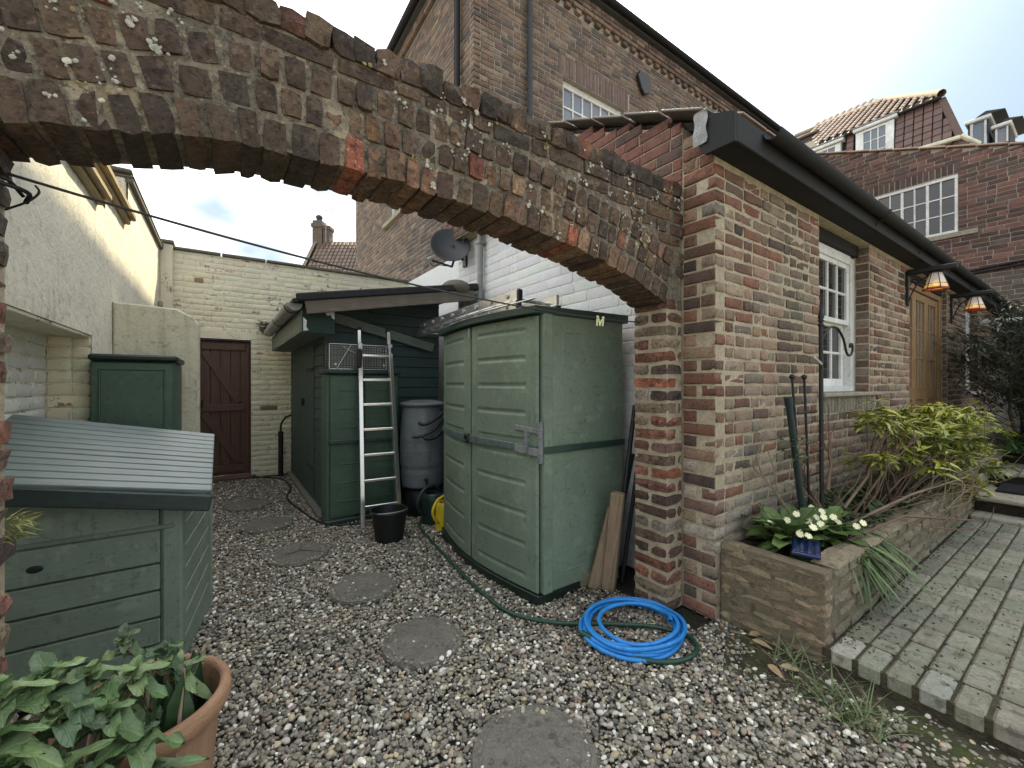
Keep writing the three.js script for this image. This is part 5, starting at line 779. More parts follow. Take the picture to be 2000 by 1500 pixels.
{
  const t = thing('wire_cage_trap', 'small galvanised wire mesh cage lying on the tall green cupboard', 'cage', [1.17, 1.55, -4.5]), g = [], w = 0.0024, x0 = 0.86, x1 = 1.42, y0 = 1.55, y1 = 1.80, z0 = -4.6, z1 = -4.40;
  for (const z of [z0, z1]) { for (let x = x0; x <= x1 + 0.001; x += 0.028) g.push(rod([x, y0, z], [x, y1, z], w, 4)); for (let y = y0; y <= y1 + 0.001; y += 0.025) g.push(rod([x0, y, z], [x1, y, z], w, 4)); }
  for (const y of [y0, y1]) for (let x = x0; x <= x1; x += 0.028) g.push(rod([x, y, z0], [x, y, z1], w, 4));
  for (const x of [x0, x1]) for (let y = y0; y <= y1; y += 0.025) g.push(rod([x, y, z0], [x, y, z1], w, 4));
  part(t, 'wire_mesh', g, M.wire); part(t, 'edge_wire', [rod([x0, y0, z1], [x1, y0, z1], 0.005, 5), rod([x0, y1, z1], [x1, y1, z1], 0.005, 5), rod([x0, y0, z1], [x0, y1, z1], 0.005, 5), rod([x1, y0, z1], [x1, y1, z1], 0.005, 5)], M.alu);
  part(t, 'trip_rod', [rod([0.93, 1.56, z1 + 0.012], [1.06, 1.79, z1 + 0.012], 0.0045, 5), rod([0.97, 1.78, z1 + 0.012], [1.2, 1.66, z1 + 0.012], 0.0045, 5)], M.alu); part(t, 'tag', [bx(0.905, 0.925, 1.585, 1.605, z1 + 0.006, z1 + 0.012, 0.003), bx(1.385, 1.405, 1.585, 1.605, z1 + 0.006, z1 + 0.012, 0.003)], M.peg);
}
// leaning ladder
{
  const t = thing('leaning_ladder', 'silver aluminium ladder leaning upright against the tall green cupboard', 'ladder', [1.3, 0, -4.1]);
  const L = [[1.115, 0.0, -4.16], [1.145, 1.95, -4.38]], R = [[1.47, 0.0, -4.13], [1.435, 1.95, -4.36]], q = (s, h) => s[0].map((v, i) => mix(v, s[1][i], h));
  for (const s of [L, R]) { part(t, 'rail', [barUp(q(s, 0.0), q(s, 0.93), 0.042, 0.05, 0.004), barUp(q(s, 0.82).map((v, i) => v + [0, 0, -0.03][i]), q(s, 1.0).map((v, i) => v + [0, 0, -0.03][i]), 0.034, 0.04, 0.003)], M.alu); part(t, 'end_cap', [bar(q(s, 0.988).map((v, i) => v + [0, 0, -0.03][i]), q(s, 1.015).map((v, i) => v + [0, 0, -0.03][i]), 0.03, 0.045, 0.005)], M.blackPlastic); }
  for (let h = 0.10; h < 0.95; h += 0.128) part(t, 'rung', [barUp(q(L, h), q(R, h), 0.034, 0.026, 0.004)], M.alu);
  part(t, 'bracket', [bar(q(L, 0.80).map((v, i) => v + [-0.02, 0, 0.02][i]), q(L, 0.90).map((v, i) => v + [-0.012, 0, 0.02][i]), 0.05, 0.05, 0.012), bar(q(R, 0.88).map((v, i) => v + [0.015, 0, 0.01][i]), q(R, 0.915).map((v, i) => v + [0.015, 0, 0.01][i]), 0.035, 0.035, 0.008)], M.blackPlastic);
}
// bucket
{
  const t = thing('black_bucket', 'black plastic bucket on the gravel at the foot of the leaning ladder', 'bucket', [1.23, 0, -3.72]);
  const body_ = lathe([[0.0, 0.012], [0.115, 0.012], [0.118, 0.0], [0.122, 0.008], [0.158, 0.255], [0.166, 0.257], [0.168, 0.272], [0.160, 0.278], [0.152, 0.272], [0.118, 0.02], [0, 0.018]], 36); body_.translate(1.23, 0, -3.72); part(t, 'body', [body_], M.blackPlastic);
  const h = []; for (let i = 0; i <= 10; i++) { const a = Math.PI * (i / 10); h.push([1.23 + 0.165 * Math.cos(a), 0.262 + 0.02 * Math.sin(a), -3.72 + 0.15 * Math.sin(a)]); } part(t, 'handle', [tube(h, 0.004, 24, 5)], M.steel);
}
// water butts
{
  const prof = [[0, 0.30]]; for (let i = 0; i <= 40; i++) { const u = i / 40, y = 0.30 + u * 0.86, r = 0.20 + 0.045 * Math.sin(Math.PI * clamp(0.15 + u * 0.75)) + ([0.22, 0.26, 0.50, 0.54].some((k) => Math.abs(u - k) < 0.014) ? -0.007 : 0); prof.push([r, y]); } prof.push([0.235, 1.165], [0.245, 1.18], [0.24, 1.20], [0.12, 1.225], [0, 1.23]);
  const mk = (x, z, label) => { const t = thing('water_butt', label, 'water butt', [x, 0, z]); const g = lathe(prof, 40); g.translate(x, 0, z); part(t, 'barrel', [g], M.butt); const s = lathe([[0, 0], [0.20, 0], [0.19, 0.28], [0, 0.28]], 20); s.translate(x, 0, z); part(t, 'stand', [s], M.blackPlastic); return t; };
  const b = mk(1.80, -4.32, 'grey water butt on a black stand between the ladder and the big store');
  part(b, 'tap', [rod([1.74, 0.40, -4.12], [1.73, 0.40, -4.05], 0.016, 8), rod([1.73, 0.36, -4.05], [1.73, 0.42, -4.05], 0.012, 8)], M.blackPlastic);
  mk(2.20, -4.02, 'second grey water butt, mostly hidden behind the big store edge');
  single('overflow_hose', [tube([[1.66, 1.00, -4.10], [1.70, 0.98, -4.07], [1.80, 1.02, -4.04], [1.92, 1.12, -4.02], [2.0, 1.20, -4.0]], 0.016, 30, 8), tube([[1.70, 0.86, -4.07], [1.72, 0.835, -4.04], [1.82, 0.85, -4.02], [1.90, 0.96, -4.0], [1.98, 1.14, -3.98], [2.02, 1.21, -3.98]], 0.016, 30, 8), tube([[1.60, 0.85, -4.12], [1.66, 0.855, -4.09], [1.71, 0.87, -4.07], [1.80, 0.92, -4.035], [1.9, 1.05, -4.01], [2.0, 1.19, -3.99]], 0.013, 30, 8)], M.blackPlastic, 'black ribbed hoses looped over the front of the water butt', 'hose');
}
// watering cans
{
  const can = (x, z, s, m, label, rose) => {
    const t = thing('watering_can', label, 'watering can', [x, 0, z]), b = lathe([[0, 0], [0.095, 0], [0.10, 0.01], [0.098, 0.20], [0.088, 0.245], [0.075, 0.26], [0.07, 0.255], [0.085, 0.235], [0.0, 0.23]], 28); b.scale(1.25 * s, s, s); b.translate(x, 0, z); part(t, 'body', [b], m);
    part(t, 'handle', [tube([[x + 0.06 * s, 0.25 * s, z], [x - 0.02 * s, 0.32 * s, z + 0.02], [x - 0.13 * s, 0.30 * s, z + 0.05], [x - 0.185 * s, 0.20 * s, z + 0.06], [x - 0.15 * s, 0.11 * s, z + 0.05], [x - 0.10 * s, 0.08 * s, z + 0.03]], 0.014 * s, 30, 8)], m);
    part(t, 'spout', [tube([[x + 0.10 * s, 0.08 * s, z], [x + 0.20 * s, 0.16 * s, z - 0.02], [x + 0.28 * s, 0.29 * s, z - 0.04]], 0.018 * s, 14, 8)], m);
  };
  can(1.80, -3.70, 1.0, M.yellow, 'yellow plastic watering can tucked beside the big store', 1); can(1.78, -3.95, 1.15, M.canGreen, 'dark green watering can behind the yellow one', 1);
}
// ---------------------------------------------------------------- small cabinet and slatted bin store on the left
{
  const t = thing('low_storage_cabinet', 'dark green plastic cabinet standing against the stub of the rendered wall', 'cabinet', [-0.48, 0, -3.95]);
  const x0 = -0.69, x1 = -0.275, zf = -3.66, zb = -4.30;
  part(t, 'body', [bx(x0, x1, 0.03, 1.55, zb, zf - 0.028, 0.008)], M.cabGreen);
  part(t, 'door', [bx(x0 + 0.004, x1 - 0.006, 0.05, 1.54, zf - 0.026, zf, 0.006), bx(x0 + 0.05, x1 - 0.055, 0.12, 1.49, zf + 0.0006, zf + 0.007, 0.006)], M.cabGreen);
  part(t, 'panel_moulding', [bx(x0 + 0.042, x0 + 0.05, 0.11, 1.50, zf + 0.0008, zf + 0.011, 0.003), bx(x1 - 0.055, x1 - 0.047, 0.11, 1.50, zf + 0.0008, zf + 0.011, 0.003), bx(x0 + 0.05, x1 - 0.055, 1.491, 1.50, zf + 0.0008, zf + 0.011, 0.003)], M.cabGreen);
  part(t, 'lid', [bx(x0 - 0.005, x1 + 0.02, 1.55, 1.592, zb, zf + 0.02, 0.012)], M.cabTop);
}
{
  const t = thing('slatted_bin_store', 'grey-green plastic bin store with a sloping slatted lid in the left foreground', 'storage box', [-0.5, 0, -2.95]);
  const x0 = -0.89, x1 = -0.165, zf = -2.62, zb = -3.30, ly = (z, x = -0.06) => 0.865 + 0.25 * (-2.50 - z) + 0.20 * (-0.06 - x), bm = M.binGreen;
  for (const [y0, y1] of [[0.02, 0.145], [0.15, 0.275], [0.28, 0.405], [0.41, 0.535], [0.54, 0.70]]) part(t, 'front_plank', [bx(x0, x1 - 0.085, y0, y1 - 0.004, zf - 0.03, zf, 0.005)], bm);
  part(t, 'shell', [bx(x0, x1 - 0.03, 0, 0.82, zb, zf - 0.032, 0.005), extrude([[x0, 0.722], [x1 - 0.09, 0.722], [x1 - 0.09, ly(zf, x1 - 0.09) - 0.03], [x0, ly(zf, x0) - 0.03]], 0.026, mat4([0, 0, zf - 0.03]))], bm);
  part(t, 'front_rail', [bx(x0, x1 - 0.03, 0.70, 0.722, zf - 0.034, zf + 0.012, 0.006)], tint(0.16, 0.195, 0.16, T.plastic, T.plasticB, 0.001));
  part(t, 'corner_post', [bx(x1 - 0.083, x1, -0.01, 0.86, zf - 0.04, zf + 0.004, 0.012), bx(x1 + 0.07, x1 + 0.11, -0.01, 0.92, zb - 0.005, zb + 0.04, 0.008)], bm);
  const sa = Math.atan2(0.105, 0.64), sv = (d, y) => [x1 - 0.004 + d * Math.sin(sa), y, zf - 0.03 - d * Math.cos(sa)];
  part(t, 'side_panel', [extrude([[0, 0], [0.65, 0], [0.65, ly(zb) - 0.05], [0, ly(zf) - 0.05]].reverse(), 0.012, new THREE.Matrix4().makeBasis(V(Math.sin(sa), 0, -Math.cos(sa)), V(0, 1, 0), V(Math.cos(sa), 0, Math.sin(sa))).setPosition(x1 - 0.014, 0, zf - 0.03))], bm);
  for (let y = 0.12; y < 0.80; y += 0.115) part(t, 'side_rib', [barUp(sv(0.05, y), sv(0.56, y + 0.05), 0.008, 0.008, 0.003)], M.binRib ??= tint(0.36, 0.41, 0.36, T.plastic, T.plasticB, 0.001));
  part(t, 'handle_slot', [bx(-0.83, -0.72, 0.645, 0.68, zf + 0.0006, zf + 0.003, 0.002), bx(-0.35, -0.31, 0.66, 0.685, zf + 0.0006, zf + 0.003, 0.002)], bm);
  part(t, 'lock', [(() => { const g = new THREE.SphereGeometry(0.02, 10, 8).toNonIndexed(); boxUV(g); g.scale(1.3, 0.8, 0.3); g.translate(-0.66, 0.61, zf + 0.002); return g; })()], M.blackPlastic);
  const n = 12; for (let i = 0; i < n; i++) { const a = -2.50 - (i / n) * 0.80, b = -2.50 - ((i + 1) / n) * 0.80, sag = i === 5 ? 0.004 : 0; part(t, 'lid_slat', [box(0.875, 0.02, (a - b) - (i === 5 ? 0.012 : 0.005), 0.004, mat4([-0.475, ly((a + b) / 2, -0.475) + 0.004, (a + b) / 2], [Math.atan(0.25), 0, -Math.atan(0.20)]))], M.binLid); }
  part(t, 'lid_edge', [barUp([-0.905, ly(-2.5, -0.905) - 0.04, -2.50], [-0.048, ly(-2.5, -0.048) - 0.04, -2.50], 0.027, 0.076, 0.006), barUp([-0.06, ly(-2.52) - 0.022, -2.52], [-0.06, ly(-3.29) - 0.022, -3.29], 0.02, 0.036, 0.004), barUp([-0.89, ly(-2.52, -0.89) - 0.022, -2.52], [-0.89, ly(-3.29, -0.89) - 0.022, -3.29], 0.02, 0.036, 0.004)], tint(0.022, 0.042, 0.04, T.plastic, T.plasticB, 0.001, { roughness: 0.45 }));
}
// ---------------------------------------------------------------- dish on its pole
{
  const t = thing('satellite_dish', 'dark grey satellite dish with feed arm on a bracket against the house wall', 'satellite dish', [2.45, 3.05, -4.75]);
  const c = [2.33, 3.09, -4.71], dir = V(-0.42, 0.36, 0.62).normalize();
  const pf = []; for (let i = 0; i <= 10; i++) { const r = 0.25 * (i / 10); pf.push([r, 0.55 * r * r / 0.5]); } for (let i = 10; i >= 0; i--) { const r = 0.25 * (i / 10); pf.push([r + (i === 10 ? 0.006 : 0), 0.55 * r * r / 0.5 - 0.006]); }
  const m = new THREE.Matrix4().compose(V(...c), new THREE.Quaternion().setFromUnitVectors(V(0, 1, 0), dir), V(0.92, 1, 1.1)); part(t, 'reflector', [lathe(pf, 40, m)], M.dish);
  const f = V(...c).addScaledVector(dir, 0.30).add(V(-0.16, -0.34, -0.16)), b = V(...c).add(V(-0.02, -0.25, 0.07));
  part(t, 'feed_arm', [rod(V(...c).add(V(0.05, -0.10, 0.02)).toArray(), b.toArray(), 0.014, 8), rod(b.toArray(), f.toArray(), 0.013, 8)], M.dish);
  const lg = new THREE.CylinderGeometry(0.026, 0.034, 0.09, 12).toNonIndexed(); boxUV(lg); lg.applyMatrix4(new THREE.Matrix4().compose(f, new THREE.Quaternion().setFromUnitVectors(V(0, 1, 0), V(0.7, 0.5, -0.3).normalize()), V(1, 1, 1))); part(t, 'receiver', [lg], M.steel);
  part(t, 'cable', [tube([f.toArray(), f.clone().add(V(0.03, -0.06, 0)).toArray(), f.clone().add(V(0.12, -0.04, -0.02)).toArray(), b.toArray()], 0.005, 16, 5)], M.blackPlastic);
  part(t, 'bracket', [rod(V(...c).addScaledVector(dir, -0.01).toArray(), V(2.52, 2.98, -4.74).toArray(), 0.018, 8), bx(2.535, 2.56, 2.9, 3.1, -4.79, -4.70, 0.004), rod([2.36, 3.12, -4.72], [2.40, 3.02, -4.68], 0.03, 8)], M.dish);
}
single('vent_pipe', [rod([2.50, 1.95, -4.28], [2.50, 3.42, -4.28], 0.036, 14), tube([[2.5, 3.36, -4.28], [2.46, 3.30, -4.4], [2.45, 3.18, -4.6], [2.50, 3.1, -4.7]], 0.006, 16, 5), bx(2.46, 2.56, 3.05, 3.08, -4.33, -4.23, 0.004)], M.pvcGrey, 'grey plastic soil pipe running up the white wall beside the dish', 'pipe');
single('wall_light_frame', [bar([2.79, 3.52, -5.60], [2.79, 3.78, -5.60], 0.02, 0.02), bar([2.79, 3.78, -5.60], [2.79, 3.90, -5.22], 0.02, 0.02), bar([2.79, 3.90, -5.22], [2.79, 3.62, -5.22], 0.02, 0.02), bar([2.79, 3.62, -5.22], [2.79, 3.52, -5.60], 0.02, 0.02), bar([2.79, 3.66, -5.41], [2.79, 3.84, -5.41], 0.02, 0.02)], M.iron, 'dark metal frame fixed on the brick wall above the satellite dish', 'frame');

// ---------------------------------------------------------------- clothes line with pegs, cable at the left pier
{
  const a = V(-0.50, 1.985, -1.75), b = V(2.215, 1.80, -1.76), p = []; for (let i = 0; i <= 20; i++) { const t = i / 20, q = a.clone().lerp(b, t); q.y -= 0.125 * 4 * t * (1 - t) * 0.55; p.push(q.toArray()); }
  single('washing_line', [tube(p, 0.0042, 60, 6)], std({ color: C3(0.028, 0.03, 0.028), roughness: 0.6 }), 'thin dark washing line slung across the arch opening from pier to pier', 'line');
  for (const [t, r, s] of [[0.862, 0.12, 'left'], [0.875, -0.32, 'right']]) {
    const q = a.clone().lerp(b, t); q.y -= 0.125 * 4 * t * (1 - t) * 0.55;
    const peg = thing('clothes_peg', `pale yellow plastic peg hanging on the washing line, the ${s} one of the pair`, 'peg', q.toArray(), undefined);
    for (const k of [-1, 1]) { const g = box(0.010, 0.062, 0.008, 0.003); g.applyMatrix4(new THREE.Matrix4().makeTranslation(...q.toArray()).multiply(mat4([k * 0.008, -0.016, 0.0], [0, 0, r + k * 0.16]))); part(peg, 'half', [g], M.peg); }
  }
  single('cable_loop', [tube([[-0.60, 1.93, -1.70], [-0.50, 1.935, -1.68], [-0.445, 1.93, -1.72], [-0.46, 1.915, -1.76]], 0.006, 20, 8), tube([[-0.58, 1.955, -1.70], [-0.48, 1.95, -1.69], [-0.46, 1.925, -1.74]], 0.005, 20, 8), tube([[-0.44, 1.965, -1.75], [-0.432, 1.95, -1.75], [-0.45, 1.92, -1.75], [-0.50, 1.885, -1.76]], 0.003, 20, 6)], M.blackPlastic, 'bundle of black cable tied round the top of the left brick pier', 'cable');
}
// ---------------------------------------------------------------- hoses and cables on the gravel
{
  const t = thing('blue_water_pipe', 'bright blue water pipe coiled loosely on the gravel at the foot of the pier', 'hose', [1.9, 0, -1.55]);
  const p = [], rnd = RNG(7), turns = 6.1, cx = 1.895, cz = -1.565;
  const L = [[0.285, 0.0, 0], [0.265, 0.012, -0.01], [0.25, -0.01, 0.012], [0.225, 0.015, 0.0], [0.272, 0.02, 0.005], [0.24, 0.0, 0.014], [0.165, 0.05, 0.03], [0.15, 0.06, 0.03]];
  for (let i = 0; i <= turns * 16; i++) { const f = i / 16, k = Math.floor(f), e = f - k, A = L[k], B = L[k + 1] ?? L[k], r = mix(A[0], B[0], e), a = 0.9 + f * Math.PI * 2; const al = a - 0.35; p.push([cx + mix(A[1], B[1], e) + Math.cos(al) * r * 1.06, 0.022 + 0.011 * k * 0.8 + 0.004 * Math.sin(a * 2 + k), cz + mix(A[2], B[2], e) + Math.sin(al) * r * 0.96 + 0.008 * Math.sin(a * 3 + k)]); }
  part(t, 'pipe', [tube(p, 0.0115, p.length * 4, 10)], M.blueHose); part(t, 'joint', [rod([1.62, 0.03, -1.67], [1.63, 0.03, -1.60], 0.019, 10), rod([1.628, 0.03, -1.61], [1.636, 0.03, -1.575], 0.015, 10)], M.greenHose, 'dark green hose connector');
}
single('green_garden_hose', [tube([[1.66, 0.03, -4.02], [1.58, 0.018, -3.87], [1.47, 0.018, -3.07], [1.41, 0.018, -2.33], [1.43, 0.018, -2.07], [1.57, 0.018, -1.86], [1.85, 0.02, -1.64], [2.03, 0.022, -1.47], [2.09, 0.02, -1.32], [2.03, 0.02, -1.24], [1.90, 0.02, -1.23], [1.77, 0.02, -1.30], [1.67, 0.022, -1.45], [1.63, 0.028, -1.62]], 0.0125, 160, 8)], M.greenHose, 'long dark green garden hose snaking over the gravel to the blue coil', 'hose');
single('black_cable', [tube([[0.36, 0.03, -7.26], [0.55, 0.02, -7.12], [0.70, 0.018, -6.9], [0.74, 0.016, -6.3], [0.64, 0.016, -5.73], [0.70, 0.016, -5.1], [0.80, 0.016, -4.55], [0.92, 0.016, -4.35], [1.12, 0.016, -4.27]], 0.011, 80, 6)], M.blackPlastic, 'black cable trailing over the gravel from the brown door to the ladder', 'cable');

// ---------------------------------------------------------------- offcuts and rods by the pier
{
  single('timber_offcut', [barUp([2.155, 0.0, -1.965], [2.185, 0.67, -1.905], 0.075, 0.085, 0.008)], M.oldWood, 'thick old timber post leaning upright on the brick pier beside the blue pipe', 'timber');
  single('timber_offcut', [barUp([2.085, 0.0, -2.03], [2.20, 0.55, -1.95], 0.035, 0.09, 0.006)], M.oldWood, 'flat old timber board leaning at a slant against the thick post', 'timber');
  single('timber_offcut', [bar([1.99, 0.055, -2.11], [2.30, 0.075, -2.02], 0.06, 0.09, 0.006)], tint(0.19, 0.165, 0.10, T.wood, T.woodB, 0.004), 'short greenish timber block lying at the foot of the leaning boards', 'timber');
  single('thin_rod', [rod([2.14, 0.0, -2.03], [2.26, 0.5, -1.98], 0.008, 6)], M.steel, 'thin bright metal rod leaning between the timber boards', 'rod');
  single('grey_pole', [rod([2.27, 0.0, -2.02], [2.40, 1.25, -1.94], 0.016, 8), rod([2.31, 0.0, -1.98], [2.425, 1.05, -1.90], 0.014, 8), rod([2.25, 0.0, -2.06], [2.42, 0.9, -1.98], 0.02, 8)], M.dish, 'dark slim poles leaning in the gap between store and pier', 'poles');
}
// ---------------------------------------------------------------- stepping stones sunk in the gravel
{
  const rnd = RNG(17), where = ['farthest small one by the brown door', 'second from the brown door', 'cracked one in front of the leaning ladder', 'large one beside the green hose, left of the store', 'one level with the near corner of the big store', 'nearest one at the bottom edge, strewn with pebbles'];
  [[0.24, -5.67, 0.24], [0.35, -4.75, 0.23], [0.50, -3.80, 0.235], [0.79, -2.93, 0.225], [0.885, -2.13, 0.215], [0.955, -1.235, 0.235]].forEach(([x, z, r], i) => {
    const t = thing('stepping_stone', `round grey stepping stone, the ${where[i]}`, 'stepping stone', [x, 0, z], 'round stepping stones through the gravel');
    const g = lathe([[0, 0.018], [r * 0.80, 0.018], [r * 0.84, 0.012], [r * 0.875, 0.012], [r * 0.90, 0.018], [r * 0.97, 0.014], [r, 0.0], [r, -0.03]], 44); const p = g.attributes.position; for (let k = 0; k < p.count; k++) { const X = p.getX(k), Z = p.getZ(k), a = Math.atan2(Z, X), q = 1 + 0.05 * (fbm3(Math.cos(a) * 1.6 + i, Math.sin(a) * 1.6, i, 3) - 0.5) * 2; p.setXYZ(k, X * q, p.getY(k) + 0.006 * (fbm3(X * 22, Z * 22, i, 3) - 0.5), Z * q); } g.computeVertexNormals();
    g.translate(x, 0.013, z); boxUV(g); part(t, 'slab', [g], M.stepStone);
    if (i === 2) part(t, 'crack', [bar([x + 0.02, 0.0315, z - 0.02], [x + 0.16, 0.0315, z + 0.10], 0.008, 0.003, 0.001), bar([x + 0.02, 0.0315, z - 0.02], [x - 0.10, 0.0315, z + 0.02], 0.006, 0.003, 0.001), bar([x + 0.02, 0.0315, z - 0.02], [x + 0.05, 0.0315, z - 0.14], 0.006, 0.003, 0.001)], M.soilDark);
  });
}

// ================================================================ IRONWORK AND LAMPS
{
  const z = -1.16;
  const t = thing('iron_plant_support', 'black iron plant support with two ball-topped rods beside the tall hook', 'plant support', [3.05, 0.42, z]);
  const ball = (x, y) => { const g = new THREE.SphereGeometry(0.017, 12, 8).toNonIndexed(); g.translate(x, y, z); return g; };
  part(t, 'rod', [rod([2.945, 1.44, z], [3.03, 0.42, z + 0.03], 0.0075, 8)], M.iron); part(t, 'rod', [rod([3.125, 1.44, z], [3.14, 0.42, z + 0.03], 0.0075, 8)], M.iron);
  part(t, 'finial', [ball(2.945, 1.445)], M.iron); part(t, 'finial', [ball(3.125, 1.445)], M.iron);
  part(t, 'crossbar', [rod([2.965, 1.215, z + 0.006], [3.30, 1.215, z + 0.006], 0.007, 6)], M.iron); part(t, 'crossbar', [rod([3.0, 0.79, z + 0.012], [3.32, 0.80, z + 0.012], 0.007, 6)], M.iron);
  const h = thing('shepherd_hook', 'tall black iron shepherd hook with curled arm standing in front of the sash window', 'hook', [3.32, 0.42, z]);
  part(h, 'pole', [rod([3.265, 0.42, z + 0.05], [3.395, 1.80, z], 0.0135, 10)], M.iron);
  const fin = lathe([[0, -0.03], [0.012, -0.02], [0.016, 0.0], [0.022, 0.006], [0.013, 0.016], [0.012, 0.028], [0.022, 0.036], [0.012, 0.046], [0.02, 0.058], [0.014, 0.085], [0.006, 0.13], [0, 0.14]], 14); fin.translate(3.397, 1.80, z); part(h, 'finial', [fin], M.iron);
  part(h, 'arm', [tube([[3.385, 1.665, z], [3.43, 1.735, z + 0.005], [3.53, 1.80, z + 0.01], [3.66, 1.80, z + 0.012], [3.77, 1.73, z + 0.014], [3.83, 1.63, z + 0.016], [3.89, 1.615, z + 0.016], [3.945, 1.65, z + 0.016], [3.94, 1.70, z + 0.016], [3.90, 1.70, z + 0.016], [3.895, 1.675, z + 0.016]], 0.0085, 80, 8), tube([[3.39, 1.77, z], [3.45, 1.775, z + 0.004], [3.53, 1.80, z + 0.01]], 0.007, 14, 6)], M.iron);
  part(h, 'clip', [bar([3.20, 1.575, z + 0.03], [3.35, 1.535, z + 0.02], 0.012, 0.02, 0.004)], M.steel);
  single('green_stake', [rod([2.80, 1.28, -1.12], [2.995, 0.42, -1.10], 0.018, 10, 0.020), rod([2.79, 1.32, -1.12], [2.803, 1.265, -1.12], 0.023, 10)], tint(0.008, 0.026, 0.028, T.plastic, T.plasticB, 0.002, { roughness: 0.5 }), 'thick dark green stake leaning out of the planter left of the iron support', 'stake');
}
{
  const lamp = (x, label) => {
    const t = thing('wall_lantern', label, 'lantern', [x, 2.45, -1.3], undefined), y = 2.64, z0 = -1.338;
    part(t, 'back_plate', [bx(x - 0.025, x + 0.025, 2.27, y, z0, z0 + 0.02, 0.005)], M.iron);
    part(t, 'arm', [bx(x - 0.035, x + 0.035, y - 0.03, y + 0.03, z0 + 0.004, z0 + 0.40, 0.012)], M.iron);
    part(t, 'scroll', [tube([[x, 2.32, z0 + 0.02], [x, 2.42, z0 + 0.05], [x, 2.54, z0 + 0.12], [x, 2.60, z0 + 0.24]], 0.007, 20, 6), tube([[x, 2.50, z0 + 0.03], [x, 2.56, z0 + 0.06], [x, 2.53, z0 + 0.10], [x, 2.49, z0 + 0.07]], 0.006, 20, 6)], M.iron);
    const cz = z0 + 0.235, r0 = 0.05, r1 = 0.105, ya = 2.595, yb = 2.415, ym = 2.475, sides = 6, R = (yy) => mix(r1, r0, (yy - yb) / (ya - yb));
    const clear = M.lampGlass ??= new THREE.MeshPhysicalMaterial({ color: C3(0.62, 0.60, 0.60), roughness: 0.35, transmission: 0.35, thickness: 0, side: THREE.DoubleSide });
    const amber = M.lampAmber ??= new THREE.MeshPhysicalMaterial({ color: C3(0.95, 0.74, 0.30), roughness: 0.5, transmission: 0.5, thickness: 0, emissive: C3(1, 0.62, 0.12), emissiveIntensity: 0.01, side: THREE.DoubleSide });
    const red = M.lampRed ??= new THREE.MeshPhysicalMaterial({ color: C3(0.30, 0.03, 0.02), roughness: 0.4, transmission: 0.4, thickness: 0, emissive: C3(0.5, 0.04, 0.02), emissiveIntensity: 0.01, side: THREE.DoubleSide });
    const P = (i, yy) => { const a = (i / sides) * Math.PI * 2 + 0.5; return [x + Math.cos(a) * R(yy), yy, cz + Math.sin(a) * R(yy)]; }, rib = [];
    for (let i = 0; i < sides; i++) {
      part(t, 'upper_pane', [quadG(P(i, ym), P(i + 1, ym), P(i + 1, ya), P(i, ya))], clear); part(t, 'amber_pane', [quadG(P(i, yb + 0.02), P(i + 1, yb + 0.02), P(i + 1, ym), P(i, ym))], amber); part(t, 'red_pane', [quadG(P(i, yb), P(i + 1, yb), P(i + 1, yb + 0.02), P(i, yb + 0.02))], red);
      rib.push(rod(P(i, yb), P(i, ya), 0.004, 5), rod(P(i, yb), P(i + 1, yb), 0.004, 5), rod(P(i, ym), P(i + 1, ym), 0.003, 5), rod(P(i, ya), P(i + 1, ya), 0.004, 5));
    }
    part(t, 'leading', rib, M.iron); part(t, 'cap', [rod([x, ya, cz], [x, ya + 0.02, cz], 0.058, 12, 0.02)], M.iron);
    const b = new THREE.SphereGeometry(0.026, 14, 10); b.translate(x, 2.485, cz); const bm = M.lampBulb ??= std({ color: C3(1, 0.8, 0.5), emissive: C3(1, 0.72, 0.34), emissiveIntensity: 0.45 }); part(t, 'bulb', [b.toNonIndexed()], bm);
    const l = new THREE.PointLight(new THREE.Color(1, 0.66, 0.3), 0.008, 6); l.position.set(0, 2.485 - 2.45, cz + 1.3); l.castShadow = true; t.add(l);
  };
  lamp(6.30, 'lit amber lantern on a black bracket, the nearer, left of the doors'); lamp(8.50, 'lit amber lantern on a black bracket, the farther, right of the doors');
}
{
  const t = thing('ribbed_blue_tile', 'small dark blue ribbed tile lying on the planter edge beside the primroses', 'tile', [2.62, 0.49, -0.97]);
  part(t, 'slab', [box(0.22, 0.02, 0.13, 0.005, mat4([2.62, 0.500, -0.965], [0.02, 0.35, 0.02]))], M.panel); const rb = []; for (let i = 0; i < 4; i++) rb.push(box(0.21, 0.010, 0.022, 0.004, mat4([2.62 + (i - 1.5) * 0.011, 0.5135 - (i - 1.5) * 0.0006, -0.965 + (i - 1.5) * 0.031], [0.02, 0.35, 0.02]))); rb.forEach((g) => part(t, 'rib', [g], M.panel));
}

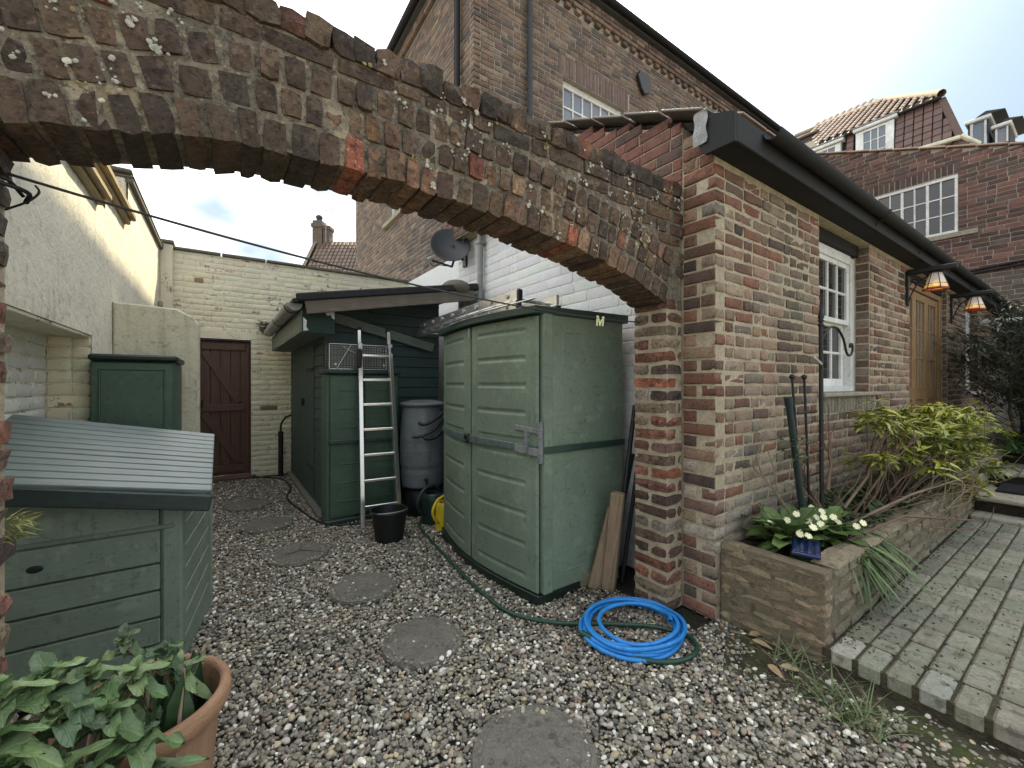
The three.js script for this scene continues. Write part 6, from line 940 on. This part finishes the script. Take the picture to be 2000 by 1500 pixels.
// ================================================================ PLANTS
// a leaf along +x from the origin, its face up; prof gives the half width along it
function leafG(len, wid, o = {}) {
  const { nu = 5, droop = 0.25, fold = 0.25, wave = 0, prof = (t) => Math.sin(Math.PI * Math.pow(t, 0.75)), tip = 0 } = o, P = [], U = [], I = [], nv = o.nv ?? 2;
  for (let i = 0; i <= nu; i++) { const t = i / nu, w = wid * 0.5 * Math.max(prof(t), i === 0 ? 0.05 : i === nu ? 0.02 : 0); for (let j = -nv / 2; j <= nv / 2; j++) { const s = j / (nv / 2); P.push(t * len, -droop * len * t * t + Math.abs(s) * w * fold * 1.0 + wave * wid * Math.sin(t * 11 + s * 2) * Math.abs(s) * 0.25 + tip * t * len, s * w); U.push(t * len, s * w); } }
  const m = nv + 1; for (let i = 0; i < nu; i++) for (let j = 0; j < nv; j++) { const a = i * m + j; I.push(a, a + 1, a + m + 1, a, a + m + 1, a + m); }
  const g = new THREE.BufferGeometry(); g.setAttribute('position', new THREE.Float32BufferAttribute(P, 3)); g.setAttribute('uv', new THREE.Float32BufferAttribute(U, 2)); g.setIndex(I); g.computeVertexNormals(); return g.toNonIndexed();
}
const aim = (p, az, el, roll = 0, s = 1) => { const m = new THREE.Matrix4().makeRotationFromEuler(new THREE.Euler(roll, 0, 0)); return new THREE.Matrix4().makeTranslation(...p).multiply(new THREE.Matrix4().makeRotationY(-az)).multiply(new THREE.Matrix4().makeRotationZ(el)).multiply(m).multiply(new THREE.Matrix4().makeScale(s, s, s)); };
// gathers many leaves cheaply into one geometry
class Heap {
  constructor() { this.p = []; this.n = []; this.u = []; this.c = []; this.v = V(); this.nm = new THREE.Matrix3(); }
  add(g, m, c) { const p = g.attributes.position, n = g.attributes.normal, u = g.attributes.uv, v = this.v; this.nm.getNormalMatrix(m); const ou = uvRand(), ov = uvRand(); for (let i = 0; i < p.count; i++) { v.fromBufferAttribute(p, i).applyMatrix4(m); this.p.push(v.x, v.y, v.z); v.fromBufferAttribute(n, i).applyMatrix3(this.nm).normalize(); this.n.push(v.x, v.y, v.z); this.u.push(u.getX(i) + ou, u.getY(i) + ov); this.c.push(c[0], c[1], c[2]); } }
  geo() { const g = new THREE.BufferGeometry(); g.setAttribute('position', new THREE.Float32BufferAttribute(this.p, 3)); g.setAttribute('normal', new THREE.Float32BufferAttribute(this.n, 3)); g.setAttribute('uv', new THREE.Float32BufferAttribute(this.u, 2)); g.setAttribute('color', new THREE.Float32BufferAttribute(this.c, 3)); return g; }
}
const stem = (pts, r0, r1, c) => { const g = []; for (let i = 1; i < pts.length; i++) { const a = mix(r0, r1, (i - 1) / (pts.length - 1)), b = mix(r0, r1, i / (pts.length - 1)); g.push(paint(rod(pts[i - 1], pts[i], a, 6, b), c)); } return g; };
const GOLD = (r) => pick(r, [[4, [0.43, 0.43, 0.055]], [3, [0.37, 0.40, 0.06]], [2, [0.24, 0.30, 0.05]], [2, [0.50, 0.49, 0.10]]]);

// golden shrub over the planter
{
  const t = thing('golden_shrub', 'bright yellow-green shrub spilling over the planter in front of the oak doors', 'shrub', [4.6, 0.42, -1.05]), r = RNG(201);
  const lf = [leafG(0.085, 0.026, { droop: 0.35, nu: 3 }), leafG(0.075, 0.022, { droop: 0.15, nu: 3 }), leafG(0.095, 0.024, { droop: 0.5, nu: 3 })], h = new Heap(), tw = [];
  const clump = (x, y, z, n, dark = 0) => { // a shoot: stalk and whorls of three-fingered leaves
    const dirA = r() * 6.28, top = V(x, y, z);
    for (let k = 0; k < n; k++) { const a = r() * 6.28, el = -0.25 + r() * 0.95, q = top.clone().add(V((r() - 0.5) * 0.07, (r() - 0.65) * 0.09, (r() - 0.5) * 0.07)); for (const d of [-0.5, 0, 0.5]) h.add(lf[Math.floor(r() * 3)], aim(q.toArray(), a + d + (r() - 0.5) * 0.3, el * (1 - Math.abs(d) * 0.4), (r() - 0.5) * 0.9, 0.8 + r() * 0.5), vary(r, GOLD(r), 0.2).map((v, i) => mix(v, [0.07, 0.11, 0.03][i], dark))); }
  };
  const blobs = [[3.66, 1.19, -0.94, 0.13, 14], [4.0, 1.13, -0.95, 0.14, 12], [4.55, 1.04, -0.92, 0.22, 30], [5.0, 1.06, -0.88, 0.27, 44], [5.45, 1.04, -0.86, 0.30, 56], [5.75, 0.97, -0.85, 0.24, 36], [4.75, 0.86, -0.84, 0.26, 34], [5.35, 0.82, -0.80, 0.28, 40], [4.25, 0.84, -0.86, 0.18, 16], [3.55, 0.92, -0.95, 0.10, 7], [4.95, 0.64, -0.76, 0.20, 18], [5.6, 0.72, -0.80, 0.24, 24], [5.2, 0.52, -0.72, 0.14, 9], [4.15, 0.60, -0.80, 0.10, 4]];
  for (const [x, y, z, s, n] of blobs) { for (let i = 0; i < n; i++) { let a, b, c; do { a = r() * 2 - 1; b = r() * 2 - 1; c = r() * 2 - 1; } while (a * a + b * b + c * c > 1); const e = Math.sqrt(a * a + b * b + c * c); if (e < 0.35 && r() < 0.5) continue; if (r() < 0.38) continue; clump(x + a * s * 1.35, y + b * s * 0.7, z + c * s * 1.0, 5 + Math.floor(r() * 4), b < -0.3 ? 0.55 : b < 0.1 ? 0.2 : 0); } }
  for (const [x, y, z] of blobs) for (let k = 0; k < 5; k++) { const bx0 = 4.6 + (r() - 0.5) * 1.6, e = V(x + (r() - 0.5) * 0.3, y - 0.02, z + (r() - 0.5) * 0.2), b = V(bx0, 0.42, -1.08 + r() * 0.12), m = b.clone().lerp(e, 0.5).add(V((r() - 0.5) * 0.2, 0.08, (r() - 0.5) * 0.1)); tw.push(...stem([b.toArray(), m.toArray(), e.toArray()], 0.008, 0.004, vary(r, [0.16, 0.11, 0.075], 0.3))); }
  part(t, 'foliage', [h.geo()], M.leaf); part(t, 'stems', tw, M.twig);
}
// bare twiggy stems in the planter
{
  const t = thing('bare_twiggy_shrub', 'tangle of bare brown twigs and branches leaning out over the planter', 'shrub', [3.6, 0.42, -1.0]), r = RNG(202), g = [];
  const grow = (p, d, len, rad, lev, c) => { let q = V(...p); const pts = [q.toArray()]; const n = 4; for (let i = 0; i < n; i++) { d = d.clone().add(V((r() - 0.5) * 0.5, (r() - 0.42) * 0.35, (r() - 0.5) * 0.5)).normalize(); q = q.clone().addScaledVector(d, len / n); if (q.y < 0.47 && q.z < -0.78) q.y = 0.47 + r() * 0.05; if (q.z < -1.30) q.z = -1.30; pts.push(q.toArray()); if (lev > 0 && r() < 0.75) grow(q.toArray(), d.clone().add(V((r() - 0.5) * 1.6, (r() - 0.3) * 1.1, (r() - 0.5) * 1.3)).normalize(), len * (0.4 + r() * 0.25), rad * 0.55, lev - 1, c); } g.push(...stem(pts, rad, rad * 0.55, c)); };
  const C = () => vary(r, pick(r, [[3, [0.24, 0.175, 0.12]], [2, [0.17, 0.105, 0.075]], [2, [0.34, 0.27, 0.19]]]), 0.2);
  grow([3.25, 0.42, -1.06], V(0.05, 1, -0.02), 0.42, 0.017, 3, [0.17, 0.11, 0.08]); grow([3.27, 0.70, -1.08], V(0.5, 0.8, -0.05), 0.35, 0.013, 2, [0.19, 0.12, 0.085]);
  for (let i = 0; i < 15; i++) grow([3.05 + r() * 2.2, 0.44, -1.22 + r() * 0.25], V((r() - 0.3) * 1.6, 0.25 + r() * 0.9, 0.15 + r() * 0.7).normalize(), 0.40 + r() * 0.4, 0.003 + r() * 0.003, 1, C());
  for (const [a, b] of [[[3.35, 0.44, -1.0], [4.9, 0.80, -0.55]], [[3.2, 0.5, -0.98], [4.5, 0.72, -0.62]], [[3.1, 0.44, -0.95], [4.2, 0.56, -0.62]], [[3.5, 0.44, -1.05], [4.4, 1.02, -0.85]], [[3.3, 0.6, -1.0], [3.72, 1.0, -0.95]], [[3.0, 0.48, -0.9], [3.8, 0.56, -0.5]]]) { const A = V(...a), B = V(...b), m = A.clone().lerp(B, 0.5).add(V(0, (r() - 0.3) * 0.12, (r() - 0.5) * 0.1)); const c = C(); g.push(...stem([A.toArray(), m.toArray(), B.toArray()], 0.010, 0.005, c)); for (let k = 0; k < 3; k++) grow(A.clone().lerp(B, 0.4 + r() * 0.6).toArray(), B.clone().sub(A).normalize().add(V((r() - 0.5), (r() - 0.3), (r() - 0.5))).normalize(), 0.3, 0.005, 1, c); }
  grow([2.98, 0.42, -1.12], V(-0.22, 1, 0.0), 0.62, 0.009, 1, [0.26, 0.21, 0.15]);
  part(t, 'branches', g, M.twig);
  const lf = leafG(0.075, 0.016, { droop: 0.3, nu: 3 }), h = new Heap(); for (let i = 0; i < 60; i++) h.add(lf, aim([2.70 + r() * 0.34, 0.93 + r() * 0.16, -1.16 + r() * 0.1], r() * 6.28, (r() - 0.3) * 0.8, 0, 0.7 + r() * 0.5), vary(r, [0.075, 0.11, 0.04], 0.25));
  part(t, 'leaves', [h.geo()], M.leaf);
}
// primroses: rosettes of broad leaves with pale flowers
{
  const mk = (x, z, seed, label) => {
    const t = thing('primrose', label, 'primrose', [x, 0.43, z]), r = RNG(seed), shapes = [0, 1, 2].map((k) => leafG(0.20, 0.10, { droop: 0.3 + k * 0.2, fold: 0.3, wave: 0.5, nu: 7, nv: 4, prof: (q) => Math.pow(q, 0.7) * Math.sqrt(Math.max(0, 1 - Math.pow(Math.max(0, q - 0.55) / 0.45, 2))) }));
    for (let i = 0; i < 46; i++) { const a = i * 2.4 + r() * 0.5, k = i / 46, el = mix(0.15, 1.25, k) + (r() - 0.5) * 0.2; const g = shapes[i % 3].clone(); g.applyMatrix4(aim([x + Math.cos(a) * 0.04 * (1 - k), 0.435 + k * 0.03, z + Math.sin(a) * 0.04 * (1 - k)], a, el, (r() - 0.5) * 0.4, 0.85 + r() * 0.4)); part(t, 'leaf', [paint(g, vary(r, pick(r, [[3, [0.12, 0.20, 0.055]], [2, [0.17, 0.27, 0.075]], [1, [0.23, 0.33, 0.11]]]), 0.15))], M.leafV); }
    const pet = leafG(0.0185, 0.018, { droop: 0.1, nu: 3, fold: 0.1, prof: (q) => Math.sqrt(q) });
    for (let i = 0; i < 15; i++) { const a = r() * 6.28, d = 0.04 + r() * 0.15, y = 0.54 + r() * 0.08, fx = x + Math.cos(a) * d - 0.02, fz = z + Math.sin(a) * d + 0.03, g = []; for (let k = 0; k < 5; k++) { const q = pet.clone(); q.applyMatrix4(aim([0, 0, 0], (k / 5) * 6.28, 0.15)); g.push(q); } const fm = mat4([fx, y, fz], [0.75 + (r() - 0.5) * 0.5, 0, 0.55 + (r() - 0.5) * 0.6]); part(t, 'flower', g.map((q) => q.applyMatrix4(fm)), M.petal); }
  };
  mk(2.77, -1.12, 301, 'primrose clump with pale yellow flowers nearest the corner of the annex'); mk(3.02, -1.03, 302, 'primrose clump with pale yellow flowers to the right, beside the bare trunk');
}
// strap leaves drooping over the planter edge
{
  const t = thing('strap_leaved_plant', 'clump of arching strap leaves drooping over the planter front near its corner', 'plant', [3.05, 0.43, -0.88]), r = RNG(303);
  for (let i = 0; i < 120; i++) { const big = i < 8, g = leafG(0.12 + r() * 0.08, big ? 0.034 : 0.013, { droop: 1.2 + r() * 0.9, fold: 0.4, nu: 8, prof: (q) => Math.min(1, (1 - q) * 4) * 0.9 + 0.1 }); const a = 1.55 + (r() - 0.5) * 2.6; g.applyMatrix4(aim([2.92 + r() * 0.42, 0.45, -0.92 + r() * 0.06], a, 0.35 + (r() - 0.5) * 0.9, (r() - 0.5) * 0.5)); part(t, 'leaf', [paint(g, vary(r, pick(r, [[3, [0.07, 0.125, 0.04]], [2, [0.115, 0.17, 0.05]], [1, [0.16, 0.20, 0.075]]]), 0.2))], M.leaf); }
}
// low green underplanting along the planter
{
  const h = new Heap(), r = RNG(304), a = leafG(0.14, 0.02, { droop: 0.5, nu: 4 }), b = leafG(0.09, 0.035, { droop: 0.3, nu: 4 });
  for (let i = 0; i < 900; i++) { const x = 3.15 + r() * 3.1, z = -1.28 + r() * 0.42; h.add(r() < 0.5 ? a : b, aim([x, 0.42 + r() * 0.12, z], r() * 6.28, 0.1 + r() * 1.1, (r() - 0.5), 0.7 + r() * 0.6), vary(r, pick(r, [[3, [0.045, 0.08, 0.03]], [2, [0.07, 0.11, 0.035]], [1, [0.10, 0.14, 0.05]]]), 0.25)); }
  const o = single('ground_cover', [h.geo()], M.leaf, 'low dark green leaves covering the soil of the planter', 'ground cover'); o.userData.kind = 'stuff';
}
// dark needle-leaved shrub at the far end
{
  const t = thing('dark_needle_shrub', 'large dark green feathery shrub in the shade at the far right end', 'shrub', [8.6, 0.45, -0.55]), r = RNG(401), h = new Heap(), tw = [], nd = leafG(0.14, 0.02, { droop: 0.25, nu: 2, nv: 2 });
  const blobs = [[8.3, 1.75, -0.75, 0.55], [8.9, 1.95, -0.55, 0.6], [8.3, 1.35, -0.50, 0.6], [9.2, 1.45, -0.35, 0.65], [8.7, 1.0, -0.45, 0.5], [7.6, 1.55, -0.70, 0.42], [9.6, 1.9, -0.2, 0.6], [8.2, 1.85, -0.25, 0.5], [7.7, 1.2, -0.35, 0.4], [9.0, 2.2, -0.1, 0.5], [8.5, 0.75, -0.2, 0.4], [8.0, 1.0, 0.0, 0.5]];
  for (const [x, y, z, s] of blobs) for (let i = 0; i < 85; i++) {
    let a, b, c; do { a = r() * 2 - 1; b = r() * 2 - 1; c = r() * 2 - 1; } while (a * a + b * b + c * c > 1);
    const e = V(x + a * s, y + b * s * 0.8, z + c * s), d = V(a * 0.6 + (r() - 0.5), 0.25 + r() * 0.5, c * 0.6 + (r() - 0.5)).normalize(), L = 0.22 + r() * 0.25, f = e.clone().addScaledVector(d, L);
    tw.push(paint(rod(e.toArray(), f.toArray(), 0.004, 4, 0.002), vary(r, [0.10, 0.09, 0.07], 0.3)));
    for (let k = 0; k < 16; k++) { const q = e.clone().lerp(f, 0.1 + 0.9 * (k / 16)); h.add(nd, aim(q.toArray(), r() * 6.28, (r() - 0.25) * 1.0, 0, 0.7 + r() * 0.5), vary(r, pick(r, [[3, [0.034, 0.055, 0.03]], [2, [0.055, 0.08, 0.042]], [1, [0.09, 0.115, 0.055]]]), 0.25)); }
  }
  for (let i = 0; i < 22; i++) { const [x, y, z] = blobs[i % blobs.length], b = V(8.2 + r() * 0.6, 0.45, -0.7 + r() * 0.4), e = V(x, y, z), m = b.clone().lerp(e, 0.5).add(V((r() - 0.5) * 0.2, 0.05, (r() - 0.5) * 0.2)); tw.push(...stem([b.toArray(), m.toArray(), e.toArray()], 0.022, 0.010, vary(r, [0.13, 0.11, 0.085], 0.2))); }
  part(t, 'foliage', [h.geo()], M.leaf); part(t, 'stems', tw, M.twig);
  const t2 = thing('green_leafed_clump', 'clump of fresh green blades below the dark shrub at the far steps', 'plant', [7.6, 0.5, -0.6]), h2 = new Heap(), bl = leafG(0.3, 0.03, { droop: 0.6, nu: 5, prof: (q) => 1 - q * q });
  for (let i = 0; i < 170; i++) h2.add(bl, aim([7.2 + r() * 1.6, 0.62, -0.78 + r() * 0.5], r() * 6.28, 0.5 + r() * 0.8, (r() - 0.5) * 0.5, 0.6 + r() * 0.6), vary(r, [0.06, 0.12, 0.035], 0.3)); part(t2, 'blades', [h2.geo()], M.leaf);
}
// fern growing out of the cream wall
{
  const h = new Heap(), r = RNG(403), l = leafG(0.09, 0.014, { nu: 3, droop: 0.4 }); for (let i = 0; i < 170; i++) h.add(l, aim([0.44 + r() * 0.14, 2.18 + r() * 0.16, -7.33 + r() * 0.07], 1.57 + (r() - 0.5) * 3, (r() - 0.4) * 1.4, r(), 0.6 + r() * 0.6), vary(r, [0.075, 0.10, 0.04], 0.3));
  single('wall_fern', [h.geo()], M.leaf, 'small green fern growing from the cream wall beside the gutter', 'fern');
}
// moss tuft on the left pier
{
  const h = new Heap(), r = RNG(404), l = leafG(0.035, 0.005, { nu: 2, droop: 0.3 }); for (let i = 0; i < 130; i++) h.add(l, aim([-0.475 + r() * 0.03, 0.99 + r() * 0.06, -1.72 + r() * 0.1], (r() - 0.5) * 2.4, (r() - 0.3) * 1.2, 0, 0.7 + r() * 0.7), vary(r, [0.26, 0.27, 0.05], 0.25));
  single('moss_tuft', [h.geo()], M.leaf, 'yellow-green moss tuft growing on the edge of the left pier', 'moss');
}

// ---------------------------------------------------------------- terracotta pot and the foreground leaves
const POT = [-0.215, -1.735];
{
  const [x, z] = POT, t = thing('terracotta_pot', 'large terracotta flowerpot with mossy rim in the left foreground', 'flowerpot', [x, 0, z]);
  const s = 1; const g = lathe([[0, 0.01], [0.165, 0.01], [0.172, 0.0], [0.178, 0.02], [0.205, 0.31], [0.214, 0.335], [0.232, 0.352], [0.241, 0.375], [0.238, 0.40], [0.226, 0.412], [0.212, 0.41], [0.205, 0.395], [0.198, 0.34], [0.19, 0.30]], 64); g.translate(x, 0, z); part(t, 'pot', [g], M.terra);
  const so = lathe([[0.0, 0.335], [0.19, 0.33], [0.2, 0.32]], 40); so.translate(x, 0, z); part(t, 'soil', [so], M.soil);
  const tu = thing('tulip_leaves', 'rank of upright grey-green tulip leaves growing inside the terracotta pot', 'plant', [x, 0.33, z]), r = RNG(501);
  for (let i = 0; i < 26; i++) { const a = -1.2 + i * 0.135 + (r() - 0.5) * 0.3, d = 0.06 + r() * 0.11, g2 = leafG(0.15 + r() * 0.06, 0.042 + r() * 0.015, { droop: 0.12, fold: 0.55, nu: 6, prof: (q) => Math.min(1, 0.5 + q * 1.6) * Math.sqrt(Math.max(0, 1 - q)) * 1.1 }); g2.applyMatrix4(aim([x + Math.cos(a) * d, 0.325, z + Math.sin(a) * d], r() * 6.28, 1.3 + (r() - 0.5) * 0.35, r() * 6)); part(tu, 'leaf', [paint(g2, vary(r, [0.06, 0.12, 0.055], 0.2))], M.leaf); }
}
{
  const prof = (q) => Math.pow(Math.sin(Math.PI * Math.pow(q, 0.72)), 0.8), shapes = [0, 1, 2, 3].map((k) => leafG(0.078 + k * 0.010, 0.064, { droop: 0.35 + k * 0.2, fold: 0.4, wave: 0.8, nu: 9, nv: 4, prof: (q) => prof(q) * (1 + 0.07 * Math.sin(q * 40)) }));
  const tones = (r) => vary(r, pick(r, [[3, [0.13, 0.22, 0.085]], [3, [0.18, 0.285, 0.105]], [2, [0.26, 0.37, 0.15]], [1, [0.085, 0.145, 0.07]]]), 0.2);
  const head = (t, p, r, n, s) => { for (let i = 0; i < n; i++) { const k = i / n, a = i * 2.4 + r() * 0.6, el = mix(0.05, 1.25, k) + (r() - 0.5) * 0.4, g = shapes[Math.floor(r() * 4)].clone(); g.applyMatrix4(aim([p[0], p[1] + (k - 0.6) * 0.05, p[2]], a, el, (r() - 0.5) * 0.5, s * mix(1.05, 0.5, k) * (0.7 + r() * 0.5))); part(t, 'leaf', [paint(g, tones(r))], M.leafV); } };
  const bush = (name, label, base, tops, seed, n, s) => { const t = thing(name, label, 'hydrangea', base), r = RNG(seed), st = []; for (const p of tops) { const b = V(base[0] + (r() - 0.5) * 0.16, base[1], base[2] + (r() - 0.5) * 0.16), e = V(...p), m = b.clone().lerp(e, 0.55).add(V((r() - 0.5) * 0.05, 0.01, (r() - 0.5) * 0.05)); st.push(...stem([b.toArray(), m.toArray(), e.toArray()], 0.007, 0.004, vary(r, [0.24, 0.17, 0.11], 0.2))); head(t, p, r, n, s * (0.85 + r() * 0.3)); if (r() < 0.6) head(t, m.toArray(), r, 4, s * 0.85); } part(t, 'stems', st, M.twig); };
  bush('potted_hydrangea', 'hydrangea shoots with toothed green leaves rising from the terracotta pot', [-0.22, 0.33, -1.70], [[-0.26, 0.585, -1.78], [-0.205, 0.56, -1.62], [-0.155, 0.545, -1.70], [-0.12, 0.47, -1.70], [-0.24, 0.52, -1.60]], 601, 8, 0.82);
  bush('leafy_hydrangea', 'leafy green hydrangea filling the bottom left corner in front of the terracotta pot', [-0.33, 0.0, -1.32], [[-0.40, 0.72, -1.38], [-0.345, 0.70, -1.44], [-0.31, 0.63, -1.38], [-0.275, 0.655, -1.47], [-0.24, 0.58, -1.42], [-0.36, 0.60, -1.30], [-0.30, 0.54, -1.33], [-0.205, 0.60, -1.52], [-0.19, 0.49, -1.43], [-0.25, 0.47, -1.36], [-0.17, 0.38, -1.42], [-0.33, 0.46, -1.26], [-0.43, 0.60, -1.31], [-0.14, 0.30, -1.44], [-0.22, 0.36, -1.34], [-0.38, 0.50, -1.27], [-0.28, 0.40, -1.29], [-0.42, 0.52, -1.24], [-0.39, 0.43, -1.22], [-0.35, 0.37, -1.24], [-0.30, 0.32, -1.24], [-0.24, 0.28, -1.28], [-0.41, 0.66, -1.33], [-0.19, 0.24, -1.38]], 602, 9, 0.98);
  const cut = []; const r = RNG(603); for (const [a, b] of [[[-0.20, 0.30, -1.66], [-0.175, 0.545, -1.58]], [[-0.14, 0.33, -1.66], [-0.05, 0.52, -1.75]], [[-0.12, 0.20, -1.50], [-0.10, 0.52, -1.64]], [[-0.19, 0.2, -1.42], [-0.125, 0.40, -1.44]], [[-0.30, 0.30, -1.42], [-0.27, 0.56, -1.50]]]) cut.push(...stem([a, b], 0.007, 0.006, vary(r, [0.36, 0.27, 0.18], 0.15)));
  single('pruned_stems', cut, M.twig, 'pale pruned hydrangea stems standing among the foreground leaves', 'stems');
}
// ---------------------------------------------------------------- grass, dead leaves, gravel
{
  const h = new Heap(), r = RNG(701), bl = [0, 1, 2].map((k) => leafG(0.16, 0.0065, { droop: 0.5 + k * 0.5, fold: 0.2, nu: 6, prof: (q) => 1 - q * 0.9 }));
  const tuft = (x, z, n, s, y = 0.01) => { for (let i = 0; i < n; i++) h.add(bl[i % 3], aim([x + (r() - 0.5) * 0.09 * s, y, z + (r() - 0.5) * 0.09 * s], r() * 6.28, 0.5 + r() * 0.9, 0, (0.5 + r() * 0.8) * s), vary(r, pick(r, [[3, [0.11, 0.16, 0.06]], [2, [0.17, 0.20, 0.09]], [1, [0.30, 0.28, 0.17]]]), 0.2)); };
  tuft(2.30, -0.93, 14, 1.3); tuft(2.22, -0.82, 18, 1.1); tuft(2.20, -0.70, 26, 1.2); tuft(2.14, -0.62, 26, 1.1); tuft(2.12, -0.54, 18, 0.9); tuft(2.38, -0.95, 10, 1.2); tuft(1.95, -0.95, 6, 0.7); tuft(2.3, -0.6, 8, 0.8); tuft(1.55, -2.15, 6, 0.35); tuft(2.95, -0.55, 14, 0.4, PY); tuft(2.86, -0.42, 18, 0.45, PY); tuft(3.4, -0.3, 10, 0.35, PY); tuft(4.9, -0.62, 14, 0.4, PY);
  const o = single('grass_tufts', [h.geo()], M.leaf, 'thin grass tufts sprouting along the foot of the kerb and between pavers', 'grass'); o.userData.kind = 'stuff';
}
{
  const r = RNG(702), l = leafG(0.10, 0.034, { droop: 0.2, fold: 0.5, nu: 5 });
  [[2.36, -1.14, 0.4, 'pale dead leaf on the gravel nearest the planter foot'], [2.33, -1.11, 1.4, 'pale dead leaf crossing the one nearest the planter foot'], [2.22, -0.93, 0.9, 'long pale dead leaf lying among the grass by the kerb'], [2.19, -0.97, 2.0, 'curled pale dead leaf just left of the kerb grass']].forEach(([x, z, a, label]) => { const g = l.clone(); g.applyMatrix4(aim([x, 0.03, z], a, 0.05, 0.3)); single('dead_leaf', [paint(g, vary(r, [0.42, 0.30, 0.17], 0.12))], M.leaf, label, 'dead leaf'); });
  const h = new Heap(), s = leafG(0.022, 0.012, { nu: 2, droop: 0.3 }); for (let i = 0; i < 900; i++) { const k = r(); const [x, z, sx, sz] = k < 0.45 ? [2.05, -1.95, 0.28, 0.3] : k < 0.6 ? [1.75, -1.6, 0.3, 0.3] : k < 0.75 ? [1.55, -2.5, 0.15, 0.8] : k < 0.9 ? [2.3, -1.1, 0.25, 0.35] : [1.5, -4.0, 0.4, 0.3]; const X = x + (r() - 0.5) * 2 * sx, Z = z + (r() - 0.5) * 2 * sz; if (X > 2.2 && Z < -1.5) continue; h.add(s, aim([X, 0.016 + r() * 0.012, Z], r() * 6.28, (r() - 0.5) * 0.7, r() * 3, 0.5 + r()), vary(r, pick(r, [[3, [0.10, 0.055, 0.03]], [2, [0.05, 0.035, 0.025]], [1, [0.22, 0.13, 0.06]]]), 0.25)); }
  for (let i = 0; i < 700; i++) { const X = 2.5 + Math.pow(r(), 1.4) * 3.3, Z = -0.78 + Math.pow(r(), 2.2) * 0.55; h.add(s, aim([X, PY + 0.006, Z], r() * 6.28, (r() - 0.5) * 0.5, r() * 3, 0.3 + r() * 0.6), vary(r, [0.035, 0.028, 0.02], 0.3)); }
  const o = single('leaf_litter', [h.geo()], M.leaf, 'small brown leaf litter scattered on the gravel and along the planter foot', 'leaf litter'); o.userData.kind = 'stuff';
}
{
  const r = RNG(801), geo = new THREE.IcosahedronGeometry(1, 1); { const p = geo.attributes.position, f = new Map(); for (let i = 0; i < p.count; i++) { const k = `${p.getX(i).toFixed(3)},${p.getY(i).toFixed(3)},${p.getZ(i).toFixed(3)}`; if (!f.has(k)) f.set(k, 0.84 + r() * 0.26); const s = f.get(k); p.setXYZ(i, p.getX(i) * s, p.getY(i) * s, p.getZ(i) * s); } }
  geo.deleteAttribute('normal'); geo.deleteAttribute('uv'); const g = mergeVertices(geo, 1e-4); g.computeVertexNormals();
  const stones = [[0.24, -5.67, 0.24], [0.35, -4.75, 0.23], [0.50, -3.80, 0.235], [0.79, -2.93, 0.225], [0.885, -2.13, 0.215], [0.955, -1.235, 0.235]];
  const list = [], m = new THREE.Matrix4(), q = new THREE.Quaternion(), e = new THREE.Euler();
  const blocked = (x, z) => (x > 1.62 && z < -2.1 && z > -3.6) || (x > 0.85 && z < -4.7) || (x > 2.2 && z < -1.36) || x > 2.47 || (x < -0.16 && z < -2.62 && z > -3.3) || (x < -0.69 && z > -7.4 && z < -1.9) || (x < -0.47 && z < -1.53 && z > -1.82) || (x > -0.7 && x < -0.27 && z < -3.64 && z > -4.6) || z < -7.27;
  const put = (n, y0, s0) => { for (let i = 0; i < n; i++) {
    const x = -0.8 + r() * 3.28, z = -7.3 + Math.pow(r(), 0.8) * 8.2; if (blocked(x, z)) continue;
    const dirt = smooth(1.9, 2.35, x) * smooth(-1.35, -0.9, z) + smooth(0.3, 0.0, Math.hypot(x - 2.1, z + 1.95) - 0.1) * 0.6; if (r() < dirt * 0.45) continue;
    let over = 0; const st = stones.find(([a, b, d]) => { const k = Math.hypot(x - a, z - b) / d; return k < 1.0 && (over = k); }); if (st && (over < 0.8 || r() < 0.5) && r() < 0.965) continue;
    const s = s0 * (0.62 + r() * r() * 1.15), fl = 0.5 + r() * 0.4; e.set((r() - 0.5) * 0.9, r() * 6.28, (r() - 0.5) * 0.9); q.setFromEuler(e);
    list.push([new THREE.Matrix4().compose(V(x, y0 + s * 0.45 + (st ? 0.022 : 0.0) + 0.01 * (fbm3(x * 3, z * 3, 4, 2) - 0.5), z), q, V(s * (0.9 + r() * 0.55), s * fl, s * (0.75 + r() * 0.3))), r()]);
  } };
  put(112000, -0.012, 0.0088); put(68000, 0.0, 0.0093);
  const im = new THREE.InstancedMesh(g, M.pebble, list.length), col = new THREE.Color();
  list.forEach(([mm, k], i) => { im.setMatrixAt(i, mm); const c = vary(r, pick(r, [[34, [0.19, 0.168, 0.132]], [26, [0.25, 0.222, 0.175]], [11, [0.10, 0.092, 0.08]], [13, [0.33, 0.285, 0.21]], [9, [0.70, 0.67, 0.59]], [5, [0.43, 0.345, 0.225]], [1.5, [0.28, 0.165, 0.11]], [7, [0.47, 0.44, 0.375]]]), 0.2); im.setColorAt(i, col.setRGB(...c)); });
  im.name = 'gravel'; im.castShadow = im.receiveShadow = true; im.userData = { kind: 'stuff', label: 'rounded grey, brown and white gravel covering the whole yard floor', category: 'gravel' }; scene.add(im);
}

renderer.render(scene, camera);
